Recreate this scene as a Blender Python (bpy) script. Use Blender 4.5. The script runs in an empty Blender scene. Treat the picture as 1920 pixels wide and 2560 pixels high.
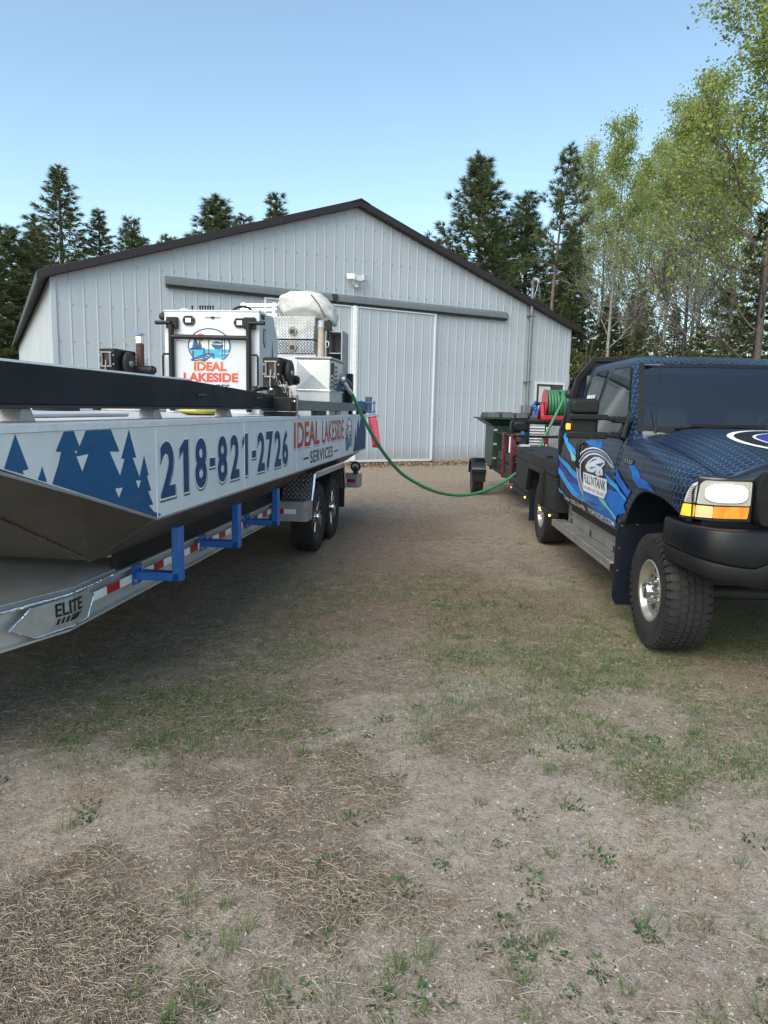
import bpy, bmesh, math, random
import numpy as np
from mathutils import Vector, Matrix
random.seed(7); rng = np.random.default_rng(7)
R = math.radians
scene = bpy.context.scene
col = scene.collection

# ------------------------------------------------------------------ camera, sky, sun, exposure
cam_d = bpy.data.cameras.new('camera'); cam = bpy.data.objects.new('camera', cam_d); col.objects.link(cam)
cam_d.sensor_fit = 'VERTICAL'; cam_d.sensor_height = 34.6; cam_d.sensor_width = 25.95
cam_d.lens = 34.6*1775.0/2560.0; cam_d.clip_end = 2000; cam_d.clip_start = 0.05
PIT, ROLL = R(8.28), R(1.3)
_F = Vector((0, math.cos(PIT), -math.sin(PIT))); _U0 = Vector((0, math.sin(PIT), math.cos(PIT))); _R0 = Vector((1, 0, 0))
_Rr = _R0*math.cos(ROLL)+_U0*math.sin(ROLL); _Uu = -_R0*math.sin(ROLL)+_U0*math.cos(ROLL)
M = Matrix((_Rr, _Uu, -_F)).transposed().to_4x4(); M.translation = (0, 0, 1.65)
cam.matrix_world = M
scene.camera = cam

SUN_EL, SUN_AZ = 44.0, 213.0      # veiled sun behind the camera: soft, nearly shadowless light (azimuth clockwise from +Y)
world = bpy.data.worlds.new('World'); scene.world = world; world.use_nodes = True
wn = world.node_tree.nodes; wl = world.node_tree.links
bg = wn['Background']; sky = wn.new('ShaderNodeTexSky'); sky.sky_type = 'NISHITA'; sky.sun_disc = False
sky.sun_elevation = R(SUN_EL); sky.sun_rotation = R(SUN_AZ); sky.altitude = 400; sky.air_density = 1.0; sky.dust_density = 1.6; sky.ozone_density = 0.8
_tint = wn.new('ShaderNodeMix'); _tint.data_type = 'RGBA'; _tint.blend_type = 'MULTIPLY'; _tint.inputs[0].default_value = 1.0; _tint.inputs[7].default_value = (1.03, 1.06, 0.95, 1)  # the camera's white balance
wl.new(sky.outputs[0], _tint.inputs[6]); wl.new(_tint.outputs[2], bg.inputs[0]); bg.inputs[1].default_value = 0.15
sl = bpy.data.lights.new('sun', 'SUN'); sun = bpy.data.objects.new('sun', sl); col.objects.link(sun)
sl.energy = 1.7; sl.angle = R(58); sl.color = (1.0, 0.90, 0.78)
_sd = Vector((math.sin(R(SUN_AZ))*math.cos(R(SUN_EL)), math.cos(R(SUN_AZ))*math.cos(R(SUN_EL)), math.sin(R(SUN_EL))))
sun.rotation_euler = _sd.to_track_quat('Z', 'Y').to_euler(); sun.location = (0, -5, 30)
vs = scene.view_settings; vs.view_transform = 'Standard'; vs.look = 'None'; vs.gamma = 1.0; vs.use_curve_mapping = False
vs.exposure = 0.90
scene.cycles.max_bounces = 6; scene.cycles.transparent_max_bounces = 8
scene.cycles.use_denoising = True
scene.cycles.sample_clamp_indirect = 4.0

# ------------------------------------------------------------------ mesh helpers
class MB:
    def __init__(s): s.v = []; s.f = []; s.uv = None
    def add(s, vs_, fs):
        o = len(s.v); s.v.extend([tuple(p) for p in vs_]); s.f.extend([tuple(i+o for i in f) for f in fs]); return s
    def box(s, x0, x1, y0, y1, z0, z1):
        return s.add([(x0,y0,z0),(x1,y0,z0),(x1,y1,z0),(x0,y1,z0),(x0,y0,z1),(x1,y0,z1),(x1,y1,z1),(x0,y1,z1)],
                     [(0,3,2,1),(4,5,6,7),(0,1,5,4),(1,2,6,5),(2,3,7,6),(3,0,4,7)])
    def bar(s, p, q, w, h, up=(0,0,1)):
        p, q = Vector(p), Vector(q); d = (q-p).normalized(); u = Vector(up); r = d.cross(u)
        if r.length < 1e-4: u = Vector((1,0,0)); r = d.cross(u)
        r.normalize(); u = r.cross(d); vs_ = []
        for e in (p, q):
            for a, b in ((-1,-1),(1,-1),(1,1),(-1,1)): vs_.append(e+r*a*w/2+u*b*h/2)
        return s.add(vs_, [(0,3,2,1),(4,5,6,7),(0,1,5,4),(1,2,6,5),(2,3,7,6),(3,0,4,7)])
    def tube(s, pts, r, n=8, closed=False):
        pts = [Vector(p) for p in pts]; m = len(pts); rs = r if isinstance(r, (list, tuple)) else [r]*m
        vs_, fs = [], []; prev = None
        for i, p in enumerate(pts):
            if closed: t = pts[(i+1) % m]-pts[i-1]
            else: t = pts[min(i+1, m-1)]-pts[max(i-1, 0)]
            t.normalize()
            if prev is None:
                a = Vector((0,0,1)) if abs(t.z) < .9 else Vector((1,0,0)); u = t.cross(a).normalized()
            else:
                u = prev-t*prev.dot(t); u.normalize()
            prev = u; w = t.cross(u)
            for k in range(n):
                a = 2*math.pi*k/n; vs_.append(p+(u*math.cos(a)+w*math.sin(a))*rs[i])
        for i in range(m if closed else m-1):
            j = (i+1) % m
            for k in range(n): fs.append((i*n+k, i*n+(k+1)%n, j*n+(k+1)%n, j*n+k))
        if not closed: fs += [tuple(range(n-1,-1,-1)), tuple((m-1)*n+k for k in range(n))]
        return s.add(vs_, fs)
    def cyl(s, p, q, r, n=16, r2=None): return s.tube([p, q], [r, r if r2 is None else r2], n)
    def lathe(s, prof, o, axis='y', n=32, a0=0, a1=2*math.pi):
        # prof: list of (radius, offset along axis); revolve round axis through o
        o = Vector(o); full = abs(a1-a0-2*math.pi) < 1e-6; cnt = n if full else n+1; vs_, fs = [], []
        for (r, h) in prof:
            for k in range(cnt):
                a = a0+(a1-a0)*k/n; c, d = r*math.cos(a), r*math.sin(a)
                vs_.append(o+Vector({'y': (c,h,d), 'x': (h,c,d), 'z': (c,d,h)}[axis]))
        for i in range(len(prof)-1):
            for k in range(n): 
                k2 = (k+1) % cnt
                fs.append((i*cnt+k, i*cnt+k2, (i+1)*cnt+k2, (i+1)*cnt+k))
        return s.add(vs_, fs)
    def prism(s, poly, a0, a1, axis='y'):
        mp = {'y': lambda u,v,a: (u,a,v), 'x': lambda u,v,a: (a,u,v), 'z': lambda u,v,a: (u,v,a)}[axis]
        n = len(poly); vs_ = [mp(u,v,a0) for u,v in poly]+[mp(u,v,a1) for u,v in poly]
        return s.add(vs_, [tuple(range(n)), tuple(range(2*n-1,n-1,-1))]+[(i,i+n,(i+1)%n+n,(i+1)%n) for i in range(n)])
    def grid(s, P):
        n, m = len(P), len(P[0]); return s.add([p for r in P for p in r], [(i*m+j,(i+1)*m+j,(i+1)*m+j+1,i*m+j+1) for i in range(n-1) for j in range(m-1)])
    def ellipsoid(s, c, rx, ry, rz, n=14, m=8, jit=0):
        vs_, fs = [], []
        for i in range(m+1):
            t = math.pi*i/m
            for k in range(n):
                a = 2*math.pi*k/n; j = 1+random.uniform(-jit, jit)
                vs_.append((c[0]+rx*math.sin(t)*math.cos(a)*j, c[1]+ry*math.sin(t)*math.sin(a)*j, c[2]+rz*math.cos(t)*j))
        for i in range(m):
            for k in range(n): fs.append((i*n+k,(i+1)*n+k,(i+1)*n+(k+1)%n,i*n+(k+1)%n))
        return s.add(vs_, fs)

def mesh_obj(name, verts, faces, mat=None, smooth=None, uv=None, recalc=True, clean=True):
    me = bpy.data.meshes.new(name); me.from_pydata([tuple(v) for v in verts], [], faces)
    if recalc:
        bm = bmesh.new(); bm.from_mesh(me)
        if clean: bmesh.ops.remove_doubles(bm, verts=bm.verts, dist=1e-5); bmesh.ops.dissolve_degenerate(bm, edges=bm.edges, dist=1e-6)
        bmesh.ops.recalc_face_normals(bm, faces=bm.faces); bm.to_mesh(me); bm.free()
    if smooth is not None:
        for p in me.polygons: p.use_smooth = True
        me.set_sharp_from_angle(angle=R(smooth))
    if mat: me.materials.append(mat)
    ob = bpy.data.objects.new(name, me); col.objects.link(ob); return ob

class Frame:
    """a local frame standing on the ground: x along azimuth az (clockwise from world +Y), y to its left, z up"""
    def __init__(s, az, o=(0,0,0)): s.m = Matrix.Translation(Vector(o)) @ Matrix.Rotation(R(90-az), 4, 'Z')
class Thing:
    def __init__(s, name, label, cat, frame, o, group=None, kind=None):
        s.o = Vector(o); s.root = bpy.data.objects.new(name, None); col.objects.link(s.root); s.root.empty_display_size = .2
        s.root.matrix_world = frame.m @ Matrix.Translation(s.o)
        if label: s.root['label'] = label
        if cat: s.root['category'] = cat
        if group: s.root['group'] = group
        if kind: s.root['kind'] = kind
    def part(s, name, mb, mat, parent=None, smooth=30, bevel=0, seg=2, label=None, recalc=True, clean=True):
        ob = mesh_obj(name, [(x-s.o.x, y-s.o.y, z-s.o.z) for x, y, z in mb.v], mb.f, mat, smooth, recalc=recalc, clean=clean)
        ob.parent = parent or s.root
        if bevel:
            b = ob.modifiers.new('bevel', 'BEVEL'); b.width = bevel; b.segments = seg; b.limit_method = 'ANGLE'; b.angle_limit = R(40); b.harden_normals = False
        if label: ob['label'] = label
        return ob
    def copy_part(s, ob, loc=(0,0,0), rot=None, parent=None):
        c = ob.copy(); col.objects.link(c); c.parent = parent or s.root; c.location = Vector(loc)
        if rot: c.rotation_euler = rot
        for ch in list(ob.children):
            g = ch.copy(); col.objects.link(g); g.parent = c
        return c
def single(name, mb, mat, label, cat, frame, o, group=None, smooth=30, bevel=0, kind=None):
    ob = mesh_obj(name, [(x-o[0], y-o[1], z-o[2]) for x, y, z in mb.v], mb.f, mat, smooth)
    ob.matrix_world = frame.m @ Matrix.Translation(Vector(o))
    if label: ob['label'] = label
    if cat: ob['category'] = cat
    if group: ob['group'] = group
    if kind: ob['kind'] = kind
    if bevel:
        b = ob.modifiers.new('bevel', 'BEVEL'); b.width = bevel; b.segments = 2; b.limit_method = 'ANGLE'; b.angle_limit = R(40)
    return ob

_tcache = {}
def text2d(body, bold=0.0, spacing=1.0):
    """flat mesh of a line of lettering, scaled to a unit box: returns verts (u,v in 0..1), faces, aspect"""
    key = (body, bold, spacing)
    if key not in _tcache:
        cu = bpy.data.curves.new('t', 'FONT'); cu.body = body; cu.offset = bold; cu.resolution_u = 4; cu.space_character = spacing; cu.fill_mode = 'FRONT'
        ob = bpy.data.objects.new('t', cu); col.objects.link(ob)
        dg = bpy.context.evaluated_depsgraph_get(); ev = ob.evaluated_get(dg); me = ev.to_mesh()
        vs_ = [(v.co.x, v.co.y) for v in me.vertices]; fs = [tuple(p.vertices) for p in me.polygons]
        ev.to_mesh_clear(); bpy.data.objects.remove(ob); bpy.data.curves.remove(cu)
        xs = [p[0] for p in vs_]; ys = [p[1] for p in vs_]; x0, x1, y0, y1 = min(xs), max(xs), min(ys), max(ys)
        _tcache[key] = ([((x-x0)/(x1-x0), (y-y0)/(y1-y0)) for x, y in vs_], fs, (x1-x0)/(y1-y0))
    return _tcache[key]
def text_mb(body, fn, bold=0.0, spacing=1.0):
    """lettering mapped by fn(u,v) -> xyz"""
    vs_, fs, _ = text2d(body, bold, spacing); m = MB(); m.add([fn(u, v) for u, v in vs_], fs); return m
def poly_mb(poly, fn, m=None):
    """flat polygon triangulated by its outline, mapped by fn"""
    from mathutils.geometry import tessellate_polygon
    tr = tessellate_polygon([[Vector((u, v, 0)) for u, v in poly]]); m = m or MB()
    return m.add([fn(u, v) for u, v in poly], [tuple(t) for t in tr])
def ring2d(cx, cy, rx, ry, w, a0=0, a1=360, n=40):
    out = [(cx+rx*math.cos(R(a0+(a1-a0)*i/n)), cy+ry*math.sin(R(a0+(a1-a0)*i/n))) for i in range(n+1)]
    inn = [(cx+(rx-w)*math.cos(R(a0+(a1-a0)*i/n)), cy+(ry-w)*math.sin(R(a0+(a1-a0)*i/n))) for i in range(n+1)]
    return out, inn
def ring_mb(cx, cy, rx, ry, w, fn, a0=0, a1=360, n=40, m=None):
    out, inn = ring2d(cx, cy, rx, ry, w, a0, a1, n); m = m or MB()
    return m.add([fn(*p) for p in out+inn], [(i, i+1, n+2+i, n+1+i) for i in range(n)])
def circ(cx, cy, rx, ry=None, n=28): 
    ry = ry or rx; return [(cx+rx*math.cos(2*math.pi*i/n), cy+ry*math.sin(2*math.pi*i/n)) for i in range(n)]

# ------------------------------------------------------------------ materials
class NT:
    def __init__(s, name):
        s.mat = bpy.data.materials.new(name); s.mat.use_nodes = True; s.n = s.mat.node_tree.nodes; s.l = s.mat.node_tree.links
        s.b = s.n['Principled BSDF']
    def new(s, t, **kw):
        nd = s.n.new('ShaderNode'+t)
        for k, v in kw.items(): setattr(nd, k, v)
        return nd
    def link(s, a, b): s.l.new(a, b)
    def val(s, sock, x):
        if hasattr(x, 'is_output'): s.l.new(x, sock)
        elif x is not None: sock.default_value = x
    def math(s, op, a, b=None, c=None, clamp=False):
        nd = s.new('Math', operation=op); nd.use_clamp = clamp
        for i, x in enumerate((a, b, c)): s.val(nd.inputs[i], x)
        return nd.outputs[0]
    def vmath(s, op, a, b=None):
        nd = s.new('VectorMath', operation=op); s.val(nd.inputs[0], a); s.val(nd.inputs[1], b)
        return nd.outputs[1] if op in ('LENGTH','DOT_PRODUCT','DISTANCE') else nd.outputs[0]
    def coord(s, kind='Object', scale=None):
        o = s.new('TexCoord').outputs[kind]
        if scale:
            mp = s.new('Mapping'); s.link(o, mp.inputs[0]); mp.inputs['Scale'].default_value = scale if hasattr(scale, '__len__') else (scale,)*3; o = mp.outputs[0]
        return o
    def noise(s, vec, sc, det=4, rough=.55, out=0, dist=0):
        nd = s.new('TexNoise'); s.link(vec, nd.inputs['Vector']); nd.inputs['Scale'].default_value = sc; nd.inputs['Detail'].default_value = det
        nd.inputs['Roughness'].default_value = rough; nd.inputs['Distortion'].default_value = dist; return nd.outputs[out]
    def ramp(s, fac, stops, interp='LINEAR'):
        nd = s.new('ValToRGB'); nd.color_ramp.interpolation = interp; e = nd.color_ramp.elements
        while len(e) < len(stops): e.new(.5)
        for el, (p, c) in zip(e, stops): el.position = p; el.color = (*c, 1) if len(c) == 3 else c
        s.link(fac, nd.inputs[0]); return nd.outputs[0]
    def mix(s, fac, a, b, mode='MIX'):
        nd = s.new('Mix', data_type='RGBA', blend_type=mode); nd.clamp_factor = True
        s.val(nd.inputs[0], fac)
        for sock, x in ((nd.inputs[6], a), (nd.inputs[7], b)):
            if isinstance(x, tuple): sock.default_value = (*x, 1) if len(x) == 3 else x
            else: s.link(x, sock)
        return nd.outputs[2]
    def maprange(s, x, a, b, c=0, d=1, smooth=False):
        nd = s.new('MapRange'); nd.interpolation_type = 'SMOOTHSTEP' if smooth else 'LINEAR'
        s.link(x, nd.inputs[0])
        for i, v in enumerate((a, b, c, d)): nd.inputs[i+1].default_value = v
        return nd.outputs[0]
    def bump(s, h, strength=.3, dist=.01):
        nd = s.new('Bump'); s.link(h, nd.inputs['Height']); nd.inputs['Strength'].default_value = strength; nd.inputs['Distance'].default_value = dist
        s.link(nd.outputs[0], s.b.inputs['Normal'])
    def base(s, c): s.val(s.b.inputs['Base Color'], (*c, 1) if isinstance(c, tuple) else c)
    def rough(s, c): s.val(s.b.inputs['Roughness'], c)

def mat(name, color, rough=.5, metal=0, var=.12, nscale=9, coat=0, spec=None, bump=0, bscale=60, dirt=0, dirtcol=(.22,.18,.13), emit=None, estr=0):
    t = NT(name); v = t.coord('Object')
    nz = t.noise(v, nscale, 5, .6)
    c0 = tuple(max(0, c*(1-var)) for c in color); c1 = tuple(min(1, c*(1+var)) for c in color)
    c = t.ramp(nz, [(.3, c0), (.7, c1)])
    if dirt:
        dm = t.maprange(t.noise(v, nscale*.7, 8, .7), .5, .75); c = t.mix(t.math('MULTIPLY', dm, dirt), c, dirtcol)
    t.base(c); t.b.inputs['Metallic'].default_value = metal
    t.rough(t.maprange(t.noise(v, nscale*2.3, 4), .3, .7, max(.02, rough*.85), min(1, rough*1.15)))
    if coat: t.b.inputs['Coat Weight'].default_value = coat; t.b.inputs['Coat Roughness'].default_value = .06
    if spec is not None: t.b.inputs['Specular IOR Level'].default_value = spec
    if bump: t.bump(t.noise(v, bscale, 5, .6), bump, .004)
    if emit: t.b.inputs['Emission Color'].default_value = (*emit, 1); t.b.inputs['Emission Strength'].default_value = estr
    return t.mat

def tread_mat(name, color=(.62,.64,.66), pitch=.03, rough=.32, axes=(0,1), strength=.9):
    """aluminium tread plate: raised lozenges in alternating directions"""
    t = NT(name); v = t.coord('Object'); sx = t.new('SeparateXYZ'); t.link(v, sx.inputs[0])
    a, b = sx.outputs[axes[0]], sx.outputs[axes[1]]
    k = 1/(pitch*1.4142)
    u = t.math('MULTIPLY', t.math('ADD', a, b), k); w = t.math('MULTIPLY', t.math('SUBTRACT', a, b), k)
    fu, fw = t.math('FLOOR', u), t.math('FLOOR', w); par = t.math('FLOORED_MODULO', t.math('ADD', fu, fw), 2.0)
    lu = t.math('SUBTRACT', t.math('SUBTRACT', u, fu), .5); lw = t.math('SUBTRACT', t.math('SUBTRACT', w, fw), .5)
    def lerp(p, q): return t.math('ADD', t.math('MULTIPLY', p, t.math('SUBTRACT', 1.0, par)), t.math('MULTIPLY', q, par))
    p, q = lerp(lu, lw), lerp(lw, lu)
    e = t.math('ADD', t.math('POWER', t.math('ABSOLUTE', t.math('DIVIDE', p, .52)), 2.0), t.math('POWER', t.math('ABSOLUTE', t.math('DIVIDE', q, .17)), 2.0))
    h = t.math('SUBTRACT', 1.0, e, clamp=True)
    nz = t.noise(v, 6, 5)
    t.base(t.mix(t.math('MULTIPLY', h, 1.3, clamp=True), t.ramp(nz, [(.3, tuple(c*.5 for c in color)), (.7, tuple(c*.7 for c in color))]), tuple(min(1, c*1.5) for c in color)))
    t.b.inputs['Metallic'].default_value = .85; t.rough(t.maprange(nz, .3, .7, rough*.8, rough*1.3)); t.bump(h, strength, .006)
    return t.mat

m_black = mat('black_paint', (.008,.009,.010), .42, var=.3, spec=.3, dirt=.2, dirtcol=(.04,.037,.034), nscale=5)
m_blackgloss = mat('black_gloss', (.008,.009,.011), .18, var=.3, coat=.5, dirt=.1, dirtcol=(.05,.05,.05))
m_plastic = mat('black_plastic', (.010,.011,.012), .5, var=.15, spec=.3, bump=.15, bscale=300)
m_rubber = mat('tyre_rubber', (.017,.017,.018), .75, var=.25, dirt=.35, dirtcol=(.07,.062,.05), nscale=7, bump=.2, bscale=120)
m_dark = mat('dark_steel', (.03,.03,.032), .6, metal=.2, dirt=.4, dirtcol=(.09,.07,.05))
m_alu = mat('brushed_aluminium', (.62,.62,.62), .38, metal=.9, var=.1, nscale=3, dirt=.25, dirtcol=(.3,.28,.25))
m_aluw = mat('mill_aluminium', (.60,.60,.585), .5, metal=.55, var=.12, nscale=2.5, dirt=.45, dirtcol=(.30,.28,.24), bump=.05, bscale=15)
m_alub = mat('bright_aluminium', (.78,.79,.80), .22, metal=1, var=.08, nscale=4)
m_chrome = mat('polished_chrome', (.8,.8,.79), .12, metal=1, var=.08, nscale=8)
m_white = mat('white_vinyl', (.70,.73,.74), .45, var=.05, nscale=3, dirt=.22, dirtcol=(.42,.40,.36))
m_whitep = mat('white_powder_coat', (.52,.545,.57), .4, var=.04, nscale=3, dirt=.1, dirtcol=(.45,.43,.4))
m_navy = mat('navy_vinyl', (.010,.055,.15), .5, var=.1)
m_treeblue = mat('blue_vinyl', (.005,.090,.225), .4, var=.15, nscale=4, coat=.15)
m_slate = mat('slate_vinyl', (.045,.10,.17), .6, var=.12, spec=.2)
m_ink = mat('black_vinyl', (.008,.011,.02), .35)
m_grey = mat('grey_shadow_vinyl', (.10,.12,.14), .4)
m_blue = mat('blue_enamel', (.012,.12,.44), .35, var=.15, nscale=6, dirt=.12, coat=.2)
m_red = mat('red_enamel', (.42,.015,.03), .35, var=.12, coat=.3, dirt=.15)
m_maroon = mat('maroon_paint', (.10,.012,.022), .4, var=.2, dirt=.3)
m_dgreen = mat('dark_green_paint', (.002,.022,.013), .42, var=.25, dirt=.3, dirtcol=(.04,.05,.03))
m_hose = mat('green_rubber_hose', (.035,.19,.085), .45, var=.12, nscale=3, dirt=.2, dirtcol=(.12,.14,.08))
m_tapew = mat('white_reflective_tape', (.84,.85,.84), .4, dirt=.12)
m_taper = mat('red_reflective_tape', (.42,.008,.022), .32)
m_orange = mat('orange_lens', (.75,.14,.015), .25)
m_redlens = mat('red_lens', (.5,.01,.02), .2)
m_tread = tread_mat('tread_plate_flat', axes=(0,1))
m_treadv = tread_mat('tread_plate_front', axes=(1,2))
m_treads = tread_mat('tread_plate_side', axes=(0,2))
# ------------------------------------------------------------------ ground
def vnoise(x, y, sc, seed=0, oct=4):
    r = np.random.default_rng(seed); tab = r.random((256, 256)); out = np.zeros_like(x, dtype=float); amp = 1.; tot = 0.
    for o in range(oct):
        u = x*sc*2**o+37.3*o; v = y*sc*2**o+11.7*o; iu = np.floor(u).astype(int); iv = np.floor(v).astype(int); fu = u-iu; fv = v-iv
        fu = fu*fu*(3-2*fu); fv = fv*fv*(3-2*fv)
        a = tab[iu % 256, iv % 256]; b = tab[(iu+1) % 256, iv % 256]; c = tab[iu % 256, (iv+1) % 256]; d = tab[(iu+1) % 256, (iv+1) % 256]
        out += amp*((a*(1-fu)+b*fu)*(1-fv)+(c*(1-fu)+d*fu)*fv); tot += amp; amp *= .5
    return out/tot
def gz(x, y):
    x = np.asarray(x, float); y = np.asarray(y, float)
    near = np.clip(1-np.hypot(x, y-4)/26, 0, 1)
    return (vnoise(x, y, .9, 3, 4)-.5)*.05*near + (vnoise(x, y, 6., 4, 3)-.5)*.022*np.clip(1-np.hypot(x, y-3)/9, 0, 1)

def axis_pts(c, fine, near, far):
    p = [0.]; st = fine
    while p[-1] < far:
        p.append(p[-1]+st)
        if p[-1] > near: st *= 1.12
    p = np.array(p); return np.concatenate([c-p[:0:-1], c+p])
gx, gy = axis_pts(0, .055, 5, 900), axis_pts(5, .055, 4.2, 900)
X, Y = np.meshgrid(gx, gy, indexing='ij'); Z = gz(X, Y)
nx, ny = len(gx), len(gy)
idx = np.arange(nx*ny).reshape(nx, ny)
quads = np.stack([idx[:-1,:-1], idx[1:,:-1], idx[1:,1:], idx[:-1,1:]], -1).reshape(-1, 4)
def np_mesh(name, V, F, mat_, smooth=False):
    me = bpy.data.meshes.new(name); nv, nf, k = len(V), len(F), F.shape[1]
    me.vertices.add(nv); me.vertices.foreach_set('co', np.ascontiguousarray(V, dtype=np.float32).ravel())
    me.loops.add(nf*k); me.loops.foreach_set('vertex_index', np.ascontiguousarray(F, dtype=np.int32).ravel())
    me.polygons.add(nf); me.polygons.foreach_set('loop_start', np.arange(0, nf*k, k, dtype=np.int32))
    if smooth: me.polygons.foreach_set('use_smooth', np.ones(nf, dtype=bool))
    me.update(); me.validate(); me.materials.append(mat_)
    ob = bpy.data.objects.new(name, me); col.objects.link(ob); return ob

def ss(a, b, x): t = np.clip((x-a)/(b-a), 0, 1); return t*t*(3-2*t)
def f_sand(x, y):
    n = .5*vnoise(x, y, .75, 41, 3)+.32*vnoise(x, y, 1.9, 42, 3)+.18*vnoise(x, y, 5.5, 43, 3)
    bias = .15*ss(-.6, .6, x-.15*(y-1.5))*(1-ss(2.9, 3.9, y))-.025*(1-ss(-1.0, .3, x))-.10*ss(3.2, 4.4, y)*(1-ss(7.5, 9, y))
    return ss(.445, .575, n+bias)
def f_green(x, y):
    n = vnoise(x, y, .5, 51, 3); yy = y+(n-.5)*3.6+.22*x; return ss(2.6, 3.9, yy)*(1-ss(6.6, 8.6, yy))*ss(-2.0, -.5, x+(n-.5)*1.5)
def f_brown(x, y):
    n = vnoise(x, y, .6, 52, 3); return (1-ss(-.1, 1.5, x+(n-.5)*2.4-.06*y))*ss(3.8, 5.6, y+(n-.5)*2)*(1-ss(9.5, 12, y))
def f_far(x, y): return ss(7.4, 9.6, y+(vnoise(x, y, .8, 53, 3)-.5)*4)
def ground_mat():
    t = NT('sandy_yard'); P = t.coord('Object'); sx = t.new('SeparateXYZ'); t.link(P, sx.inputs[0]); y = sx.outputs[1]
    at = t.new('Attribute'); at.attribute_name = 'cover'; cv = t.new('SeparateColor'); t.link(at.outputs['Color'], cv.inputs[0]); a2 = t.new('Attribute'); a2.attribute_name = 'far'
    sand_m, green_m, brown_m, far_m = cv.outputs[0], cv.outputs[1], cv.outputs[2], a2.outputs['Fac']
    n3 = t.noise(P, 8, 7, .68); n4 = t.noise(P, 75, 4, .7); n5 = t.noise(P, 280, 2, .6); n6 = t.noise(P, 26, 5, .7)
    edge = lambda m, k=.5: t.maprange(t.math('ADD', m, t.math('MULTIPLY', t.math('SUBTRACT', n6, .5), k*2)),   .18, .82, smooth=True)
    sand = t.ramp(n3, [(.25, (.27,.248,.222)), (.5, (.385,.362,.332)), (.75, (.48,.457,.425))])
    sand = t.mix(t.maprange(t.noise(P, 1.3, 5, .6), .57, .66, 0, .7), sand, (.37,.285,.20)); sand = t.mix(t.maprange(t.noise(P, .9, 4, .5), .60, .68, 0, .6), sand, (.50,.47,.43))
    soil = t.ramp(n3, [(.3, (.165,.142,.118)), (.7, (.305,.272,.232))])
    needle = t.ramp(n3, [(.3, (.115,.085,.064)), (.7, (.25,.19,.145))])
    moss = t.ramp(n3, [(.3, (.15,.138,.092)), (.7, (.29,.262,.198))])
    grav = t.ramp(t.noise(P, 13, 6, .75), [(.3, (.18,.152,.125)), (.5, (.30,.26,.215)), (.72, (.40,.355,.305))]); grav = t.mix(t.maprange(t.noise(P, 1.0, 5, .6), .5, .66, 0, .5), grav, (.36,.31,.25))
    speck = t.maprange(t.noise(t.coord('Object', (1,2.0,1)), 6.5, 7, .82), .54, .60); grav = t.mix(t.math('MULTIPLY', speck, .8), grav, (.075,.062,.05))
    c = t.mix(edge(sand_m), soil, sand); c = t.mix(t.math('MULTIPLY', green_m, t.maprange(n6, .35, .6, .35, .8)), c, moss)
    c = t.mix(t.math('MULTIPLY', far_m, 1.0), c, grav); c = t.mix(t.math('MULTIPLY', edge(brown_m, .4), .9), c, needle)
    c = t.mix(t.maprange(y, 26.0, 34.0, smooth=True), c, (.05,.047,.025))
    g1 = t.noise(P, 30, 4, .75); c = t.mix(t.maprange(g1, .52, .66, 0, .55), c, (.085,.07,.056)); c = t.mix(t.maprange(g1, .46, .30, 0, .35), c, (.50,.46,.40))
    c = t.mix(t.maprange(n4, .46, .68, 0, .55), c, (.50,.46,.405)); c = t.mix(t.maprange(n5, .50, .66, 0, .75), c, (.06,.05,.042))
    c = t.mix(1.0, c, (1.07,1.0,.91), 'MULTIPLY')
    t.base(c); t.rough(.95); t.b.inputs['Specular IOR Level'].default_value = .15
    tr_ = t.new('TexWave'); tr_.bands_direction = 'X'; tr_.inputs['Scale'].default_value = 3.2; tr_.inputs['Distortion'].default_value = 3.0; tr_.inputs['Detail'].default_value = 3
    mp = t.new('Mapping'); t.link(P, mp.inputs[0]); mp.inputs['Rotation'].default_value = (0,0,R(55)); t.link(mp.outputs[0], tr_.inputs[0])
    h = t.math('ADD', t.math('MULTIPLY', n4, .7), t.math('ADD', t.math('MULTIPLY', n5, .35), t.math('ADD', t.math('MULTIPLY', n3, 1.5), t.math('MULTIPLY', t.math('MULTIPLY', tr_.outputs['Fac'], sand_m), .35))))
    t.bump(h, .9, .02); return t.mat
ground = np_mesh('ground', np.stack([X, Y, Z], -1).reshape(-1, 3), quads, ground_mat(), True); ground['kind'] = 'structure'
xf, yf = X.ravel(), Y.ravel(); cvr = np.stack([f_sand(xf, yf), f_green(xf, yf), f_brown(xf, yf), np.ones_like(xf)], -1).astype(np.float32)
ca = ground.data.attributes.new('cover', 'FLOAT_COLOR', 'POINT'); ca.data.foreach_set('color', cvr.ravel()); fa = ground.data.attributes.new('far', 'FLOAT', 'POINT'); fa.data.foreach_set('value', f_far(xf, yf).astype(np.float32))

def blade_mat(name, c0, c1, tr=.0, rough=.6):
    t = NT(name); g = t.new('NewGeometry'); c = t.ramp(g.outputs['Random Per Island'], [(0, c0), (1, c1)]); t.base(c); t.rough(rough); t.b.inputs['Specular IOR Level'].default_value = .25
    if tr:
        ts = t.new('BsdfTranslucent'); t.link(c, ts.inputs[0]); mx = t.new('MixShader'); mx.inputs[0].default_value = tr
        t.link(t.b.outputs[0], mx.inputs[1]); t.link(ts.outputs[0], mx.inputs[2]); t.link(mx.outputs[0], t.n['Material Output'].inputs[0])
    return t.mat
m_straw = blade_mat('dry_straw', (.11,.085,.062), (.46,.395,.305)); m_needle = blade_mat('pine_needle_litter', (.15,.10,.07), (.36,.265,.18))
m_grass = blade_mat('spring_grass', (.055,.125,.028), (.19,.29,.09), .4); m_weed = blade_mat('clover', (.03,.085,.03), (.09,.18,.065), .25)
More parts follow.
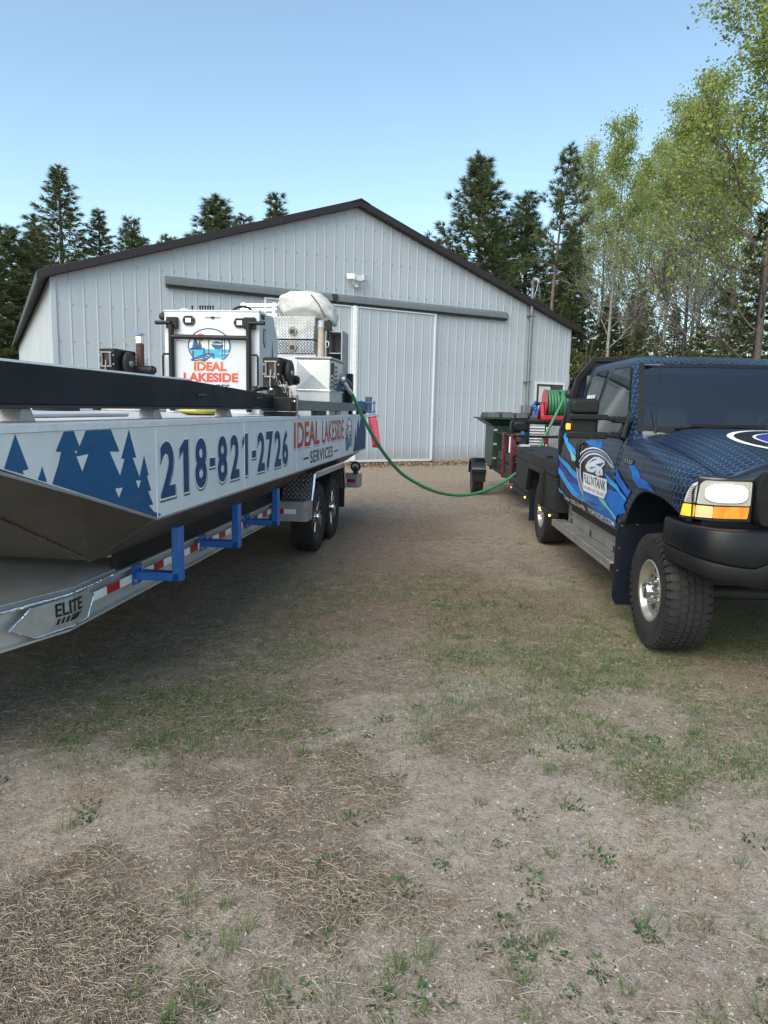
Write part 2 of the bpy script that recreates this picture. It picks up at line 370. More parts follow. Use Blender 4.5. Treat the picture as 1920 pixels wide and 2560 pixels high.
m_fleck = blade_mat('dark_leaf_scraps', (.045,.035,.026), (.15,.115,.085)); m_grit = blade_mat('grit', (.14,.125,.11), (.55,.52,.48))
m_leaflit = blade_mat('dry_leaf_litter', (.10,.06,.035), (.36,.26,.16))

def ground_points(n, ymax, xspread=.62, ymin=1.35):
    """random points in a wedge in front of the camera, density falling with distance"""
    u = rng.random(n); y = 1/(1/ymin-u*(1/ymin-1/ymax)); x = (rng.random(n)*2-1)*(xspread*y+.35); return x, y
def lying(name, x, y, lmin, lmax, w, mat_, lift=.010, curl=.13):
    n = len(x); a = rng.random(n)*2*np.pi; L = lmin+(lmax-lmin)*rng.random(n)**2.2; w = w*(.6+.8*rng.random(n)); z0 = gz(x, y)
    dx, dy = np.cos(a), np.sin(a); px, py = -dy, dx; k = (rng.random(n)-.5)*2*curl
    V = np.zeros((n, 6, 3)); 
    for i, tt in enumerate((-.5, 0, .5)):
        cx = x+dx*L*tt+px*L*k*(.25-tt*tt); cy = y+dy*L*tt+py*L*k*(.25-tt*tt)
        zz = z0+.003+lift*rng.random(n)*(1 if i != 1 else 1.4); ww = w*(1 if i == 1 else .45)
        V[:,2*i] = np.stack([cx-px*ww, cy-py*ww, zz], -1); V[:,2*i+1] = np.stack([cx+px*ww, cy+py*ww, zz+.001], -1)
    b = (np.arange(n)*6)[:,None]; F = np.concatenate([b+np.array([[0,1,3,2]]), b+np.array([[2,3,5,4]])], 0)
    o = np_mesh(name, V.reshape(-1, 3), F, mat_); o['kind'] = 'stuff'; return o
x, y = ground_points(330000, 11)
dens = .75*(1-f_sand(x, y))**1.6*(.15+.85*ss(.40, .62, vnoise(x, y, 1.6, 61, 3)))+.07; dens *= (1-.35*ss(-.2, .8, x-.1*y))*(1-.75*f_far(x, y))*(1-.45*f_green(x, y))
k = rng.random(len(x)) < dens; lying('straw_litter', x[k], y[k],   .008, .085, .0007, m_straw)['label'] = 'dry straw and dead grass scattered over the sandy yard'
x, y = ground_points(130000, 13); k = rng.random(len(x)) < .06+.9*f_brown(x, y); lying('needle_litter', x[k], y[k], .025, .07, .001, m_needle, .008)['label'] = 'brown pine needles lying around the trailer'
y = 7.5+13*rng.random(26000)**.8; x = (rng.random(26000)*2-1)*(.5*y+.5); k = rng.random(len(x)) < f_far(x, y)*ss(.35, .6, vnoise(x, y, .7, 63, 3)); lying('leaf_flecks', x[k], y[k], .015, .07, .0055, m_fleck, .006)['label'] = 'dark leaf scraps and twigs flecking the gravel by the barn'
x, y = ground_points(16000, 7); n_ = len(x); q_ = .0022+.006*rng.random(n_)**3; z_ = gz(x, y); base_ = np.array([[1,0,-.3],[-.5,.87,-.3],[-.5,-.87,-.3],[.1,.1,.9]]); a_ = rng.random(n_)*6.28; ca_, sa_ = np.cos(a_), np.sin(a_)
V = np.stack([np.stack([x+q_*(ca_*b[0]-sa_*b[1])*1.2, y+q_*(sa_*b[0]+ca_*b[1]), z_+q_*(b[2]*.7+.3)], -1) for b in base_], 1).reshape(-1,3); F = (np.arange(n_)*4)[:,None,None]+np.array([[0,1,3],[1,2,3],[2,0,3]])[None]
np_mesh('grit', V, F.reshape(-1,3), m_grit)['kind'] = 'stuff'
def tufts(name, n, ymax, zone, bl, hmin, hmax, w, mat_, spread, lean=.6):
    x, y = ground_points(n, ymax); k = rng.random(n) < zone(x, y); x, y = x[k], y[k]; m = len(x)
    X_ = np.repeat(x, bl); Y_ = np.repeat(y, bl); N = m*bl; sc = np.repeat(.6+.8*rng.random(m), bl)
    r = spread*np.sqrt(rng.random(N))*sc; th = rng.random(N)*2*np.pi; bx = X_+r*np.cos(th); by = Y_+r*np.sin(th); bz = gz(bx, by)
    H = (hmin+(hmax-hmin)*rng.random(N))*sc; th2 = th+rng.normal(0, .8, N); ln = lean*(.25+rng.random(N)); a = rng.random(N)*2*np.pi; px, py = np.cos(a)*w, np.sin(a)*w
    V = np.zeros((N, 5, 3)); mx = bx+np.cos(th2)*H*ln*.35; my = by+np.sin(th2)*H*ln*.35; tx = bx+np.cos(th2)*H*ln; ty = by+np.sin(th2)*H*ln
    V[:,0] = np.stack([bx-px, by-py, bz-.004], -1); V[:,1] = np.stack([bx+px, by+py, bz-.004], -1); V[:,2] = np.stack([mx+px*.8, my+py*.8, bz+H*.6], -1); V[:,3] = np.stack([mx-px*.8, my-py*.8, bz+H*.6], -1); V[:,4] = np.stack([tx, ty, bz+H*(1-.25*ln)], -1)
    b = (np.arange(N)*5)[:,None]; F = np.concatenate([b+np.array([[0,1,2]]), b+np.array([[0,2,3]]), b+np.array([[3,2,4]])], 0)
    o = np_mesh(name, V.reshape(-1, 3), F, mat_); o['kind'] = 'stuff'; return o
def zone_grass(x, y):
    nn = vnoise(x, y, 1.2, 31, 3)*.6+vnoise(x, y, 4.0, 32, 2)*.4; return f_green(x, y)*ss(.34, .56, nn)*(1-.5*f_sand(x, y))*.95+.02*ss(.5, .6, nn)*(y < 9)
tufts('grass_tufts', 70000, 10.5, zone_grass, 7, .008, .036, .0016, m_grass, .055, 1.0)['label'] = 'short spring grass growing in tufts across the yard'
tufts('tall_tufts', 700, 6, lambda x, y: .10+0*x, 22, .03, .085, .0014, m_grass, .03, .9)['label'] = 'scattered taller tufts of green grass in the sand'
tufts('clover_patches', 1000, 7, lambda x, y: .12+0*x, 26, .004, .018, .005, m_weed, .045, 1.6)['label'] = 'small dark green clover patches in the sand'
# ------------------------------------------------------------------ pole barn
BF = Frame(61.3, (-0.679, 20.883, 0))
XL, XR, XC, EAVE, RIDGE, BLEN = -8.13, 7.78, -.3, 4.5, 7.2, 24.0
def top_z(x): return RIDGE-(RIDGE-EAVE)*abs(x-XC)/((XR-XL)/2)*1.0
def steel_mat(name, c, streak=.5):
    t = NT(name); v = t.coord('Object'); st = t.noise(t.coord('Object', (9, 9, .5)), 1.3, 5, .6); n = t.noise(v, .5, 4)
    cc = t.ramp(n, [(.3, tuple(k*.93 for k in c)), (.7, tuple(min(1, k*1.05) for k in c))])
    cc = t.mix(t.maprange(st, .45, .8, 0, streak), cc, tuple(k*.82 for k in c))
    sz = t.new('SeparateXYZ'); t.link(v, sz.inputs[0]); mud = t.math('MULTIPLY', t.maprange(t.math('ADD', sz.outputs[2], t.math('MULTIPLY', t.noise(v, 3, 6, .7), -.5)), .32, -.10), .55); cc = t.mix(mud, cc, (.26,.22,.18))
    t.base(cc); t.rough(.42); t.b.inputs['Specular IOR Level'].default_value = .4; return t.mat
m_barn = steel_mat('grey_steel_siding', (.40,.445,.485)); m_roof = mat('dark_brown_steel', (.026,.021,.024), .5, var=.15, spec=.3)
m_track = mat('slate_steel', (.13,.15,.16), .4, var=.1); m_trimw = mat('pale_trim', (.62,.66,.69), .4, var=.05); m_conc = mat('concrete', (.33,.30,.27), .9, var=.2, bump=.4, bscale=25)
m_glass = mat('dark_glass', (.015,.018,.02), .06, var=.1)
barn = Thing('pole_barn', 'large pale grey steel pole barn with brown gable trim and sliding doors', 'barn', BF, (XC, 0, 0))
RIB, PW = .295, .885
def sheet(x0, x1, ztop, zbot, ydir=-1, y0=0., rib=.011, phase=0):
    """one ribbed steel sheet, ribs along z"""
    xs = [x0]; k = math.ceil((x0-phase)/RIB-1e-6)
    while phase+k*RIB < x1-1e-4:
        c = phase+k*RIB
        for dx, h in ((-.026, 0), (-.011, 1), (.011, 1), (.026, 0)): xs.append((c+dx, h)) if x0 < c+dx < x1 else None
        k += 1
    xs[0] = (x0, 0); xs.append((x1, 0)); xs.sort()
    if ztop(x0) > EAVE and x0 < XC < x1: xs.append((XC, 0)); xs.sort()
    m = MB(); P = [[(x, y0+ydir*h*rib, zbot) for x, h in xs], [(x, y0+ydir*h*rib, ztop(x)) for x, h in xs]]; return m.grid(P)
x = XL
i = 0
while x < XR-.01:
    x1 = min(x+PW, XR); barn.part('wall_panel', sheet(x, x1, top_z, .14, -1, -.002*(i % 2), phase=XL+.1), m_barn, smooth=20); x = x1; i += 1
# side walls: ribbed sheets along the depth
for sx, dirn in ((XL, -1), (XR, 1)):
    y = 0
    while y < BLEN-.01:
        y1 = min(y+PW*1.5, BLEN); pts = [(y, 0)]; k = math.ceil(y/RIB)
        while k*RIB < y1:
            for dx, h in ((-.026, 0), (-.011, 1), (.011, 1), (.026, 0)):
                if y < k*RIB+dx < y1: pts.append((k*RIB+dx, h))
            k += 1
        pts.append((y1, 0)); pts.sort()
        barn.part('side_panel', MB().grid([[(sx+dirn*h*.018, q, .14) for q, h in pts], [(sx+dirn*h*.018, q, EAVE+.02) for q, h in pts]]), m_barn, smooth=20); y = y1
barn.part('back_wall', MB().prism([(XL,.14),(XR,.14),(XR,EAVE),(XC,RIDGE),(XL,EAVE)], BLEN-.02, BLEN+.02), m_barn)
barn.part('foundation', MB().box(XL-.02, XR+.02, -.02, BLEN, -.2, .15), m_conc, bevel=.01)
# roof slabs with ribs, gable trim, eave trim, corner trim
for s in (-1, 1):
    xe = (XL if s < 0 else XR)+s*.28; xr = XC; ze = EAVE-(abs(xe-XC)-(XR-XL)/2)*(RIDGE-EAVE)/((XR-XL)/2); m = MB()
    zf = lambda xx, a=xe, b=ze: RIDGE+.10-(RIDGE-EAVE)*abs(xx-XC)/((XR-XL)/2)
    ys = [-.2]; yy = -.1
    while yy < BLEN+.2: ys += [yy-.03, yy-.012, yy+.012, yy+.03]; yy += .45
    hs = [0]+[0, .02, .02, 0]*((len(ys)-1)//4)
    m.grid([[(xx, q, zf(xx)+h) for q, h in zip(ys, hs)] for xx in (xe, xr)]); m.grid([[(xx, q, zf(xx)-.05) for q in (-.2, BLEN+.2)] for xx in (xe, xr)])
    rf = barn.part('roof_sheet', m, m_roof, smooth=20)
    g = MB(); 
    a, b = (xe, zf(xe)), (xr, zf(xr))
    g.add([(a[0], -.24, a[1]-.15), (b[0], -.24, b[1]-.15), (b[0], -.24, b[1]+.04), (a[0], -.24, a[1]+.04), (a[0], -.03, a[1]-.15), (b[0], -.03, b[1]-.15), (b[0], -.03, b[1]+.04), (a[0], -.03, a[1]+.04)], [(0,1,2,3),(7,6,5,4),(0,4,5,1),(3,2,6,7),(0,3,7,4),(1,5,6,2)])
    barn.part('gable_trim', g, m_roof, bevel=.008)
    barn.part('eave_trim', MB().box(min(xe, xe+s*.03), max(xe, xe+s*.03), -.23, BLEN+.2, zf(xe)-.16, zf(xe)+.02), m_roof)
    barn.part('corner_trim', MB().box((XL-.035 if s < 0 else XR-.09), (XL+.09 if s < 0 else XR+.035), -.035, .09, .14, EAVE-.02), m_barn, bevel=.006)
barn.part('ridge_cap', MB().prism([(XC-.3, RIDGE+.03),(XC, RIDGE+.15),(XC+.3, RIDGE+.03),(XC, RIDGE+.11)], -.27, BLEN+.2), m_roof)
# door track covers
for (a, b, zo) in ((-5.57, -1.02, 0), (-1.0, 5.03, -.0)):
    m = MB().prism([(-.03, 4.56),(-.17, 4.56),(-.175, 4.60),(-.15, 4.70),(-.03, 4.78)], a, b, axis='x'); barn.part('door_track', m, m_track, bevel=.004)
    barn.part('track_rail', MB().box(a+.02, b-.02, -.12, -.04, 4.50, 4.56), m_dark)
barn.part('track_bracket', MB().box(-1.08, -.93, -.19, -.03, 4.58, 4.75), m_dark, bevel=.006)
# sliding doors
for nm, (a, b, yo) in {'left': (-3.02, -.42, -.075), 'right': (-.30, 2.37, -.075)}.items():
    dr = barn.part('sliding_door', MB().box(a+.02, b-.02, yo+.015, yo+.05, .14, 4.46), m_barn)
    q = a+.03
    while q < b-.04:
        q1 = min(q+PW, b-.03); barn.part('door_panel', sheet(q, q1, lambda z: 4.45, .15, -1, yo+.012, phase=a+.15), m_barn, parent=dr, smooth=20); q = q1
    for (u0, u1) in ((a, a+.055), (b-.055, b)): barn.part('door_stile', MB().box(u0, u1, yo-.03, yo+.045, .11, 4.49), m_trimw, parent=dr, bevel=.005)
    barn.part('door_rail', MB().box(a+.06, b-.06, yo-.028, yo+.04, 4.455, 4.495), m_trimw, parent=dr); barn.part('door_rail', MB().box(a+.06, b-.06, yo-.03, yo+.04, .09, .15), m_trimw, parent=dr)
barn.part('centre_post', MB().box(-.415, -.305, -.125, -.02, .12, 4.5), m_tapew, bevel=.004)
scr = MB(); k = 0
while XL+.1+k*RIB < XR:
    xx = XL+.1+k*RIB+.05; k += 1
    for zz in (.5, 1.35, 2.2, 3.05, 3.9, 4.9, 5.75, 6.6):
        if zz < top_z(xx)-.2 and not (-3.05 < xx < 2.4 and zz < 4.8): scr.box(xx-.011, xx+.011, -.013, -.001, zz-.011, zz+.011)
sco = barn.part('screw_row', scr, m_track, smooth=None, recalc=False); sco['kind'] = 'stuff'
# window with dark surround, pale blind and open dark half
wd = barn.part('window', MB().box(6.42, 7.58, -.03, .12, 1.42, 2.58), m_glass)
f = MB(); 
for bx in ((6.36,7.64,2.58,2.64),(6.36,7.64,1.36,1.42),(6.36,6.42,1.42,2.58),(7.58,7.64,1.42,2.58)): f.box(bx[0], bx[1], -.055, .02, bx[2], bx[3])
barn.part('window_frame', f, m_trimw, parent=wd, bevel=.004); barn.part('window_blind', MB().box(6.53, 7.02, -.036, -.03, 1.44, 2.50), m_whitep, parent=wd); barn.part('mullion', MB().box(7.02, 7.08, -.045, -.03, 1.42, 2.58), m_dark, parent=wd)
barn.part('junction_box', MB().box(7.80, 7.90, .02, .16, 2.55, 2.95), m_whitep, bevel=.01)
# small hinged door sliver on the long wall
barn.part('side_door', MB().box(XL-.05, XL-.02, 4.2, 5.2, .15, 2.4), m_trimw, bevel=.01)

# triple-head floodlight over the doors
fl = Thing('floodlight', 'white three-panel floodlight mounted above the barn doors', 'floodlight', BF, (-.33, -.05, 5.1))
fl.part('base', MB().lathe([(0,0),(.10,0),(.10,-.05),(.07,-.09),(0,-.09)], (-.33, -.02, 5.12), 'y', 16), m_whitep)
for (dx, ang, dz) in ((-.22, -.55, .16), (.02, 0, .12), (.22, .6, .16)):
    m = MB(); c, s_ = math.cos(ang), math.sin(ang)
    for (u0, u1, w0, w1) in ((-.12, .12, -.08, .08),):
        m.box(u0, u1, -.022, .022, w0, w1)
    m.v = [(-.33+dx+u*c-v*s_, -.2+u*s_*1.0+v*c+w*.25, 5.17+dz*.6+w) for u, v, w in m.v]; hd = fl.part('lamp_head', m, m_whitep, bevel=.01)
fl.part('sensor', MB().ellipsoid((-.33, -.13, 5.02), .06, .06, .045), m_whitep); fl.part('arm', MB().tube([(-.55,-.18,5.2),(-.33,-.08,5.12),(-.1,-.18,5.2)], .018), m_whitep)
# service mast with weatherhead and meter box
m_galv = mat('galvanised_pipe', (.20,.215,.225), .42, metal=.6, dirt=.2)
ms = Thing('service_mast', 'grey electric service mast with weatherhead on the barn front', 'mast', BF, (5.97, -.1, 1.4))
ms.part('conduit', MB().cyl((5.97,-.13,1.85), (5.97,-.13,5.68), .055, 14), m_galv)
ms.part('weatherhead', MB().tube([(5.97,-.13,5.6),(5.97,-.14,5.75),(5.99,-.2,5.84),(6.02,-.32,5.80),(6.03,-.36,5.70)], [.06,.085,.10,.085,.06], 12), m_galv)
for zz in (2.6, 4.7): ms.part('strap', MB().box(5.86, 6.08, -.2, -.02, zz, zz+.04), m_galv)
ms.part('meter_box', MB().box(5.80, 6.14, -.2, -.02, 1.28, 1.86), m_galv, bevel=.015)
for (dx, dz, ex) in ((.2, .02, .55), (-.1, -.2, -.22), (.12, -.25, .2)):
    ms.part('cable', MB().tube([(5.99,-.34,5.72),(5.97+dx*.5,-.4,5.55),(5.97+dx,-.35,5.48+dz),(5.97+ex,-.3,5.45+dz)], .014, 6), m_plastic if dx > .15 else m_galv)
# ------------------------------------------------------------------ boat trailer and work barge (frame TF: x rearward, y to the far side; near side is small y)
TF = Frame(7.345); CY = 3.03
def mir(y): return 2*CY-y
tr = Thing('boat_trailer', 'long aluminium tandem-axle boat trailer with blue guide brackets under the barge', 'trailer', TF, (6, CY, 0))
def ibeam(m, path, h=.20, w=.10, z=.445, t=.012, wt=.01):
    """I-beam along a polyline in plan; path gives the outer face line and the inward side sign"""
    secs = [(0, 0, w, t), (w/2-wt/2, t, w/2+wt/2, h-t), (0, h-t, w, h)]
    for i in range(len(path)-1):
        (x0, y0), (x1, y1) = path[i], path[i+1]
        for (a, b, c, d) in [(0, 0, w, t), (w/2-wt/2, t-.001, w/2+wt/2, h-t+.001), (0, h-t, w, h)]:
            sg = 1 if y0 < CY else -1
            m.add([(x0,y0+sg*a,z+b),(x1,y1+sg*a,z+b),(x1,y1+sg*c,z+b),(x0,y0+sg*c,z+b),(x0,y0+sg*a,z+d),(x1,y1+sg*a,z+d),(x1,y1+sg*c,z+d),(x0,y0+sg*c,z+d)],
                  [(0,3,2,1),(4,5,6,7),(0,1,5,4),(1,2,6,5),(2,3,7,6),(3,0,4,7)])
    return m
near = [(3.39, 2.10), (10.75, 2.10)]
tr.part('frame_rail', ibeam(MB(), near), m_aluw, smooth=20); tr.part('frame_rail', ibeam(MB(), [(x, mir(y)) for x, y in near]), m_aluw, smooth=20)
tr.part('tongue_rail', ibeam(MB(), [(.75, 3.0), (3.392, 2.10)]), m_aluw, smooth=20); tr.part('tongue_rail', ibeam(MB(), [(.75, mir(3.0)), (3.392, mir(2.10))]), m_aluw, smooth=20)
tr.part('coupler', MB().box(.25, .9, CY-.06, CY+.06, .48, .60).tube([(.3,CY,.54),(.12,CY,.52)], .06), m_dark, bevel=.01)
for s in (4.4, 5.5, 6.6, 7.2, 9.4, 10.6): tr.part('cross_member', MB().box(s-.04, s+.04, 2.16, mir(2.16), .49, .60), m_aluw, bevel=.004)
# plates between the rails at the front
tr.part('front_plate', MB().prism([(2.35, 2.52), (3.5, 2.14), (4.25, 2.14), (4.25, mir(2.14)), (3.5, mir(2.14)), (2.35, mir(2.52))], .648, .656, 'z'), m_aluw)
tr.part('front_plate', MB().prism([(.95, 2.97), (2.34, 2.52), (2.34, mir(2.52)), (.95, mir(2.97))], .648, .654, 'z'), m_aluw)
tr.part('bow_stop', MB().prism([(2.1,.66),(2.4,.66),(2.0,1.30),(1.85,1.30)], CY-.3, CY+.3), m_aluw, bevel=.01)
# weld beads and name plate where the tongue bends
def on_tongue(u, v, off=.004):
    """u metres ahead (negative) or behind (positive) of the bend along the rail web, v height"""
    if u >= 0: return (3.39+u, 2.10-off, v)
    c, s_ = math.cos(R(18.8)), math.sin(R(18.8)); return (3.39+u*c-off*s_*0, 2.10-u*s_-off, v)
pl = MB(); P2 = [(-.36,.545),(-.24,.628),(.02,.632),(.17,.632),(.22,.585),(.15,.475),(.02,.470),(-.22,.468)]
pl.add([on_tongue(u, v, .002) for u, v in P2], []); ctr = len(pl.v); pl.add([on_tongue(0, .55, .002)], []); 
front = [on_tongue(u, v, .012) for u, v in P2]+[on_tongue(0, .55, .012)]; pl = MB(); n8 = len(P2); pl.add(front+[on_tongue(u, v, .0) for u, v in P2], [(i, (i+1) % n8, n8) for i in range(n8)]+[(i, (i+1) % n8, n8+1+(i+1) % n8, n8+1+i) for i in range(n8)])
m_platealu = mat('scuffed_aluminium', (.50,.51,.51), .42, metal=.6, var=.12, nscale=14, dirt=.4, dirtcol=(.3,.29,.27))
plate = tr.part('name_plate', pl, m_platealu, smooth=None)
def bead(pts, r=.006):
    m = MB(); q = []
    for a, b in zip(pts[:-1], pts[1:]):
        a, b = Vector(a), Vector(b); n = max(2, int((b-a).length/.009))
        for i in range(n): q.append(a.lerp(b, i/n)+Vector((random.uniform(-1,1), random.uniform(-1,1), random.uniform(-1,1)))*.0015)
    q.append(Vector(pts[-1])); return m.tube(q, [r*random.uniform(.7, 1.35) for _ in q], 6)
tr.part('weld_bead', bead([on_tongue(u, v, .012) for u, v in P2[:2]]), m_alub, parent=plate); tr.part('weld_bead', bead([on_tongue(u, v, .012) for u, v in [P2[0], P2[7], P2[6], P2[5]]]), m_alub, parent=plate)
tr.part('weld_bead', bead([on_tongue(u, v, .012) for u, v in [P2[3], P2[4], P2[5]]], .004), m_alub, parent=plate); tr.part('weld_bead', bead([on_tongue(-.45,.643,.004), on_tongue(0,.645,.004), on_tongue(.45,.645,.004)], .007), m_alub, parent=plate)
tx = lambda u0, u1, v0, v1: (lambda u, v: on_tongue(u0+(u1-u0)*u, v0+(v1-v0)*v, .0145))
tr.part('lettering', text_mb('ELITE', tx(-.10, .10, .545, .615), .02), m_ink, parent=plate, smooth=None)
st = MB()
for k in range(3): st = poly_mb([(-.10+k*.03, .505), (-.085+k*.03, .505), (-.07+k*.03, .535), (-.085+k*.03, .535)], lambda u, v: on_tongue(u, v, .0145), st)
st = poly_mb([(-.01,.505),(.04,.505),(.10,.535),(.005,.535)], lambda u, v: on_tongue(u, v, .0145), st); tr.part('emblem_bar', st, m_ink, parent=plate, smooth=None)
tr.part('lettering', text_mb('INDUSTRIES', tx(.0, .095, .520, .534), .0), m_platealu, parent=plate, smooth=None)
# reflective tape, alternating
s = 3.62; k = 0
while s < 7.05:
    tr.part('reflective_tape', MB().box(s, s+.15, 2.0965, 2.0995, .545, .595), (m_tapew, m_taper)[k % 2]); s += .151; k += 1
for u in (-.75, -.60): tr.part('reflective_tape', MB().add([on_tongue(u, .535, .004), on_tongue(u+.149, .535, .004), on_tongue(u+.149, .585, .004), on_tongue(u, .585, .004)], [(0,1,2,3)]), m_taper if u < -.7 else m_tapew)
# bunk boards
tr.part('bunk_board', MB().box(3.95, 10.3, 2.115, 2.165, .648, .855), m_plastic, bevel=.008); tr.part('bunk_board', MB().box(3.95, 10.3, mir(2.165), mir(2.115), .648, .855), m_plastic, bevel=.008)
for s in (4.3, 6.2, 8.2, 10): tr.part('bunk_post', MB().box(s, s+.08, 2.17, 2.24, .60, .80), m_aluw)
# blue L-shaped guide brackets
gb = None
for s in (4.13, 5.22, 6.30):
    for sgn in (0, 1):
        if gb is None:
            m = MB().bar((0,.0,0), (0,-.31,0), .075, .055).bar((0,-.282,-.0275), (0,-.282,.32), .075, .055, up=(0,1,0))
            gb = mesh_obj('guide_bracket', m.v, m.f, m_blue, 30); gb.parent = tr.root; bv = gb.modifiers.new('bevel', 'BEVEL'); bv.width = .006; bv.segments = 2
            fm = MB().box(-.06, .06, -.014, -.002, -.06, .06); fp = mesh_obj('flange', fm.v, fm.f, m_blue, 30); fp.parent = gb
            bm_ = MB().lathe([(0,-.026),(.013,-.026),(.013,-.012)], (.04,0,.035), 'y', 6).lathe([(0,-.026),(.013,-.026),(.013,-.012)], (-.04,0,-.035), 'y', 6); bo = mesh_obj('bolt', bm_.v, bm_.f, m_chrome, 30); bo.parent = gb; o = gb
        else:
            o = gb.copy(); col.objects.link(o)
            for ch in gb.children:
                c2 = ch.copy(); col.objects.link(c2); c2.parent = o
        o.location = (s-6, (2.10 if not sgn else mir(2.10))-CY, .585); o.rotation_euler = (0, 0, 0 if not sgn else math.pi)
# step boxes, fenders, wheels
m_ribtop = tread_mat('step_tread', (.35,.36,.37), .045, axes=(0,1))
m_stepm = mat('dull_aluminium', (.33,.33,.32), .5, metal=.4, var=.12, nscale=4, dirt=.3, dirtcol=(.2,.19,.17))
def step_box(s0, s1, y0, y1, z0, z1, tapecols, rear=False):
    b = tr.part('step_box', MB().prism([(s0, y1), (s0, y0+.03), (s0+.03, y0), (s1, y0), (s1, y1)], z0, z1, 'z'), m_stepm, bevel=.004)
    for k in range(6): q = y0+.05+k*(y1-y0-.08)/6; tr.part('step_rib', MB().box(s0+.02, s1-.02, q, q+.022, z1+.001, z1+.007), m_dark if k % 1 == 0 else m_alu, parent=b)
    q = y0+(.06 if rear else .12); 
    for c in tapecols: tr.part('reflective_tape', MB().box(s0-.004, s0-.001, q, q+.13, z0+.08, z0+.13), c, parent=b); q += .131
    lp = tr.part('marker_light', MB().lathe([(.022,0),(.022,.006),(.014,.016),(0,.018)], (s0+.012 if not rear else s1-.03, y0+.012 if not rear else y0, (z0+z1)/2+.03), 'y', 14), m_orange if not rear else m_redlens, parent=b)
    lp.data.transform(Matrix.Translation((0,0,0))) 
    return b
step_box(7.18, 7.42, 1.735, 2.12, .455, .665, (m_tapew, m_taper)); step_box(10.55, 10.80, 1.75, 2.12, .455, .655, (m_taper, m_tapew), True)
for (ya, yb) in ((1.73, 2.06), (mir(2.06), mir(1.73))):
    prof = [(7.36, .668), (7.47, .94), (7.52, .955), (9.10, .955), (9.16, .94), (9.30, .60)]; inner = [(a, b-.008) for a, b in prof]
    m = MB()
    for yy0, yy1 in ((ya, yb),):
        m.grid([[(a, yy, b) for a, b in prof] for yy in (yy0, yy1)]); m.grid([[(a, yy, b-.006) for a, b in prof] for yy in (yy0, yy1)])
    f = tr.part('fender', m, tread_mat('fender_tread', (.30,.31,.32), .035, axes=(1,2)) if ya < 2 else m_alu, smooth=30)
    yo = ya if ya < CY else yb
    tr.part('fender_trim', MB().tube([(a, yo, b-.012) for a, b in prof], .016, 8), m_alub, parent=f)
    lip = MB().add([(a, yo+.004, b) for a, b in prof]+[(a, yo+.004, b-.075) for a, b in prof], [(i, i+1, len(prof)+i+1, len(prof)+i) for i in range(1, 4)]); tr.part('fender_skirt', lip, m_alu, parent=f)
    yi = yb if ya < CY else ya
    tr.part('inner_skirt', MB().add([(a, yi, b) for a, b in prof]+[(a, yi, .55) for a, b in prof], [(i, i+1, len(prof)+i+1, len(prof)+i) for i in range(len(prof)-1)]), m_dark, parent=f)
tr.part('axle_hanger', MB().box(9.35, 9.42, 1.80, 2.1, .40, .66), m_aluw); tr.part('mud_guard', MB().box(9.30, 9.315, 1.74, 2.04, .33, .62), m_plastic)

def tyre_mesh(r, w, rim, tread='rib', n=64, blocks=48):
    """tyre along local y; returns carcass MB and tread MB"""
    h = w/2; m = MB()
    prof = [(rim*.98, -h*.80), (rim+.01, -h*.92), (rim+(r-rim)*.35, -h*1.03), (rim+(r-rim)*.65, -h*1.02), (r-.035, -h*.93), (r-.012, -h*.80), (r-.008, -h*.5), (r-.008, h*.5), (r-.012, h*.80), (r-.035, h*.93), (rim+(r-rim)*.65, h*1.02), (rim+(r-rim)*.35, h*1.03), (rim+.01, h*.92), (rim*.98, h*.80)]
    m.lathe(prof, (0,0,0), 'y', n); t = MB()
    def block(a, da, y0, y1, r0, r1, skew=0):
        vs_ = []
        for rr, sh in ((r0, 1.0), (r1, .88)):
            for (aa, yy) in ((-.5, y0), (.5, y0), (.5, y1), (-.5, y1)):
                ang = a+aa*da*sh+(skew if yy == y1 else 0); yc = (y0+y1)/2; y2 = yc+(yy-yc)*(.94 if sh < 1 else 1)
                rr2 = rr-(.012*(abs(y2)/h)**3 if True else 0); vs_.append((rr2*math.cos(ang), y2, rr2*math.sin(ang)))
        t.add(vs_, [(3,2,1,0),(4,5,6,7),(0,1,5,4),(1,2,6,5),(2,3,7,6),(3,0,4,7)])
    if tread == 'rib':
        for k in range(5):
            y0 = -h*.86+k*h*.352; t.lathe([(r-.012, y0), (r, y0+.004), (r, y0+h*.29), (r-.012, y0+h*.30)], (0,0,0), 'y', n)
        for k in range(blocks):
            for sd in (-1, 1): block(2*math.pi*k/blocks, 2*math.pi/blocks*.8, *sorted((sd*h*.80, sd*h*1.0)), r-.03, r-.010)
    else:
        for k in range(blocks):
            a = 2*math.pi*k/blocks; da = 2*math.pi/blocks
            for sd in (-1, 1):
                off = 0 if sd > 0 else da*.5
                y0, y1 = sorted((sd*h*.52, sd*h*.97)); block(a+off, da*.80, y0, y1, r-.022, r+.001, .012*sd)
                y0, y1 = sorted((sd*h*.82, sd*h*1.045)); block(a+off, da*(.82 if k % 2 else .66), y0, y1, r-.075, r-.012)
                y0, y1 = sorted((sd*h*.17, sd*h*.46)); block(a+off+da*.3, da*.78, y0, y1, r-.015, r+.001, -.03*sd)
            block(a+da*.2, da*.82, -h*.12, h*.12, r-.015, r+.001, .02)
    return m, t
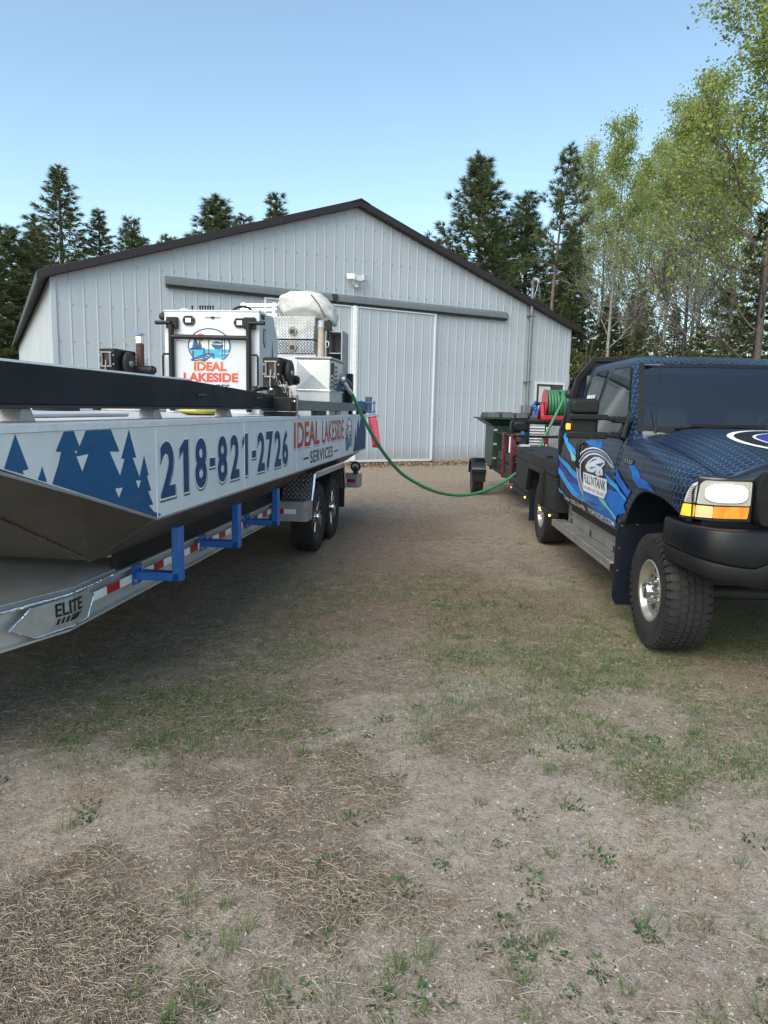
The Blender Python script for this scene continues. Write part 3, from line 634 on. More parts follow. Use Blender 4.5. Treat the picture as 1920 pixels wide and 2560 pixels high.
def wheel_set(T, places, r, w, rimr, rimfn, tread, blocks, name='wheel'):
    """first wheel built with sub-parts, the rest copied; places: list of (x, y, z, flip)"""
    first = None
    for (px, py, pz, flip) in places:
        if first is None:
            tm, td = tyre_mesh(r, w, rimr, tread, blocks=blocks); first = mesh_obj(name, tm.v, tm.f, m_rubber, 40); first.parent = T.root; o = first
            to = mesh_obj('tread', td.v, td.f, m_rubber, 30); to.parent = first
            for nm, mb_, mt in rimfn(rimr, w): q = mesh_obj(nm, mb_.v, mb_.f, mt, 35); q.parent = first
        else:
            o = first.copy(); col.objects.link(o)
            for ch in first.children: c = ch.copy(); col.objects.link(c); c.parent = o
        o.location = Vector((px, py, pz))-T.o; o.rotation_euler = (0, random.uniform(0, 6), math.pi if flip else 0)
def rim_trailer(rr, w):
    h = w/2; out = []
    out.append(('rim', MB().lathe([(rr, -h*.86), (rr+.004, -h*.92), (rr-.012, -h*.88), (rr-.02, -h*.6), (rr-.03, -h*.2), (.0, -h*.15)], (0,0,0), 'y', 40).lathe([(rr, -h*.8), (rr-.01, h*.85)], (0,0,0), 'y', 40), m_blackgloss))
    sp = MB()
    for k in range(8):
        a = 2*math.pi*k/8; ca, sa = math.cos(a), math.sin(a)
        for (r0, r1, wd0, wd1, y0, y1) in ((.05, rr-.015, .020, .032, -h*.72, -h*.80),):
            vs_ = []
            for rad, wd, yy in ((r0, wd0, y0), (r1, wd1, y1)):
                for sgn in (-1, 1):
                    for dep in (0, .03): vs_.append((rad*ca-sgn*wd*sa, yy+dep, rad*sa+sgn*wd*ca))
            sp.add(vs_, [(0,2,6,4),(1,5,7,3),(0,4,5,1),(2,3,7,6),(4,6,7,5),(0,1,3,2)])
    out.append(('spoke', sp, m_blackgloss))
    ac = MB()
    for k in range(16):
        a = 2*math.pi*k/16+.02; ca, sa = math.cos(a), math.sin(a); sgn = 1 if k % 2 else -1
        ac.bar((.075*ca, -h*.745, .075*sa), ((rr-.02)*ca, -h*.83, (rr-.02)*sa), .006, .004, up=(0,1,0))
    out.append(('machined_edge', ac, m_chrome))
    out.append(('hub_cap', MB().lathe([(.052,-h*.5),(.052,-h*.9),(.046,-h*1.05),(.03,-h*1.12),(0,-h*1.14)], (0,0,0), 'y', 20), m_chrome))
    return out
wheel_set(tr, [(7.95,1.90,.398,0),(8.80,1.90,.398,0),(7.95,mir(1.90),.398,1),(8.80,mir(1.90),.398,1)], .40, .235, .225, rim_trailer, 'rib', 60)
for s in (7.95, 8.80): tr.part('axle', MB().cyl((s, 2.0, .40), (s, mir(2.0), .40), .04, 10), m_dark)
jw = tr.part('roller_wheel', MB().lathe([(.045,-.025),(.075,-.025),(.08,0),(.075,.025),(.045,.025)], (10.68,1.83,.765), 'x', 20), m_rubber)
tr.part('hub', MB().lathe([(0,-.03),(.05,-.028),(.05,.028),(0,.03)], (10.68,1.83,.765), 'x', 16), m_whitep, parent=jw); tr.part('fork', MB().box(10.63,10.73,1.80,1.86,.655,.77), m_dark, parent=jw)

# ---- barge
m_rollers = mat('worn_steel', (.24,.22,.195), .45, metal=.6)
bg_ = Thing('work_barge', 'flat aluminium work barge with white lettered side panel and raked bow', 'barge', TF, (6.4, CY, .77))
HT = 1.546
st_ = [(1.95, 1.50, 1.488), (2.35, 1.400, 1.378), (2.88, 1.243, 1.127), (3.60, 1.034, .785), (3.66, 1.034, .768), (10.55, 1.034, .768), (10.80, 1.034, 1.00)]
hull = MB(); P = []
for (s, zc, zb) in st_:
    row = [(s, 1.704, HT), (s, 1.704, zc), (s, 2.10, zb), (s, mir(2.10), zb), (s, mir(1.704), zc), (s, mir(1.704), HT)]; P.append(row)
hull.grid(P); hull.add(P[0], [(0,1,2,3,4,5)]); hull.add(P[-1], [(5,4,3,2,1,0)])
m_hull = mat('raw_hull_aluminium', (.17,.148,.122), .42, metal=.5, var=.25, nscale=1.6, dirt=.5, dirtcol=(.08,.068,.055), bump=.05, bscale=5)
hu = bg_.part('hull', hull, m_hull, smooth=None)
bg_.part('weld_seam', bead([(2.35,2.09,1.372),(2.88,2.095,1.120),(3.6,2.095,.782)], .008).tube([(3.60,1.71,1.03),(3.62,2.1,.78)], .005, 6), m_hull, parent=hu)
m_deck = tread_mat('deck_tread', (.92,.94,.96), .034, .45, (0,1), 1.0); m_deck.node_tree.nodes['Principled BSDF'].inputs['Metallic'].default_value = .25
bg_.part('deck', MB().box(1.95, 10.8, 1.70, mir(1.70), HT+.001, HT+.012), m_deck)
m_gun = mat('pale_aluminium_edge', (.74,.77,.80), .5, metal=.2, var=.1)
bg_.part('gunwale', MB().box(1.94, 10.81, 1.694, 1.704, HT-.016, HT+.014), m_gun); bg_.part('gunwale', MB().box(1.94, 10.81, mir(1.704), mir(1.694), HT-.016, HT+.014), m_gun)
NS = 1.700      # outer plane of the near side panel
def on_side(off): return lambda u, v: (u, NS-off, v)
pan = poly_mb([(1.955, 1.502), (2.35, 1.404), (2.88, 1.247), (3.60, 1.036), (10.80, 1.036), (10.80, HT-.018), (1.955, HT-.018)], on_side(0))
panel = bg_.part('side_panel', pan, m_white, smooth=None)
bg_.part('chine_trim', MB().bar((3.6, 1.703, 1.032), (10.8, 1.703, 1.032), .012, .012).bar((1.95,1.703,1.50),(2.88,1.703,1.243),.012,.012).bar((2.88,1.703,1.243),(3.6,1.703,1.032),.012,.012), m_alu)
for s in (3.605, 5.06, 6.60): bg_.part('panel_seam', MB().box(s-.004, s+.004, NS-.0045, NS-.001, 1.045, HT-.02), m_tapew, parent=panel)
# forest silhouettes
TA = [(2.443,1.526),(2.47,1.473),(2.512,1.39),(2.475,1.387),(2.482,1.372),(2.37,1.403)]
TB = [(2.598,1.395),(2.613,1.36),(2.626,1.328),(2.566,1.344),(2.583,1.367)]
TC = [(2.757,1.526),(2.831,1.526),(2.87,1.459),(2.925,1.526),(3.139,1.526),(3.214,1.418),(3.122,1.423),(3.213,1.301),(3.262,1.381),(3.228,1.382),(3.314,1.52),(3.381,1.379),(3.345,1.379),(3.412,1.277),(3.466,1.384),(3.513,1.278),(3.493,1.276),(3.538,1.193),(3.502,1.196),(3.557,1.116),(3.507,1.12),(3.566,1.076),(3.628,1.06),(3.652,1.047),(3.59,1.043),(2.66,1.318),(2.706,1.389),(2.733,1.444),(2.694,1.447)]
for p_ in (TA, TB, TC): bg_.part('tree_graphic', poly_mb(p_, on_side(.0015)), m_treeblue, parent=panel, smooth=None)
for p_ in ([(2.84,1.418),(2.934,1.422),(2.881,1.351)], [(3.366,1.264),(3.42,1.258),(3.393,1.22)], [(3.159,1.245),(3.231,1.243),(3.191,1.198)], [(2.829,1.442),(2.848,1.441),(2.837,1.43)]): bg_.part('graphic_gap', poly_mb(p_, on_side(.003)), m_white, parent=panel, smooth=None)
def lettering(body, s0, s1, z0, z1, mt, bold, off, grow=0, dx=0, dz=0, sp=1.0):
    fn = lambda u, v: (s0-grow+(s1-s0+2*grow)*u+dx, NS-off, z0-grow+(z1-z0+2*grow)*v+dz)
    return text_mb(body, fn, bold, sp)
# phone number: grey shadow, white outline, navy figures
def spaced(body, slots, z0, z1, mt, bold, off, grow, dx=0, dz=0):
    m = MB()
    for ch, (a, b) in zip(body, slots):
        za, zb = (z0+.12, z0+.175) if ch == '-' else (z0, z1)
        if ch == '-': m.box(a-grow+dx, b+grow+dx, NS-off-.0005, NS-off, za-grow+dz, zb+grow+dz)
        elif ch == '1': poly_mb([(a-grow+dx+(b-a+2*grow)*u, z0-grow+dz+(z1-z0+2*grow)*v) for u, v in ((.42,0),(1,0),(1,1),(.55,1),(0,.84),(0,.66),(.42,.80))], on_side(off), m)
        else: t_ = text_mb(ch, lambda u, v, a=a, b=b: (a-grow+dx+(b-a+2*grow)*u, NS-off, z0-grow+dz+(z1-z0+2*grow)*v), bold); m.add(t_.v, t_.f)
    return m
SL = [(3.64,3.84),(3.90,4.03),(4.12,4.36),(4.40,4.52),(4.57,4.81),(4.87,5.08),(5.16,5.29),(5.37,5.50),(5.54,5.73),(5.78,5.97),(6.0,6.14),(6.14,6.28)]
SL = [(a+.012, b-.012) for a, b in [(3.636,3.853),(3.889,4.044),(4.118,4.328),(4.353,4.471),(4.498,4.702),(4.741,4.951),(4.993,5.147),(5.218,5.34),(5.355,5.572),(5.588,5.797),(5.829,6.051),(6.075,6.285)]]
num = bg_.part('phone_number_shadow', spaced('218-821-2726', SL, 1.135, 1.445, m_grey, .03, .0012, .012, .007, -.010), m_grey, parent=panel, smooth=None)
bg_.part('phone_number_outline', spaced('218-821-2726', SL, 1.135, 1.445, m_tapew, .03, .0024, .010), m_tapew, parent=panel, smooth=None)
bg_.part('phone_number', spaced('218-821-2726', SL, 1.135, 1.445, m_navy, .03, .0036, .0), m_navy, parent=panel, smooth=None)
def gradmat(name, z0, z1, c0, c1):
    t = NT(name); sx = t.new('SeparateXYZ'); t.link(t.coord('Object'), sx.inputs[0]); t.base(t.ramp(t.maprange(sx.outputs[2], z0, z1), [(0, c0), (1, c1)])); t.rough(.4); return t.mat
m_ideal = gradmat('red_orange_vinyl', 1.26-.77, 1.50-.77, (.44,.018,.022), (.50,.10,.022))
for mt, off, gr, dx, dz in ((m_grey, .0012, .006, .010, -.012), (m_tapew, .0024, .005, .004, -.006), (m_ideal, .0036, 0, 0, 0)):
    bg_.part('company_name', lettering('IDEAL', 6.49, 7.56, 1.258, 1.506, mt, .018, off, gr, dx, dz), mt, parent=panel, smooth=None); bg_.part('company_name', lettering('LAKESIDE', 7.70, 8.96, 1.258, 1.504, mt, .008, off, gr, dx, dz, 1.06), mt, parent=panel, smooth=None)
for mt, off, gr, dx, dz in ((m_tapew, .0012, .006, .012, -.008), (m_ink, .0024, 0, 0, 0)):
    m = lettering('SERVICES', 7.15, 8.29, 1.072, 1.203, mt, .02, off, gr, dx, dz, 1.15); m.box(6.86+dx, 7.08+dx, NS-off-.0005, NS-off, 1.128+dz, 1.148+dz); m.box(8.36+dx, 8.60+dx, NS-off-.0005, NS-off, 1.122+dz, 1.14+dz)
    bg_.part('services_line', m, mt, parent=panel, smooth=None)
m_sun = mat('orange_vinyl', (.62,.11,.025), .4); m_teal = mat('teal_vinyl', (.045,.36,.52), .4); m_cream = mat('cream_vinyl', (.55,.42,.28), .4); m_logoblue = mat('logo_blue_vinyl', (.02,.085,.20), .4)
def logo(T, parent, fn):
    """lakeside emblem drawn in a unit box: ring, sun, firs, lake, dock and boat lift. fn(u, v, off)"""
    f = lambda off: (lambda u, v: fn(u, v, off))
    A0, A1 = -52, 232
    def P(name, m, mt): T.part(name, m, mt, parent=parent, smooth=None)
    back = [(.5+.47*math.cos(R(A0+(A1-A0)*i/40)), .55+.44*math.sin(R(A0+(A1-A0)*i/40))) for i in range(41)]; P('emblem_ground', poly_mb(back, f(.0012)), m_tapew)
    lake = [(.5+.46*math.cos(R(a)), .55+.43*math.sin(R(a))) for a in list(range(-52, -10, 6))]+[(.955,.47),(.045,.47)]+[(.5+.46*math.cos(R(a)), .55+.43*math.sin(R(a))) for a in list(range(192, 233, 6))]; P('emblem_lake', poly_mb(lake, f(.002)), m_teal)
    P('emblem_ring', ring_mb(.5, .55, .5, .47, .035, f(.0028), A0, A1), m_logoblue)
    P('emblem_sun', poly_mb(circ(.31, .78, .10, .10), f(.0028)), m_sun)
    fir = lambda x, b, w, h: [(x-w, b),(x-w*.45, b+h*.22),(x-w*.75, b+h*.22),(x-w*.33, b+h*.46),(x-w*.55, b+h*.46),(x-w*.2, b+h*.7),(x-w*.36, b+h*.7),(x, b+h),(x+w*.36, b+h*.7),(x+w*.2, b+h*.7),(x+w*.55, b+h*.46),(x+w*.33, b+h*.46),(x+w*.75, b+h*.22),(x+w*.45, b+h*.22),(x+w, b)]
    m = poly_mb(fir(.18, .47, .12, .31), f(.0034)); poly_mb(fir(.28, .47, .09, .22), f(.0034), m); poly_mb([(.04,.45),(.40,.46),(.34,.49),(.06,.50)], f(.0034), m); P('emblem_fir', m, m_logoblue)
    m = poly_mb([(.05,.19),(.10,.15),(.40,.15),(.62,.33),(.58,.37),(.40,.36)], f(.0034)); 
    for (x, b, t_) in ((.12,.17,.42),(.38,.14,.50),(.60,.22,.36)): poly_mb([(x-.02,b),(x+.02,b),(x+.02,t_),(x-.02,t_)], f(.0046), m)
    P('emblem_dock', m, m_logoblue)
    m = MB()
    for k in range(4): poly_mb([(.16+.09*k,.19+.04*k),(.30+.07*k,.165+.035*k),(.32+.07*k,.18+.035*k),(.18+.09*k,.205+.04*k)], f(.004), m)
    P('emblem_plank', m, m_cream)
    m = poly_mb([(.44,.82),(.84,.82),(.90,.74),(.86,.74),(.81,.79),(.50,.79)], f(.0034))
    for x, b, t_ in ((.49,.36,.80),(.80,.28,.78),(.86,.30,.75)): poly_mb([(x-.012,b),(x+.012,b),(x+.012,t_),(x-.012,t_)], f(.0034), m)
    poly_mb([(.53,.60),(.83,.58),(.82,.53),(.76,.47),(.64,.47),(.60,.51)], f(.0034), m); poly_mb([(.57,.62),(.80,.61),(.76,.66),(.66,.68),(.60,.66)], f(.0034), m); P('emblem_boat_lift', m, m_logoblue)
    m = MB()
    for (x, y_) in ((.52,.22),(.60,.165),(.74,.35)): poly_mb([(x,y_),(x+.08,y_+.02),(x+.16,y_),(x+.24,y_+.018),(x+.24,y_+.03),(x+.16,y_+.012),(x+.08,y_+.032),(x,y_+.012)], f(.0034), m)
    P('emblem_wave', m, m_tapew)
logo(bg_, panel, lambda u, v, off: (9.10+u*.50, NS-off, 1.02+v*.485))
sl_ = [(9.69,1.056),(9.80,1.20),(9.78,1.21),(9.86,1.385),(9.92,1.24),(9.95,1.25),(10.0,1.40),(9.98,1.40),(10.12,1.52),(10.17,1.36),(10.22,1.42),(10.30,1.525),(10.52,1.525),(10.55,1.40),(10.60,1.46),(10.68,1.38),(10.79,1.30),(10.79,1.045),(9.75,1.045)]
bg_.part('forest_graphic', poly_mb(sl_, on_side(.0015)), m_slate, parent=panel, smooth=None)
m = MB(); m.add([(10.803, 1.72, HT-.02), (10.90, 1.74, HT-.02), (10.90, 1.74, 1.44), (10.803, 1.72, 1.33), (10.803, 2.2, HT-.02), (10.90, 2.2, HT-.02), (10.90, 2.2, 1.44), (10.803, 2.2, 1.33)], [(0,1,2,3),(4,7,6,5),(0,4,5,1),(1,5,6,2),(2,6,7,3)]); bg_.part('stern_gusset', m, m_whitep)
# long deck beams with feet
def beam(y0, y1):
    m = MB(); secs = [(1.45, 1.63, 1.805), (4.6, 1.632, 1.805), (6.55, 1.634, 1.752)]; P = [[(s, y0, a), (s, y0, b), (s, y1, b), (s, y1, a), (s, y0, a)] for s, a, b in secs]; m.grid(P); m.add(P[0][:4], [(0,1,2,3)]); m.add(P[-1][:4], [(3,2,1,0)]); return m
m_beam = mat('scuffed_black_beam', (.008,.011,.016), .5, var=.4, nscale=2, spec=.25, dirt=.6, dirtcol=(.03,.028,.027))
for (a, b) in ((1.90, 2.03), (mir(2.03), mir(1.90))):
    bo = bg_.part('deck_beam', beam(a, b), m_beam, bevel=.006)
    bg_.part('beam_cap', MB().box(1.46, 4.58, a+.004, b-.004, 1.806, 1.816), m_tapew, parent=bo); bg_.part('beam_flange', MB().box(1.46, 6.5, a-.006, b+.006, 1.618, 1.632), m_dark, parent=bo)
    for s in (2.84, 4.10, 5.35): bg_.part('beam_foot', MB().add([(s-.055,a+.01,HT+.013),(s+.055,a+.01,HT+.013),(s+.055,b-.01,HT+.013),(s-.055,b-.01,HT+.013),(s-.035,a+.02,1.618),(s+.035,a+.02,1.618),(s+.035,b-.02,1.618),(s-.035,b-.02,1.618)], [(0,3,2,1),(4,5,6,7),(0,1,5,4),(1,2,6,5),(2,3,7,6),(3,0,4,7)]), m_stepm, parent=bo, bevel=.004)
    for s in (4.72, 6.0): bg_.part('lashing_eye', MB().tube([(s-.04, a-.004, 1.71),(s-.03, a-.03, 1.715),(s+.03, a-.03, 1.715),(s+.04, a-.004, 1.71)], .008, 6), m_dark, parent=bo)
    # grey rear beam with end clamp
    r0, r1 = (a-.165, a-.095) if a < CY else (b+.095, b+.165); rb = bg_.part('rear_beam', MB().box(6.60, 10.98, r0, r1, 1.610, 1.715), m_track, bevel=.005)
    for s in (7.6, 9.0, 10.5): bg_.part('beam_block', MB().box(s, s+.5, r0+.003, r1-.003, HT+.013, 1.609), m_dark if s < 7.7 or s > 10 else m_aluw, parent=rb)
    cl = bg_.part('beam_clamp', MB().box(6.48, 6.76, min(r0-.012, a-.075), max(r1+.012, b-.02), 1.605, 1.735).box(6.50, 6.74, min(r0-.005, a-.065), max(r1+.005, b-.03), HT+.013, 1.60), m_black, bevel=.006)
    for s in (6.56, 6.68): bg_.part('bolt', MB().lathe([(0,-.014),(.017,-.014),(.017,0)], (s, min(r0-.012, a-.075)-.001, 1.695), 'y', 8), m_chrome, parent=cl)
    bg_.part('clamp_pin', MB().cyl((6.62, r0-.03, 1.56), (6.62, r0-.03, 1.76), .012, 8).cyl((6.62,r0-.03,1.545),(6.62,r0-.03,1.575),.024,8), m_rollers, parent=cl)
    for s, tx_ in ((6.55, -.10), (6.70, .03)):
        m = MB()
        for k in range(8):
            t_ = k/7; c = Vector((s+tx_*t_, (r0 if a < CY else a)+.02+.15*t_, 1.735+.22*t_)); d_ = .012
            m.tube([c+Vector((d_*math.cos(q)*(1 if k % 2 else .2), d_*math.cos(q)*(.2 if k % 2 else 1), .022*math.sin(q))) for q in [i*math.pi/4 for i in range(8)]], .005, 5, closed=True)
        bg_.part('chain', m, m_rollers, parent=cl)
# loose dark timber and gear on the deck under and behind the beam
bg_.part('deck_hatch', MB().box(3.1, 4.6, 2.35, 3.6, HT+.013, HT+.035), m_aluw, bevel=.01)

def deckthing(name, label, cat, o): return Thing(name, label, cat, TF, o)
# yellow and teal bits of gear on deck
gm = MB().ellipsoid((6.0, 2.4, HT+.045), .3, .16, .035, 16, 6, .12); single('folded_tarp', gm, mat('yellow_tarp', (.45,.42,.10), .7), 'folded yellow tarp lying on the deck under the black beam', 'tarp', TF, (6.0, 2.4, HT+.01))
single('coiled_strap', MB().lathe([(.05,0),(.16,0),(.16,.06),(.05,.06),(.05,0)], (2.45, 2.75, HT+.014), 'z', 20), m_plastic, 'coiled black strap on the deck behind the long black beam', 'strap', TF, (2.45, 2.75, HT))
# helm console
X0, X1, Y0, Y1, ZT = 7.20, 7.88, 2.25, 3.27, 2.605
hc = deckthing('helm_console', 'white boxy helm console with emblem, work lights and black tube gate', 'console', (7.55, 2.76, HT+.012))
cb = hc.part('cabinet', MB().prism([(X0, HT+.012), (X0, ZT-.02), (X0+.01, ZT), (X1-.18, ZT), (X1, ZT-.25), (X1, HT+.012)], Y0, Y1), m_whitep, bevel=.008)
hc.part('gate_panel', MB().box(X0-.022, X0-.004, 2.36, 3.16, 1.62, 2.30), m_whitep, bevel=.004)
hc.part('top_trim', MB().box(X0-.004, X0+.05, Y0-.004, Y1+.004, ZT-.012, ZT+.006), m_whitep, bevel=.004)
for (y, z) in ((3.00, 2.505), (2.455, 2.483)):
    oc = [(y+.062*sx_, z+.046*sz_) for sx_, sz_ in ((-.6,-1),(.6,-1),(1,-.5),(1,.5),(.6,1),(-.6,1),(-1,.5),(-1,-.5))]
    wl_ = hc.part('work_light', MB().prism(oc, X0-.022, X0-.003, 'x'), m_plastic, bevel=.004); led = MB().box(X0-.026, X0-.022, y-.028, y+.028, z-.022, z+.022)
    hc.part('led', led, m_tapew, parent=wl_)
    for a, b in ((-.047, .022), (.047, .022), (-.047, -.022), (.047, -.022)): hc.part('screw', MB().lathe([(0,-.026),(.006,-.026),(.006,-.02)], (X0, y+a, z+b), 'x', 8), m_galv, parent=wl_)
hc.part('maker_badge', MB().box(X0-.006, X0-.002, 2.66, 2.83, 2.532, 2.537).prism([(2.725,2.545),(2.77,2.545),(2.76,2.525),(2.747,2.518),(2.735,2.525)], X0-.009, X0-.002, 'x'), m_ink)
gt = hc.part('gate_tube', MB().tube([(X0-.06,3.17,1.58),(X0-.06,3.17,2.46)], .029, 10), m_black); hc.part('gate_tube', MB().tube([(X0-.06,2.345,1.58),(X0-.06,2.345,2.46)], .029, 10), m_black)
hc.part('cross_tube', MB().cyl((X0-.065, 3.17, 2.335), (X0-.065, 2.345, 2.325), .025, 10), m_black, parent=gt)
for sy, yy in ((1, 3.17), (-1, 2.345)):
    hc.part('hinge', MB().box(X0-.05, X0-.004, yy-.06, yy+.06, 2.42, 2.535).cyl((X0-.06, yy, 2.475), (X0-.06, yy+sy*.17, 2.475), .020, 10), m_black, parent=gt, bevel=.006)
    hc.part('grab_handle', MB().tube([(X0-.06,yy,2.16),(X0-.06,yy+sy*.085,2.16),(X0-.06,yy+sy*.095,2.14),(X0-.06,yy+sy*.095,1.86),(X0-.06,yy+sy*.085,1.84),(X0-.06,yy,1.84)], .011, 8), m_black, parent=gt)
logo(hc, cb, lambda u, v, off: (X0-.023-off, 3.008-u*.461, 2.085+(v-.13)*.385))
m_ideal2 = gradmat('red_orange_vinyl_small', 1.88-HT-.012, 2.09-HT-.012, (.50,.03,.035), (.55,.11,.025))
for mt, off, g_ in ((m_grey, .0008, .006), (m_tapew, .0016, .004), (m_ideal2, .0026, 0)):
    m = text_mb('IDEAL', lambda u, v: (X0-.0235-off, 2.946+g_-(.355+2*g_)*u, 1.995-g_+(.094+2*g_)*v), .04); m2 = text_mb('LAKESIDE', lambda u, v: (X0-.0235-off, 3.06+g_-(.59+2*g_)*u, 1.882-g_+(.096+2*g_)*v), .04); hc.part('company_name', m, mt, parent=cb, smooth=None); hc.part('company_name', m2, mt, parent=cb, smooth=None)
hc.part('company_name', text_mb('SERVICES', lambda u, v: (X0-.026, 2.98-.42*u, 1.80+.06*v), .02), m_ink, parent=cb, smooth=None)
m = poly_mb([(7.60,1.9),(7.70,1.9),(7.66,2.12),(7.69,2.12),(7.655,2.36),(7.62,2.12),(7.645,2.12)], lambda u, v: (u, Y0-.002, v)); hc.part('tree_graphic', m, m_slate, parent=cb, smooth=None)
m = poly_mb([(7.4,1.6),(7.86,1.6),(7.80,1.95),(7.74,1.78),(7.66,2.02),(7.58,1.75),(7.50,1.9),(7.46,1.7)], lambda u, v: (u, Y0-.0015, v)); hc.part('tree_graphic', m, m_slate, parent=cb, smooth=None)
hc.part('shield_badge', MB().prism([(7.33,2.44),(7.40,2.44),(7.405,2.30),(7.365,2.25),(7.325,2.30)], Y0-.006, Y0-.001), m_ink); hc.part('shield_badge', MB().prism([(7.34,2.43),(7.39,2.43),(7.393,2.31),(7.365,2.27),(7.337,2.31)], Y0-.008, Y0-.0065), m_alu)
hc.part('latch', MB().box(7.25,7.32,Y0-.02,Y0-.001,2.53,2.575), m_dark, bevel=.004)
lv = None
for y in (2.995, 2.91, 2.883, 2.855, 2.826, 2.798, 2.77):
    hc.part('control_lever', MB().cyl((X0+.09, y, ZT), (X0+.08, y, ZT+.018), .004, 6).tube([(X0+.08, y, ZT+.018),(X0+.075, y, ZT+.06)], [.007,.0105], 8), m_plastic)
hc.part('antenna_dome', MB().lathe([(.055,0),(.055,.012),(.035,.028),(0,.033)], (X0+.1,3.09,ZT), 'z', 18), m_tapew); hc.part('compass', MB().lathe([(.02,0),(.028,.02),(.016,.035),(0,.038)], (X0+.1,2.715,ZT), 'z', 14), m_chrome)
hc.part('steering_wheel', MB().tube([(X0+.30+.05*math.sin(a), 2.545+.15*math.cos(a), ZT-.06+.15*math.sin(a)) for a in [i*2*math.pi/28 for i in range(28)]], .013, 8, closed=True).cyl((X0+.28,2.545,ZT-.07),(X0+.36,2.545,ZT-.09),.025).bar((X0+.30,2.42,ZT-.07),(X0+.30,2.67,ZT-.07),.02,.012), m_plastic)
hc.part('side_lamp', MB().ellipsoid((X0+.05, Y1+.04, 2.55), .03, .04, .04), m_dark)
# tool cabinet with tread-plate lids, standing behind the fuel box
tc = deckthing('tool_cabinet', 'tread-plate aluminium tool cabinet stacked behind the fuel box', 'cabinet', (9.8, 2.5, HT+.012))
tc.part('body', MB().box(9.55, 10.15, 2.20, 2.80, HT+.013, 2.36), m_alu, bevel=.008)
lb = tc.part('lower_box', MB().add([(9.50,2.22,2.36),(9.50,2.77,2.36),(9.47,2.79,2.525),(9.47,2.21,2.525),(10.15,2.22,2.36),(10.15,2.77,2.36),(10.15,2.79,2.525),(10.15,2.21,2.525)], [(0,1,2,3),(7,6,5,4),(0,3,7,4),(1,5,6,2),(2,6,7,3),(0,4,5,1)]), m_treadv, bevel=.004)
ub = tc.part('upper_box', MB().add([(9.47,2.22,2.545),(9.47,2.78,2.545),(9.43,2.835,2.83),(9.43,2.19,2.83),(10.15,2.22,2.545),(10.15,2.78,2.545),(10.15,2.835,2.83),(10.15,2.19,2.83)], [(0,1,2,3),(7,6,5,4),(0,3,7,4),(1,5,6,2),(2,6,7,3),(0,4,5,1)]), tread_mat('tread_plate_pale', (.98,1.0,1.0), .03, .4, (1,2)), bevel=.004)
for par, yy, zz, xx in ((lb, 2.51, 2.44, 9.478), (ub, 2.50, 2.645, 9.446)):
    lt = tc.part('paddle_latch', MB().prism([(yy+.062*math.cos(a)*(1 if abs(math.sin(a)) < .8 else .8), zz+.058*math.sin(a)) for a in [i*math.pi/8 for i in range(16)]], xx-.010, xx+.01, 'x'), m_rollers, parent=par, bevel=.004); tc.part('paddle', MB().box(xx-.016, xx-.009, yy-.03, yy+.03, zz-.035, zz+.02), m_dark, parent=par, bevel=.003)
tc.part('rolled_mat', MB().cyl((9.55, 2.13, 1.9), (9.55, 2.13, 2.76), .05, 20), mat('beige_roll', (.42,.36,.28), .7)); tc.part('roll_cap', MB().cyl((9.55,2.13,2.70),(9.55,2.13,2.79),.056,20), m_whitep)
tc.part('ratchet_strap', MB().tube([(9.50,2.02,2.80),(9.48,2.03,2.55),(9.50,2.03,2.3),(9.52,2.03,1.95)], .018, 8).box(9.45,9.53,1.98,2.07,2.66,2.78), m_plastic); tc.part('strap_hook', MB().tube([(9.46+.0*math.sin(a),2.03+.022*math.cos(a),2.48+.04*math.sin(a)) for a in [i*math.pi/6 for i in range(12)]], .006, 6, closed=True), m_chrome)
om = MB()
for bx in ((9.5,9.95,1.835,1.85,1.9,2.64),(9.5,9.95,2.02,2.035,1.9,2.70),(9.5,9.95,1.835,2.035,2.64,2.66),(9.93,9.95,1.85,2.02,1.9,2.64),(9.5,9.95,1.85,2.02,2.36,2.372)): om.box(*bx)
single('open_locker', om, mat('grey_locker', (.30,.32,.33), .5), 'tall open-fronted grey locker beside the tool cabinet', 'locker', TF, (9.8, 1.93, 1.9))
tc.part('locker_stand', MB().box(9.52, 9.94, 1.85, 2.02, HT+.013, 1.895), m_dark)
# wrapped bundle strapped on top of the cabinet
def lumpy(c, rx, ry, rz, seed, n=56, m=30, amp=.1, taper=None):
    vs_, fs = [], []; from_noise = __import__('mathutils').noise
    for i in range(m+1):
        t = math.pi*i/m
        for k in range(n):
            a = 2*math.pi*k/n; sx_, sy_, sz_ = math.sin(t)*math.cos(a), math.sin(t)*math.sin(a), math.cos(t)
            q = Vector((sx_*2.2+seed, sy_*2.2, sz_*2.2)); d = 1+amp*from_noise.noise(q)+amp*.5*from_noise.noise(q*3.1)+amp*.28*abs(from_noise.noise(q*7.3))
            p = .75; f_ = lambda v_: math.copysign(abs(v_)**p, v_); x_, y_, z_ = rx*f_(sx_)*d, ry*f_(sy_)*d, rz*f_(sz_)*d
            if taper: x_, y_, z_ = taper(x_, y_, z_)
            vs_.append((c[0]+x_, c[1]+y_, c[2]+z_))
    for i in range(m):
        for k in range(n): fs.append((i*n+k,(i+1)*n+k,(i+1)*n+(k+1)%n,i*n+(k+1)%n))
    mb = MB(); mb.add(vs_, fs); return mb
tarp = NT('white_wrap'); v_ = tarp.coord('Object'); w_ = tarp.noise(v_, 14, 8, .65, dist=1.2); tarp.base(tarp.ramp(w_, [(.25, (.46,.46,.43)), (.5, (.64,.65,.62))])); tarp.rough(.6); tarp.bump(tarp.math('ADD', w_, tarp.math('ADD', tarp.noise(v_, 45, 6, .7, dist=.8), tarp.math('MULTIPLY', tarp.noise(tarp.coord('Object', (1,2.5,6)), 9, 6, .7, dist=2.0), 2.0))), .45, .02)
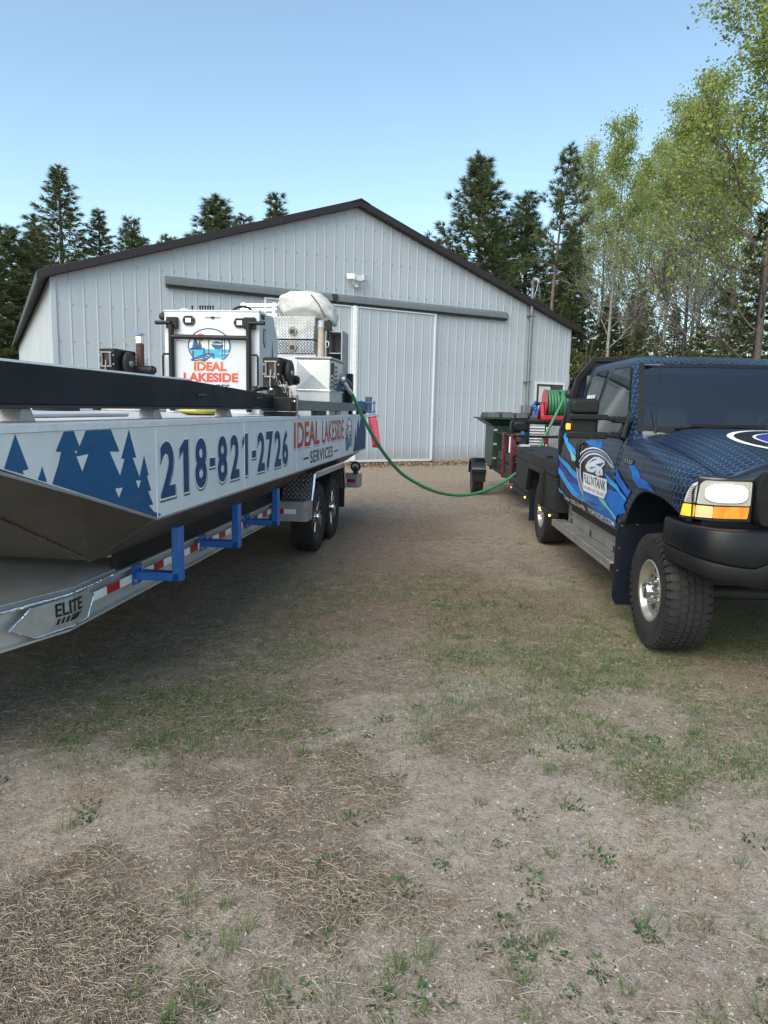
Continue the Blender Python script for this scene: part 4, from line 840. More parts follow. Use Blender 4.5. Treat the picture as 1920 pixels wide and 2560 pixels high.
bd = deckthing('wrapped_bundle', 'bulky bundle in crumpled off-white wrapping strapped on top of the tool cabinet', 'bundle', (9.8, 2.4, 2.84))
bd.part('wrapping', lumpy((9.75, 2.36, 3.005), .34, .40, .185, 3.3, taper=lambda a, b, c: (a, b, c-.55*max(0, -b-.18)-.12*max(0, -b-.05))), tarp.mat, smooth=80)
bd.part('tie_down', MB().tube([(9.36,2.23,3.10),(9.37,2.13,2.98),(9.42,2.05,2.82)], .009, 6), mat('rust_webbing', (.16,.05,.03), .7)); 
# aluminium rail frame lying beside it
rl = MB()
for zz in (2.86, 2.93, 2.99): rl.cyl((9.55, 2.74, zz), (9.55, 3.24, zz), .022, 10)
for yy in (2.78, 3.2): rl.cyl((9.55,yy,2.82),(9.55,yy,3.02),.03,10)
single('tube_rack', rl, m_alub, 'bright aluminium tube rack beside the wrapped bundle', 'rack', TF, (9.55, 3.0, 2.82))
single('rail_stand', MB().box(9.5, 9.6, 2.82, 3.18, HT+.013, 2.82), m_aluw, 'aluminium stand carrying the tube rack behind the console', 'stand', TF, (9.55, 3.0, HT+.012))
# fuel box with flag decal
fb = deckthing('fuel_box', 'square brushed aluminium fuel box with cross-creased front and flag decal', 'fuel tank', (9.0, 2.02, HT+.012))
BX0, BX1, BY0, BY1, BZ0, BZ1 = 8.60, 9.42, 1.81, 2.225, 1.85, 2.225
m_cr = [mat('aluminium_facet_'+n_, c_, .3, metal=.75, var=.06, nscale=3) for n_, c_ in (('top', (.80,.80,.77)), ('side', (.74,.75,.74)))]
bdy = fb.part('tank', MB().box(BX0, BX1, BY0, BY1, BZ0, BZ1), m_cr[1], bevel=.005)
cc_ = (BX0-.018, (BY0+BY1)/2, (BZ0+BZ1)/2); cn = [(BX0-.001, BY0+.006, BZ0+.006), (BX0-.001, BY1-.006, BZ0+.006), (BX0-.001, BY1-.006, BZ1-.006), (BX0-.001, BY0+.006, BZ1-.006)]
fb.part('creased_front', MB().add(cn+[(cc_[0]-.045, cc_[1], cc_[2])], [(0,1,4),(1,2,4),(2,3,4),(3,0,4)]), m_cr[0], parent=bdy, smooth=None)
fb.part('lid', MB().box(BX0-.025, BX1+.03, BY0-.03, BY1+.012, BZ1+.001, BZ1+.028), m_treads, bevel=.006); fb.part('base', MB().box(BX0, BX1, BY0, BY1, HT+.013, BZ0-.006), m_aluw, bevel=.004); fb.part('flange', MB().box(BX0-.012, BX1, BY0-.012, BY1, BZ0-.007, BZ0+.006), m_alub)
fm = MB(); fy = lambda u, v: (8.66+u*.42, BY0-.0015, 1.88+v*.32)
for k in range(6):
    pts = [(0 if k < 3 else .02, 0)]; up = [(u/14, .06+k*.165+.06*math.sin(u/14*6.5)*(1-.2*k/6)+.03*u/14) for u in range(15)]; lo = [(a, b-.075) for a, b in reversed(up)]; poly_mb(up+lo, fy, fm)
poly_mb([(.0,.50),(.45,.56),(.45,1.02),(.0,.95)], fy, fm); fb.part('flag_decal', fm, m_ink, parent=bdy, smooth=None)
fb.part('tree_graphic', poly_mb([(9.02,1.855),(9.41,1.855),(9.41,2.0),(9.36,1.95),(9.30,2.12),(9.25,1.98),(9.20,2.06),(9.15,1.93),(9.1,1.98)], lambda u, v: (u, BY0-.002, v)), m_slate, parent=bdy, smooth=None)
fb.part('filler_flange', MB().lathe([(.0,-.05),(.045,-.05),(.05,-.02),(.06,-.02),(.06,0)], (9.36, BY0, 2.02), 'y', 20), m_alu)
# pump post and blue cage at the stern
single('pump_post', MB().box(9.85, 9.98, 1.76, 1.88, HT+.013, 2.12), m_black, 'short black square post standing on the stern behind the fuel box', 'post', TF, (9.92, 1.82, HT+.012), bevel=.008)
cg = deckthing('blue_cage', 'small blue tubular cage holding a grey motor at the stern corner', 'cage', (11.0, 1.70, 1.6)); m = MB()
for zz in (1.60, 1.735): m.tube([(10.93,1.60,zz),(10.93,1.80,zz),(11.08,1.80,zz),(11.08,1.60,zz)], .011, 6, closed=True)
for yy in (1.60, 1.66, 1.73, 1.80): m.cyl((10.93, yy, 1.57), (10.93, yy, 1.77), .009, 6)
cg.part('cage', m, m_blue); cg.part('motor', MB().cyl((11.0,1.70,1.58),(11.0,1.70,1.80),.055,14).cyl((11.0,1.70,1.80),(11.0,1.70,1.825),.062,14), m_galv); cg.part('arm', MB().box(10.6,10.95,1.74,1.80,1.716,1.75), m_blue)
# red warning flag on the stern corner
fl_ = deckthing('warning_flag', 'bright pink-red warning flag hanging from the barge stern corner', 'flag', (10.95, 1.62, 1.05)); P = []
for i in range(9):
    u = i/8; row = []
    for j in range(9):
        v = j/8; row.append((10.93+.02*math.sin(u*7+v*3)+.015*v, 1.665-.05*(1-v)-.0*u-u*.135+.03*v, 1.055+v*.455-u*.025*(1-v)+.02*u))
    P.append(row)
t = NT('fluorescent_red_cloth'); t.base((.95,.15,.21)); t.rough(.8); t.b.inputs['Subsurface Weight'].default_value = 0; m_flag = t.mat
fo = fl_.part('cloth', MB().grid(P), m_flag, smooth=80); sm = fo.modifiers.new('thick', 'SOLIDIFY'); sm.thickness = .002
fl_.part('hem', MB().tube([P[i][8] for i in range(9)], .006, 5).tube([P[i][0] for i in range(9)], .005, 5), m_redlens, parent=fo); fl_.part('stick', MB().tube([(10.86,1.74,1.52),(10.94,1.62,1.56),(10.97,1.53,1.53)], .009, 6), m_alu)
# electric winches
def winch(name, label, s, y, z, sg, ml=.33):
    w = deckthing(name, label, 'winch', (s+.25, y, z))
    w.part('stand', MB().box(s+.05, s+.42, y-.06, y+.06, 1.72 if z > 1.75 else HT, z-.0), m_black, bevel=.006)
    hb = w.part('housing', MB().box(s+.02, s+.46, y-.085, y+.085, z+.03, z+.27), m_black, bevel=.012)
    fp = w.part('fairlead_plate', MB().box(s-.005, s+.018, y-.08, y+.085, z+.0, z+.265), m_black, bevel=.006); m = MB()
    for yy in (-.045, .045): m.cyl((s-.028, y+yy, z+.085), (s-.028, y+yy, z+.225), .011, 8)
    for zz in (.085, .225): m.cyl((s-.028, y-.06, z+zz), (s-.028, y+.06, z+zz), .009, 8)
    w.part('fairlead_roller', m, m_rollers, parent=fp); w.part('fairlead_window', MB().box(s-.012, s-.006, y-.035, y+.035, z+.095, z+.215), m_ink, parent=fp)
    for yy, zz in ((.07,.2),(.07,.11),(-.07,.2),(-.07,.11)): w.part('bolt', MB().lathe([(0,-.016),(.010,-.016),(.010,-.004)], (s, y+yy, z+zz), 'x', 8), m_rollers, parent=fp)
    w.part('drum_flange', MB().lathe([(0,-.02),(.115,-.02),(.12,-.01),(.12,.01),(.115,.02),(0,.02)], (s+.23, y+sg*.115, z+.13), 'y', 28), m_dark); w.part('drum_hub', MB().lathe([(0,-.04),(.03,-.04),(.035,-.02)], (s+.23, y+sg*.115, z+.13), 'y', 14), m_galv)
    w.part('motor', MB().cyl((s+.35, y+sg*.11, z+.07), (s+.35, y+sg*ml, z+.07), .048, 16).cyl((s+.35,y+sg*ml,z+.07),(s+.35,y+sg*(ml+.02),z+.07),.036,12), m_plastic)
    w.part('cable', MB().tube([(s-.03, y, z+.15), (s-.055, y, z+.02), (s-.06, y-.01, z-.05)], .006, 6), m_rollers); sh = w.part('shackle', MB().tube([(s-.06, y-.02+.03*math.cos(a), z-.07+.035*math.sin(a)) for a in [i*math.pi/6 for i in range(12)]], .009, 6, closed=True), m_dark)
    w.part('shackle_pin', MB().ellipsoid((s-.07, y-.02, z-.035), .018, .02, .018), m_chrome, parent=sh)
winch('near_winch', 'black electric winch with roller fairlead beside the helm console', 6.66, 1.965, 1.84, -1, .16)
winch('far_winch', 'black electric winch standing alone left of the helm console', 7.0, 3.80, 1.93, -1)
single('winch_strap', MB().tube([(6.62,2.22,1.74),(6.66,2.12,1.80),(6.72,2.05,1.82),(6.8,2.0,1.80)], .02, 8).tube([(6.62,2.22,1.74),(6.60,2.30,1.72)], .018, 8), m_plastic, 'thick black cable looping from the winch over the beam', 'cable', TF, (6.7, 2.1, 1.72))
# exhaust stack
ex = deckthing('exhaust_stack', 'brown wrapped exhaust pipe with steel rain cap beside the far winch', 'exhaust', (7.6, 3.75, HT+.012)); pp = []; m = MB()
ex.part('engine_cover', MB().box(7.55, 8.1, 3.6, 4.2, HT+.013, 1.92), m_aluw, bevel=.01); ex.part('cover_plate', MB().box(7.60, 7.63, 3.66, 3.90, 1.92, 2.15), m_whitep, bevel=.006)
path = [(7.45,3.76,1.93),(7.45,3.70,1.97),(7.45,3.665,2.04),(7.45,3.665,2.12),(7.45,3.665,2.22),(7.45,3.665,2.30)]
dense = []
for a, b in zip(path[:-1], path[1:]):
    for k in range(6): dense.append(Vector(a).lerp(Vector(b), k/6))
ex.part('wrapped_pipe', MB().tube(dense, [.042+.003*(i % 3 == 0) for i in range(len(dense))], 14), mat('brown_exhaust_wrap', (.085,.045,.035), .85, bump=.5, bscale=80)); ex.part('pipe_collar', MB().cyl((7.45,3.665,2.29),(7.45,3.665,2.36),.045,16), m_chrome)
ex.part('rain_cap', MB().lathe([(.04,0),(.068,0),(.045,.025),(0,.032)], (7.45,3.665,2.37), 'z', 18), m_chrome); ex.part('bracket_arm', MB().bar((7.45,3.69,2.315),(7.45,3.86,2.33),.015,.022), m_rollers)
# ------------------------------------------------------------------ pickup truck (frame KF: x rearward from the front axle, y to the side facing the barge, z up)
KF = Frame(1.5, (2.879, 4.897, 0))
tk = Thing('pickup_truck', 'black lifted pickup truck with blue honeycomb wrap and lit headlight', 'truck', KF, (1.6, 0, 0))
def lerp_t(t, xs):
    if t <= xs[0][0]: return xs[0][1]
    for (a, b), (c, d) in zip(xs[:-1], xs[1:]):
        if t <= c: return b+(d-b)*(t-a)/(c-a)
    return xs[-1][1]
def sstep(a, b, x): t = min(1, max(0, (x-a)/(b-a))); return t*t*(3-2*t)
def ys(s, z):
    w = .998-.03*max(0, (-.25-s)/.35)**2
    if z < .86: w -= .05*((.86-z)/.2)**2
    if z > 1.24: w -= .062*((z-1.24)/.22)**1.7
    w += .012*math.exp(-((z-1.17)/.035)**2)*sstep(-.7, -.3, s)
    return w
def hexmat(name, fade=None):
    t = NT(name); at = t.new('Attribute'); at.attribute_name = 'huv'; sc = t.vmath('SCALE', at.outputs['Vector']); sc.node.inputs['Scale'].default_value = 1/.053
    nd = sc.node
    S = (1.0, 1.7320508, 1.0); H = (.5, .8660254, .5)
    def modv(v): 
        m_ = t.new('VectorMath', operation='MODULO'); 
        a_ = t.vmath('ADD', v, (1000.0, 1732.0508, 0.0)); t.link(a_, m_.inputs[0]); m_.inputs[1].default_value = S; return t.vmath('SUBTRACT', m_.outputs[0], H)
    flat = t.vmath('MULTIPLY', sc, (1, 1, 0))
    a, b = modv(flat), modv(t.vmath('SUBTRACT', flat, (.5, .8660254, 0)))
    a = t.vmath('MULTIPLY', a, (1,1,0)); b = t.vmath('MULTIPLY', b, (1,1,0))
    sel = t.math('LESS_THAN', t.vmath('LENGTH', a), t.vmath('LENGTH', b))
    mx = t.new('Mix', data_type='VECTOR'); t.link(sel, mx.inputs[0]); t.link(b, mx.inputs[4]); t.link(a, mx.inputs[5]); g = t.vmath('ABSOLUTE', mx.outputs[1])
    sx = t.new('SeparateXYZ'); t.link(g, sx.inputs[0]); hd = t.math('MAXIMUM', sx.outputs[0], t.vmath('DOT_PRODUCT', g, (.5, .8660254, 0)))
    line = t.maprange(hd, .466, .478); v = t.coord('Object')
    if fade: line = t.math('MULTIPLY', line, fade(t, at))
    nz = t.noise(v, 3, 4); ch = t.ramp(nz, [(.3, (.006,.007,.009)), (.7, (.014,.014,.017))])
    lc = t.ramp(t.noise(v, 1.5, 3), [(.35, (.016,.11,.34)), (.65, (.05,.21,.50))])
    t.base(t.mix(line, ch, lc)); t.rough(.36); t.b.inputs['Specular IOR Level'].default_value = .4; t.b.inputs['Coat Weight'].default_value = .1; t.b.inputs['Coat Roughness'].default_value = .15; return t.mat
m_hex = hexmat('honeycomb_wrap')
def doorfade(t, at):
    sx = t.new('SeparateXYZ'); t.link(at.outputs['Vector'], sx.inputs[0]); e = t.math('ADD', sx.outputs[0], t.math('MULTIPLY', sx.outputs[1], -.9))
    return t.maprange(e, .62, .38)
m_hexdoor = hexmat('honeycomb_wrap_door', doorfade)
m_char = mat('charcoal_wrap', (.012,.012,.014), .38, var=.2, spec=.35)
def grid_part(name, P, huv, mt, parent=None, smooth=40, flip=False):
    mb = MB().grid(P); ob = tk.part(name, mb, mt, parent=parent, smooth=smooth, recalc=False)
    if huv:
        at = ob.data.attributes.new('huv', 'FLOAT_VECTOR', 'POINT'); at.data.foreach_set('vector', [c for r in huv for h in r for c in (h[0], h[1], 0.)])
    return ob
Zs = lambda s: lerp_t(s, [(-.62,1.285),(-.3,1.345),(0,1.392),(.4,1.440),(.86,1.475)])
Zc = lambda s: lerp_t(s, [(-.62,1.385),(-.3,1.452),(0,1.497),(.4,1.540),(.9,1.575)])
def zt(s, y): 
    y = abs(y); g = .80*sstep(.80, .50, y)+.20*(1-(min(y, .8)/.8)**2); return Zs(s)+(Zc(s)-Zs(s))*g
def zlow(s):  # lower edge of the front wing: wheel arch, then the sill
    if s > .66: return .70
    if s < -.50: return 1.0
    c, hgt = .06, 1.11; t = abs((s-c)/.60); 
    if s > c: return max(.70, hgt-.41*t**2.6) if t < 1 else .70
    return max(1.0, hgt-.11*t**2.6)
NSEC = 44
for sg in (1, -1):
    P, Hh = [], []
    for i in range(NSEC+1):
        s = -.60+i*(.858+.60)/NSEC; zl = zlow(s); zsd = Zs(s)-.11; row = []
        for j in range(13): z = zl+(zsd-zl)*j/12; row.append((s, ys(s, z), z))
        yb = row[-1][1]; yt = .85
        for j in range(1, 9): a = math.pi/2*j/8; row.append((s, yt+(yb-yt)*math.cos(a), zsd+(Zs(s)-zsd)*math.sin(a)))
        row.append((s, .832, zt(s, .832))); arc = [zl]
        for a, b in zip(row[:-1], row[1:]): arc.append(arc[-1]+math.hypot(b[1]-a[1], b[2]-a[2]))
        P.append([(x, sg*y, z) for x, y, z in row]); Hh.append([(s, q) for q in arc])
    wing = grid_part('front_wing', P, Hh, m_hex)
    lip = MB().tube([(s_, sg*(ys(s_, zlow(s_))-.004), zlow(s_)) for s_ in [-.5+i*.03 for i in range(40)] if zlow(s_) > .705], .010, 6); tk.part('arch_lip', lip, m_plastic, parent=wing)
    ln = MB(); A = []
    for i in range(33):
        s = -.58+i*1.24/32; z = max(zlow(s), .72); A.append((s, z))
    ln.grid([[(s, sg*(ys(s, max(z,.86))-.012), z) for s, z in A], [(s, sg*.50, z+.02) for s, z in A]]); tk.part('wheel_well', ln, m_ink, parent=wing)
# bonnet, cowl, nose
sf = lambda z: lerp_t(z, [(1.44,.60),(2.085,1.245),(2.115,1.30),(2.145,1.41),(2.175,1.62),(2.19,1.9)])
hs = lambda y: .60+.16*(abs(y)/.83)**2
ysamp = [-.826+1.652*i/40 for i in range(41)]
P = [[(-.585+(hs(y)+.585)*k/26, y, zt(-.585+(hs(y)+.585)*k/26, y)+.002) for y in ysamp] for k in range(27)]
hood = grid_part('bonnet', P, [[(p[0], p[1]+2.0) for p in r] for r in P], m_hex)
def on_hood(off): return lambda u, v: (u, v, zt(u, v)+.002+off)
for rx, w, mt, o_ in ((.50, .05, m_tapew, .002), (.455, .12, m_char, .003), (.34, .035, m_tapew, .002), (.315, .085, mat('violet_vinyl', (.04,.045,.32), .35, coat=.3), .003), (.235, .03, m_tapew, .003)):
    ring = MB(); n_ = 72
    for q in range(n_):
        a0, a1 = 2*math.pi*q/n_, 2*math.pi*(q+1)/n_
        for kk in range(4):
            r0, r1 = rx-w*kk/4, rx-w*(kk+1)/4; ring.add([on_hood(o_+.002)(-.02+r*1.0*math.cos(a), r*math.sin(a)) for r, a in ((r0,a0),(r0,a1),(r1,a1),(r1,a0))], [(0,1,2,3)])
    tk.part('emblem_ring', ring, mt, parent=hood, smooth=40)
Fs = lambda y: -.665+2.6*max(0, abs(y)-.78)**2
ysn = [-.985+1.97*i/48 for i in range(49)]
rows = []
for k, (ds, fz) in enumerate(((0, 0), (.3, .03), (.62, .10), (.88, .28), (1.0, .55), (1.0, 1.0))):
    r = []
    for y in ysn:
        yc = min(abs(y), .93); z0 = zt(-.585, min(yc, .85))-.35*max(0, abs(y)-.86)**1.5+.001; zb = 1.268; s0 = -.588; s1 = Fs(y)-.002
        r.append((s0+(s1-s0)*ds, y, z0+(zb-z0)*fz))
    rows.append(r)
tk.part('header_panel', MB().grid(rows), m_blackgloss, smooth=50)
ws_s = lambda y, z: sf(z)+.13*(y/.93)**2
rows = []
for y in [-.86+1.72*i/24 for i in range(25)]:
    rows.append([(hs(y)+.004, y, zt(hs(y), y)-.006), (hs(y)+.03, y, zt(hs(y), y)-.012), (ws_s(y,1.535)-.015, y, 1.541-.03*(y/.86)**2), (ws_s(y,1.535)+.03, y, 1.55-.03*(y/.86)**2)])
cowl = tk.part('cowl', MB().grid(rows), m_plastic, smooth=40)
slats = MB()
for y in [-.55+i*.05 for i in range(23)]: slats.bar((hs(y)+.015, y, zt(hs(y), y)-.006), (ws_s(y,1.535)-.03, y+.02, 1.545), .012, .006)
tk.part('cowl_slat', slats, m_ink, parent=cowl)
for y0, y1 in ((.62, .02), (-.05, -.62)):
    wp = tk.part('wiper', MB().tube([(.735, y0, 1.55), (.71, (y0+y1)/2, 1.575), (.73, y1, 1.57)], [.012,.010,.006], 8).bar((.70, y0-.12, 1.573), (.715, y1-.1, 1.575), .010, .022), m_plastic)
# ---- cab: doors and corner panels with real gaps
dark = MB().box(.70, 2.93, -.93, .93, .66, 1.44); tk.part('inner_shell', dark, m_ink)
def side_panel(name, s0, s1, mt, sg, z1=1.455, bot=None, cols=14):
    P, Hh = [], []
    for i in range(cols+1):
        s = s0+(s1-s0)*i/cols; zb = bot(s) if bot else .70; P.append([(s, sg*ys(s, zb+(z1-zb)*j/18), zb+(z1-zb)*j/18) for j in range(19)]); Hh.append([(s, zb+(z1-zb)*j/18) for j in range(19)])
    o = grid_part(name, P, Hh, mt); sd = o.modifiers.new('thick', 'SOLIDIFY'); sd.thickness = .012; sd.offset = 0; return o
cabbot = lambda s: .70 if s < 2.62 else .70+.34*(1-math.sqrt(max(0, 1-((s-2.62)/.37)**2)))
doors = {}
for sg in (1, -1):
    doors[sg] = side_panel('front_door', .863, 2.03, m_hexdoor, sg); rd = side_panel('rear_door', 2.036, 2.72, m_char, sg, bot=cabbot); cc = side_panel('cab_corner', 2.726, 2.97, m_char, sg, bot=cabbot)
    tk.part('sill', MB().box(.87, 2.6, min(sg*.86, sg*.94), max(sg*.86, sg*.94), .62, .705), m_plastic)
    hd_ = tk.part('door_handle', MB().tube([(2.12, sg*(ys(2.1,1.2)+.002), 1.12), (2.12, sg*(ys(2.1,1.25)+.03), 1.14), (2.12, sg*(ys(2.1,1.3)+.035), 1.34), (2.12, sg*(ys(2.1,1.36)+.005), 1.37)], .022, 8), m_plastic)
    tk.part('belt_moulding', MB().bar((.95, sg*.943, 1.462), (2.92, sg*.943, 1.462), .018, .022), m_plastic)
tk.part('cab_back', MB().box(2.94, 2.968, -.95, .95, .72, 1.46), m_char)
# ---- greenhouse

sr = lambda z: lerp_t(z, [(1.44,2.975),(2.05,2.93),(2.11,2.91),(2.145,2.87),(2.175,2.75),(2.19,2.4)])
wz = lambda z: lerp_t(z, [(1.44,.945),(1.46,.938),(2.05,.775),(2.10,.758),(2.13,.738),(2.155,.70),(2.178,.60),(2.19,.3)])
def plan(z):
    w, a, b = wz(z), sf(z), sr(z); pts = []; rc = min(.10, w*.3); L = b-a
    for i in range(13): y = (w-rc)*i/12; pts.append((a+.13*(y/max(w,.3))**2, y))
    s0, y0 = pts[-1]; rx = min(.13, L*.2)
    for i in range(1, 7): t = math.pi/2*i/6; pts.append((s0+rx*(1-math.cos(t)), y0+rc*math.sin(t)))
    s1 = pts[-1][0]; e = b-min(.10, L*.15)
    for i in range(1, 15): pts.append((s1+(e-s1)*i/14, w))
    for i in range(1, 6): t = math.pi/2*i/5; pts.append((e+(b-e)*math.sin(t), w-rc*(1-math.cos(t))))
    for i in range(1, 5): pts.append((b, (w-rc)*(1-i/4)))
    return pts
for nm, zl_ in (('cab_shell', [1.44,1.5,1.58,1.66,1.75,1.84,1.92,2.0,2.085]), ('roof', [2.085,2.10,2.115,2.13,2.145,2.155,2.165,2.18,2.19])):
    P, Hh = [], []
    for z in zl_:
        h = plan(z); full = [(s, y, z) for s, y in h]+[(s, -y, z) for s, y in reversed(h[:-1])]; P.append(full)
        Hh.append([(s, (z*1.08 if nm == 'cab_shell' else y+2.5)) for s, y, _ in full])
    if nm == 'roof': P.append([(2.1, 0, 2.192)]*len(P[0])); Hh.append([(2.1, 2.5)]*len(P[0]))
    sh = grid_part(nm, P, Hh, m_hex, smooth=50)
    if nm == 'cab_shell':
        bm = bmesh.new(); bm.from_mesh(sh.data); bm.faces.ensure_lookup_table(); n_c = len(P[0]); kill = []
        for f in bm.faces:
            cs = [v.index % n_c for v in f.verts]; rs = [v.index//n_c for v in f.verts]
            if all(c < 15 or c > n_c-15 for c in cs) and min(rs) >= 1: kill.append(f)
        bmesh.ops.delete(bm, geom=kill, context='FACES'); bm.to_mesh(sh.data); bm.free()
yg = lambda z: wz(z)
def winpoly(P, off, sg): return lambda u, v: (u, sg*(yg(v)+off), v)
def dense_poly(poly, fn):
    """fine grid clipped by the outline so that it bends with the surface"""
    bm = bmesh.new(); vs_ = [bm.verts.new((u, v, 0)) for u, v in poly]; bm.faces.new(vs_)
    us = [p[0] for p in poly]; vv = [p[1] for p in poly]; n1 = max(1, int((max(us)-min(us))/.08)); n2 = max(1, int((max(vv)-min(vv))/.05))
    for i in range(1, n1): bmesh.ops.bisect_plane(bm, geom=bm.verts[:]+bm.edges[:]+bm.faces[:], plane_co=(min(us)+(max(us)-min(us))*i/n1,0,0), plane_no=(1,0,0))
    for i in range(1, n2): bmesh.ops.bisect_plane(bm, geom=bm.verts[:]+bm.edges[:]+bm.faces[:], plane_co=(0,min(vv)+(max(vv)-min(vv))*i/n2,0), plane_no=(0,1,0))
    bmesh.ops.triangulate(bm, faces=bm.faces[:]); bm.verts.index_update(); m = MB(); m.add([fn(v.co.x, v.co.y) for v in bm.verts], [tuple(v.index for v in f.verts) for f in bm.faces]); bm.free(); return m
def rounded(poly, r=.05, n=5):
    out = []; L = len(poly)
    for i in range(L):
        a, b, c = Vector(poly[i-1]), Vector(poly[i]), Vector(poly[(i+1) % L]); d0, d1 = (a-b), (c-b); q = min(r, d0.length*.45, d1.length*.45); p0, p1 = b+d0.normalized()*q, b+d1.normalized()*q
        for k in range(n+1): t = k/n; out.append(tuple((p0*(1-t)**2+b*2*t*(1-t)+p1*t*t)))
    return out
t = NT('tinted_glass'); t.base((.012,.018,.02)); t.rough(.03); t.b.inputs['IOR'].default_value = 1.5; t.b.inputs['Specular IOR Level'].default_value = .55; m_tint = t.mat
t = NT('windscreen_glass'); t.base((.012,.022,.03)); t.rough(.025); t.b.inputs['Specular IOR Level'].default_value = .6; m_ws = t.mat
FW = [(.985,1.478),(1.01,1.60),(1.435,2.055),(1.94,2.06),(2.005,2.0),(2.045,1.478)]
QW = [(2.13,1.50),(2.15,2.06),(2.56,2.06),(2.72,1.97),(2.86,1.50)]
for sg in (1, -1):
    for nm, pl_ in (('door_window', FW), ('quarter_window', QW)):
        cx = sum(p[0] for p in pl_)/len(pl_); cy = sum(p[1] for p in pl_)/len(pl_); big = [(cx+(u-cx)*1.05+(.0), min(2.082, cy+(v-cy)*1.06)) for u, v in pl_]
        sl = tk.part('window_seal', dense_poly(rounded(big, .07), winpoly(None, .0035, sg)), m_plastic, smooth=40); tk.part(nm, dense_poly(rounded(pl_, .06), winpoly(None, .007, sg)), m_tint, parent=sl, smooth=40)
    # door frame line between the front and rear door
    tk.part('door_gap', dense_poly([(2.075,1.46),(2.083,1.46),(2.068,2.08),(2.06,2.08)], winpoly(None, .002, sg)), m_ink)
def ws_pt(u, v, off):
    """windscreen surface: u -1..1 across, v height"""
    w = wz(v); y = u*(w-.032); return (sf(v)+.13*(y/w)**2+off, y, v)
fr_ = MB(); us = [-1+2*i/36 for i in range(37)]; zz = [1.512+(2.083-1.512)*i/12 for i in range(13)]
for (u0, u1, z0, z1) in ((-1,1,1.512,1.562),(-1,1,2.055,2.083)): fr_.grid([[ws_pt(u, z, -.004) for u in us] for z in (z0, (z0+z1)/2, z1)])
for (u0, u1) in ((-1.0,-.945),(.945,1.0)): fr_.grid([[ws_pt(u, z, -.004) for u in (u0, (u0+u1)/2, u1)] for z in zz])
tk.part('windscreen_seal', fr_, m_plastic, smooth=60)
t = NT('windscreen_glass'); t.base((.02,.03,.035)); t.rough(.02); gls = t.new('BsdfGlossy'); gls.inputs['Roughness'].default_value = .02; tp_ = t.new('BsdfTransparent'); tp_.inputs[0].default_value = (.60,.70,.70,1)
fz = t.new('Fresnel'); fz.inputs[0].default_value = 2.3; mx_ = t.new('MixShader'); t.link(fz.outputs[0], mx_.inputs[0]); t.link(tp_.outputs[0], mx_.inputs[1]); t.link(gls.outputs[0], mx_.inputs[2]); t.link(mx_.outputs[0], t.n['Material Output'].inputs[0]); m_ws = t.mat
tk.part('windscreen', MB().grid([[ws_pt(u, z, -.001) for u in [-.955+1.91*i/30 for i in range(31)]] for z in [1.55+(2.064-1.55)*i/10 for i in range(11)]]), m_ws, smooth=60)
tk.part('sun_band', MB().grid([[ws_pt(u, z, .004) for u in [-.95+1.9*i/20 for i in range(21)]] for z in (1.99, 2.03, 2.062)]), mat('blue_tint_band', (.012,.022,.05), .3), smooth=60)
m_int = mat('interior_grey', (.13,.145,.145), .7); m_intd = mat('interior_dark', (.06,.068,.072), .8)
tk.part('dashboard', MB().prism([(.74,1.40),(.74,1.515),(.95,1.545),(1.14,1.52),(1.18,1.40)], -.86, .86), m_int, bevel=.02)
for y in (-.42, .42): tk.part('seat', MB().prism([(1.55,1.05),(1.62,1.72),(1.74,1.74),(1.80,1.05)], y-.25, y+.25).prism([(1.63,1.75),(1.66,1.93),(1.74,1.93),(1.76,1.75)], y-.12, y+.12), m_intd, bevel=.04, seg=3)
tk.part('cabin_lining', MB().box(2.85, 2.87, -.80, .80, 1.44, 2.05).box(1.3, 2.86, -.70, .70, 2.07, 2.08), m_int); tk.part('steering_wheel', MB().tube([(1.22+.05*math.sin(a), -.42+.18*math.cos(a), 1.50+.17*math.sin(a)) for a in [i*2*math.pi/24 for i in range(24)]], .014, 8, closed=True), m_intd)
tk.part('rear_view_mirror', MB().box(1.24, 1.26, -.11, .11, 1.93, 1.985), m_intd, bevel=.01); tk.part('phone_cradle', MB().tube([(.98,-.30,1.54),(.96,-.28,1.60),(.94,-.24,1.66)], .008, 6).tube([(.96,-.28,1.60),(.95,-.33,1.65)], .008, 6), m_alu)
# rear-view mirror mount and a phone cradle seen dark through the glass are left to the tint; aerial and roof light bar
tk.part('aerial', MB().tube([(.74, .765, 1.53), (.82, .735, 1.83), (.90, .71, 2.11), (.97,.69,2.36)], [.006,.004,.003,.002], 6).cyl((.735,.768,1.515),(.745,.762,1.56),.012,8), m_plastic)
lbar = tk.part('light_bar', MB().box(2.45, 2.52, -.60, .45, 2.205, 2.235), m_plastic, bevel=.01); tk.part('light_bar_lens', MB().box(2.444, 2.45, -.58, .43, 2.209, 2.231), m_dark, parent=lbar)
for y in (-.5, .5): tk.part('bar_mount', MB().box(2.46, 2.50, y-.13, y-.07, 2.14, 2.21), m_plastic, parent=lbar)
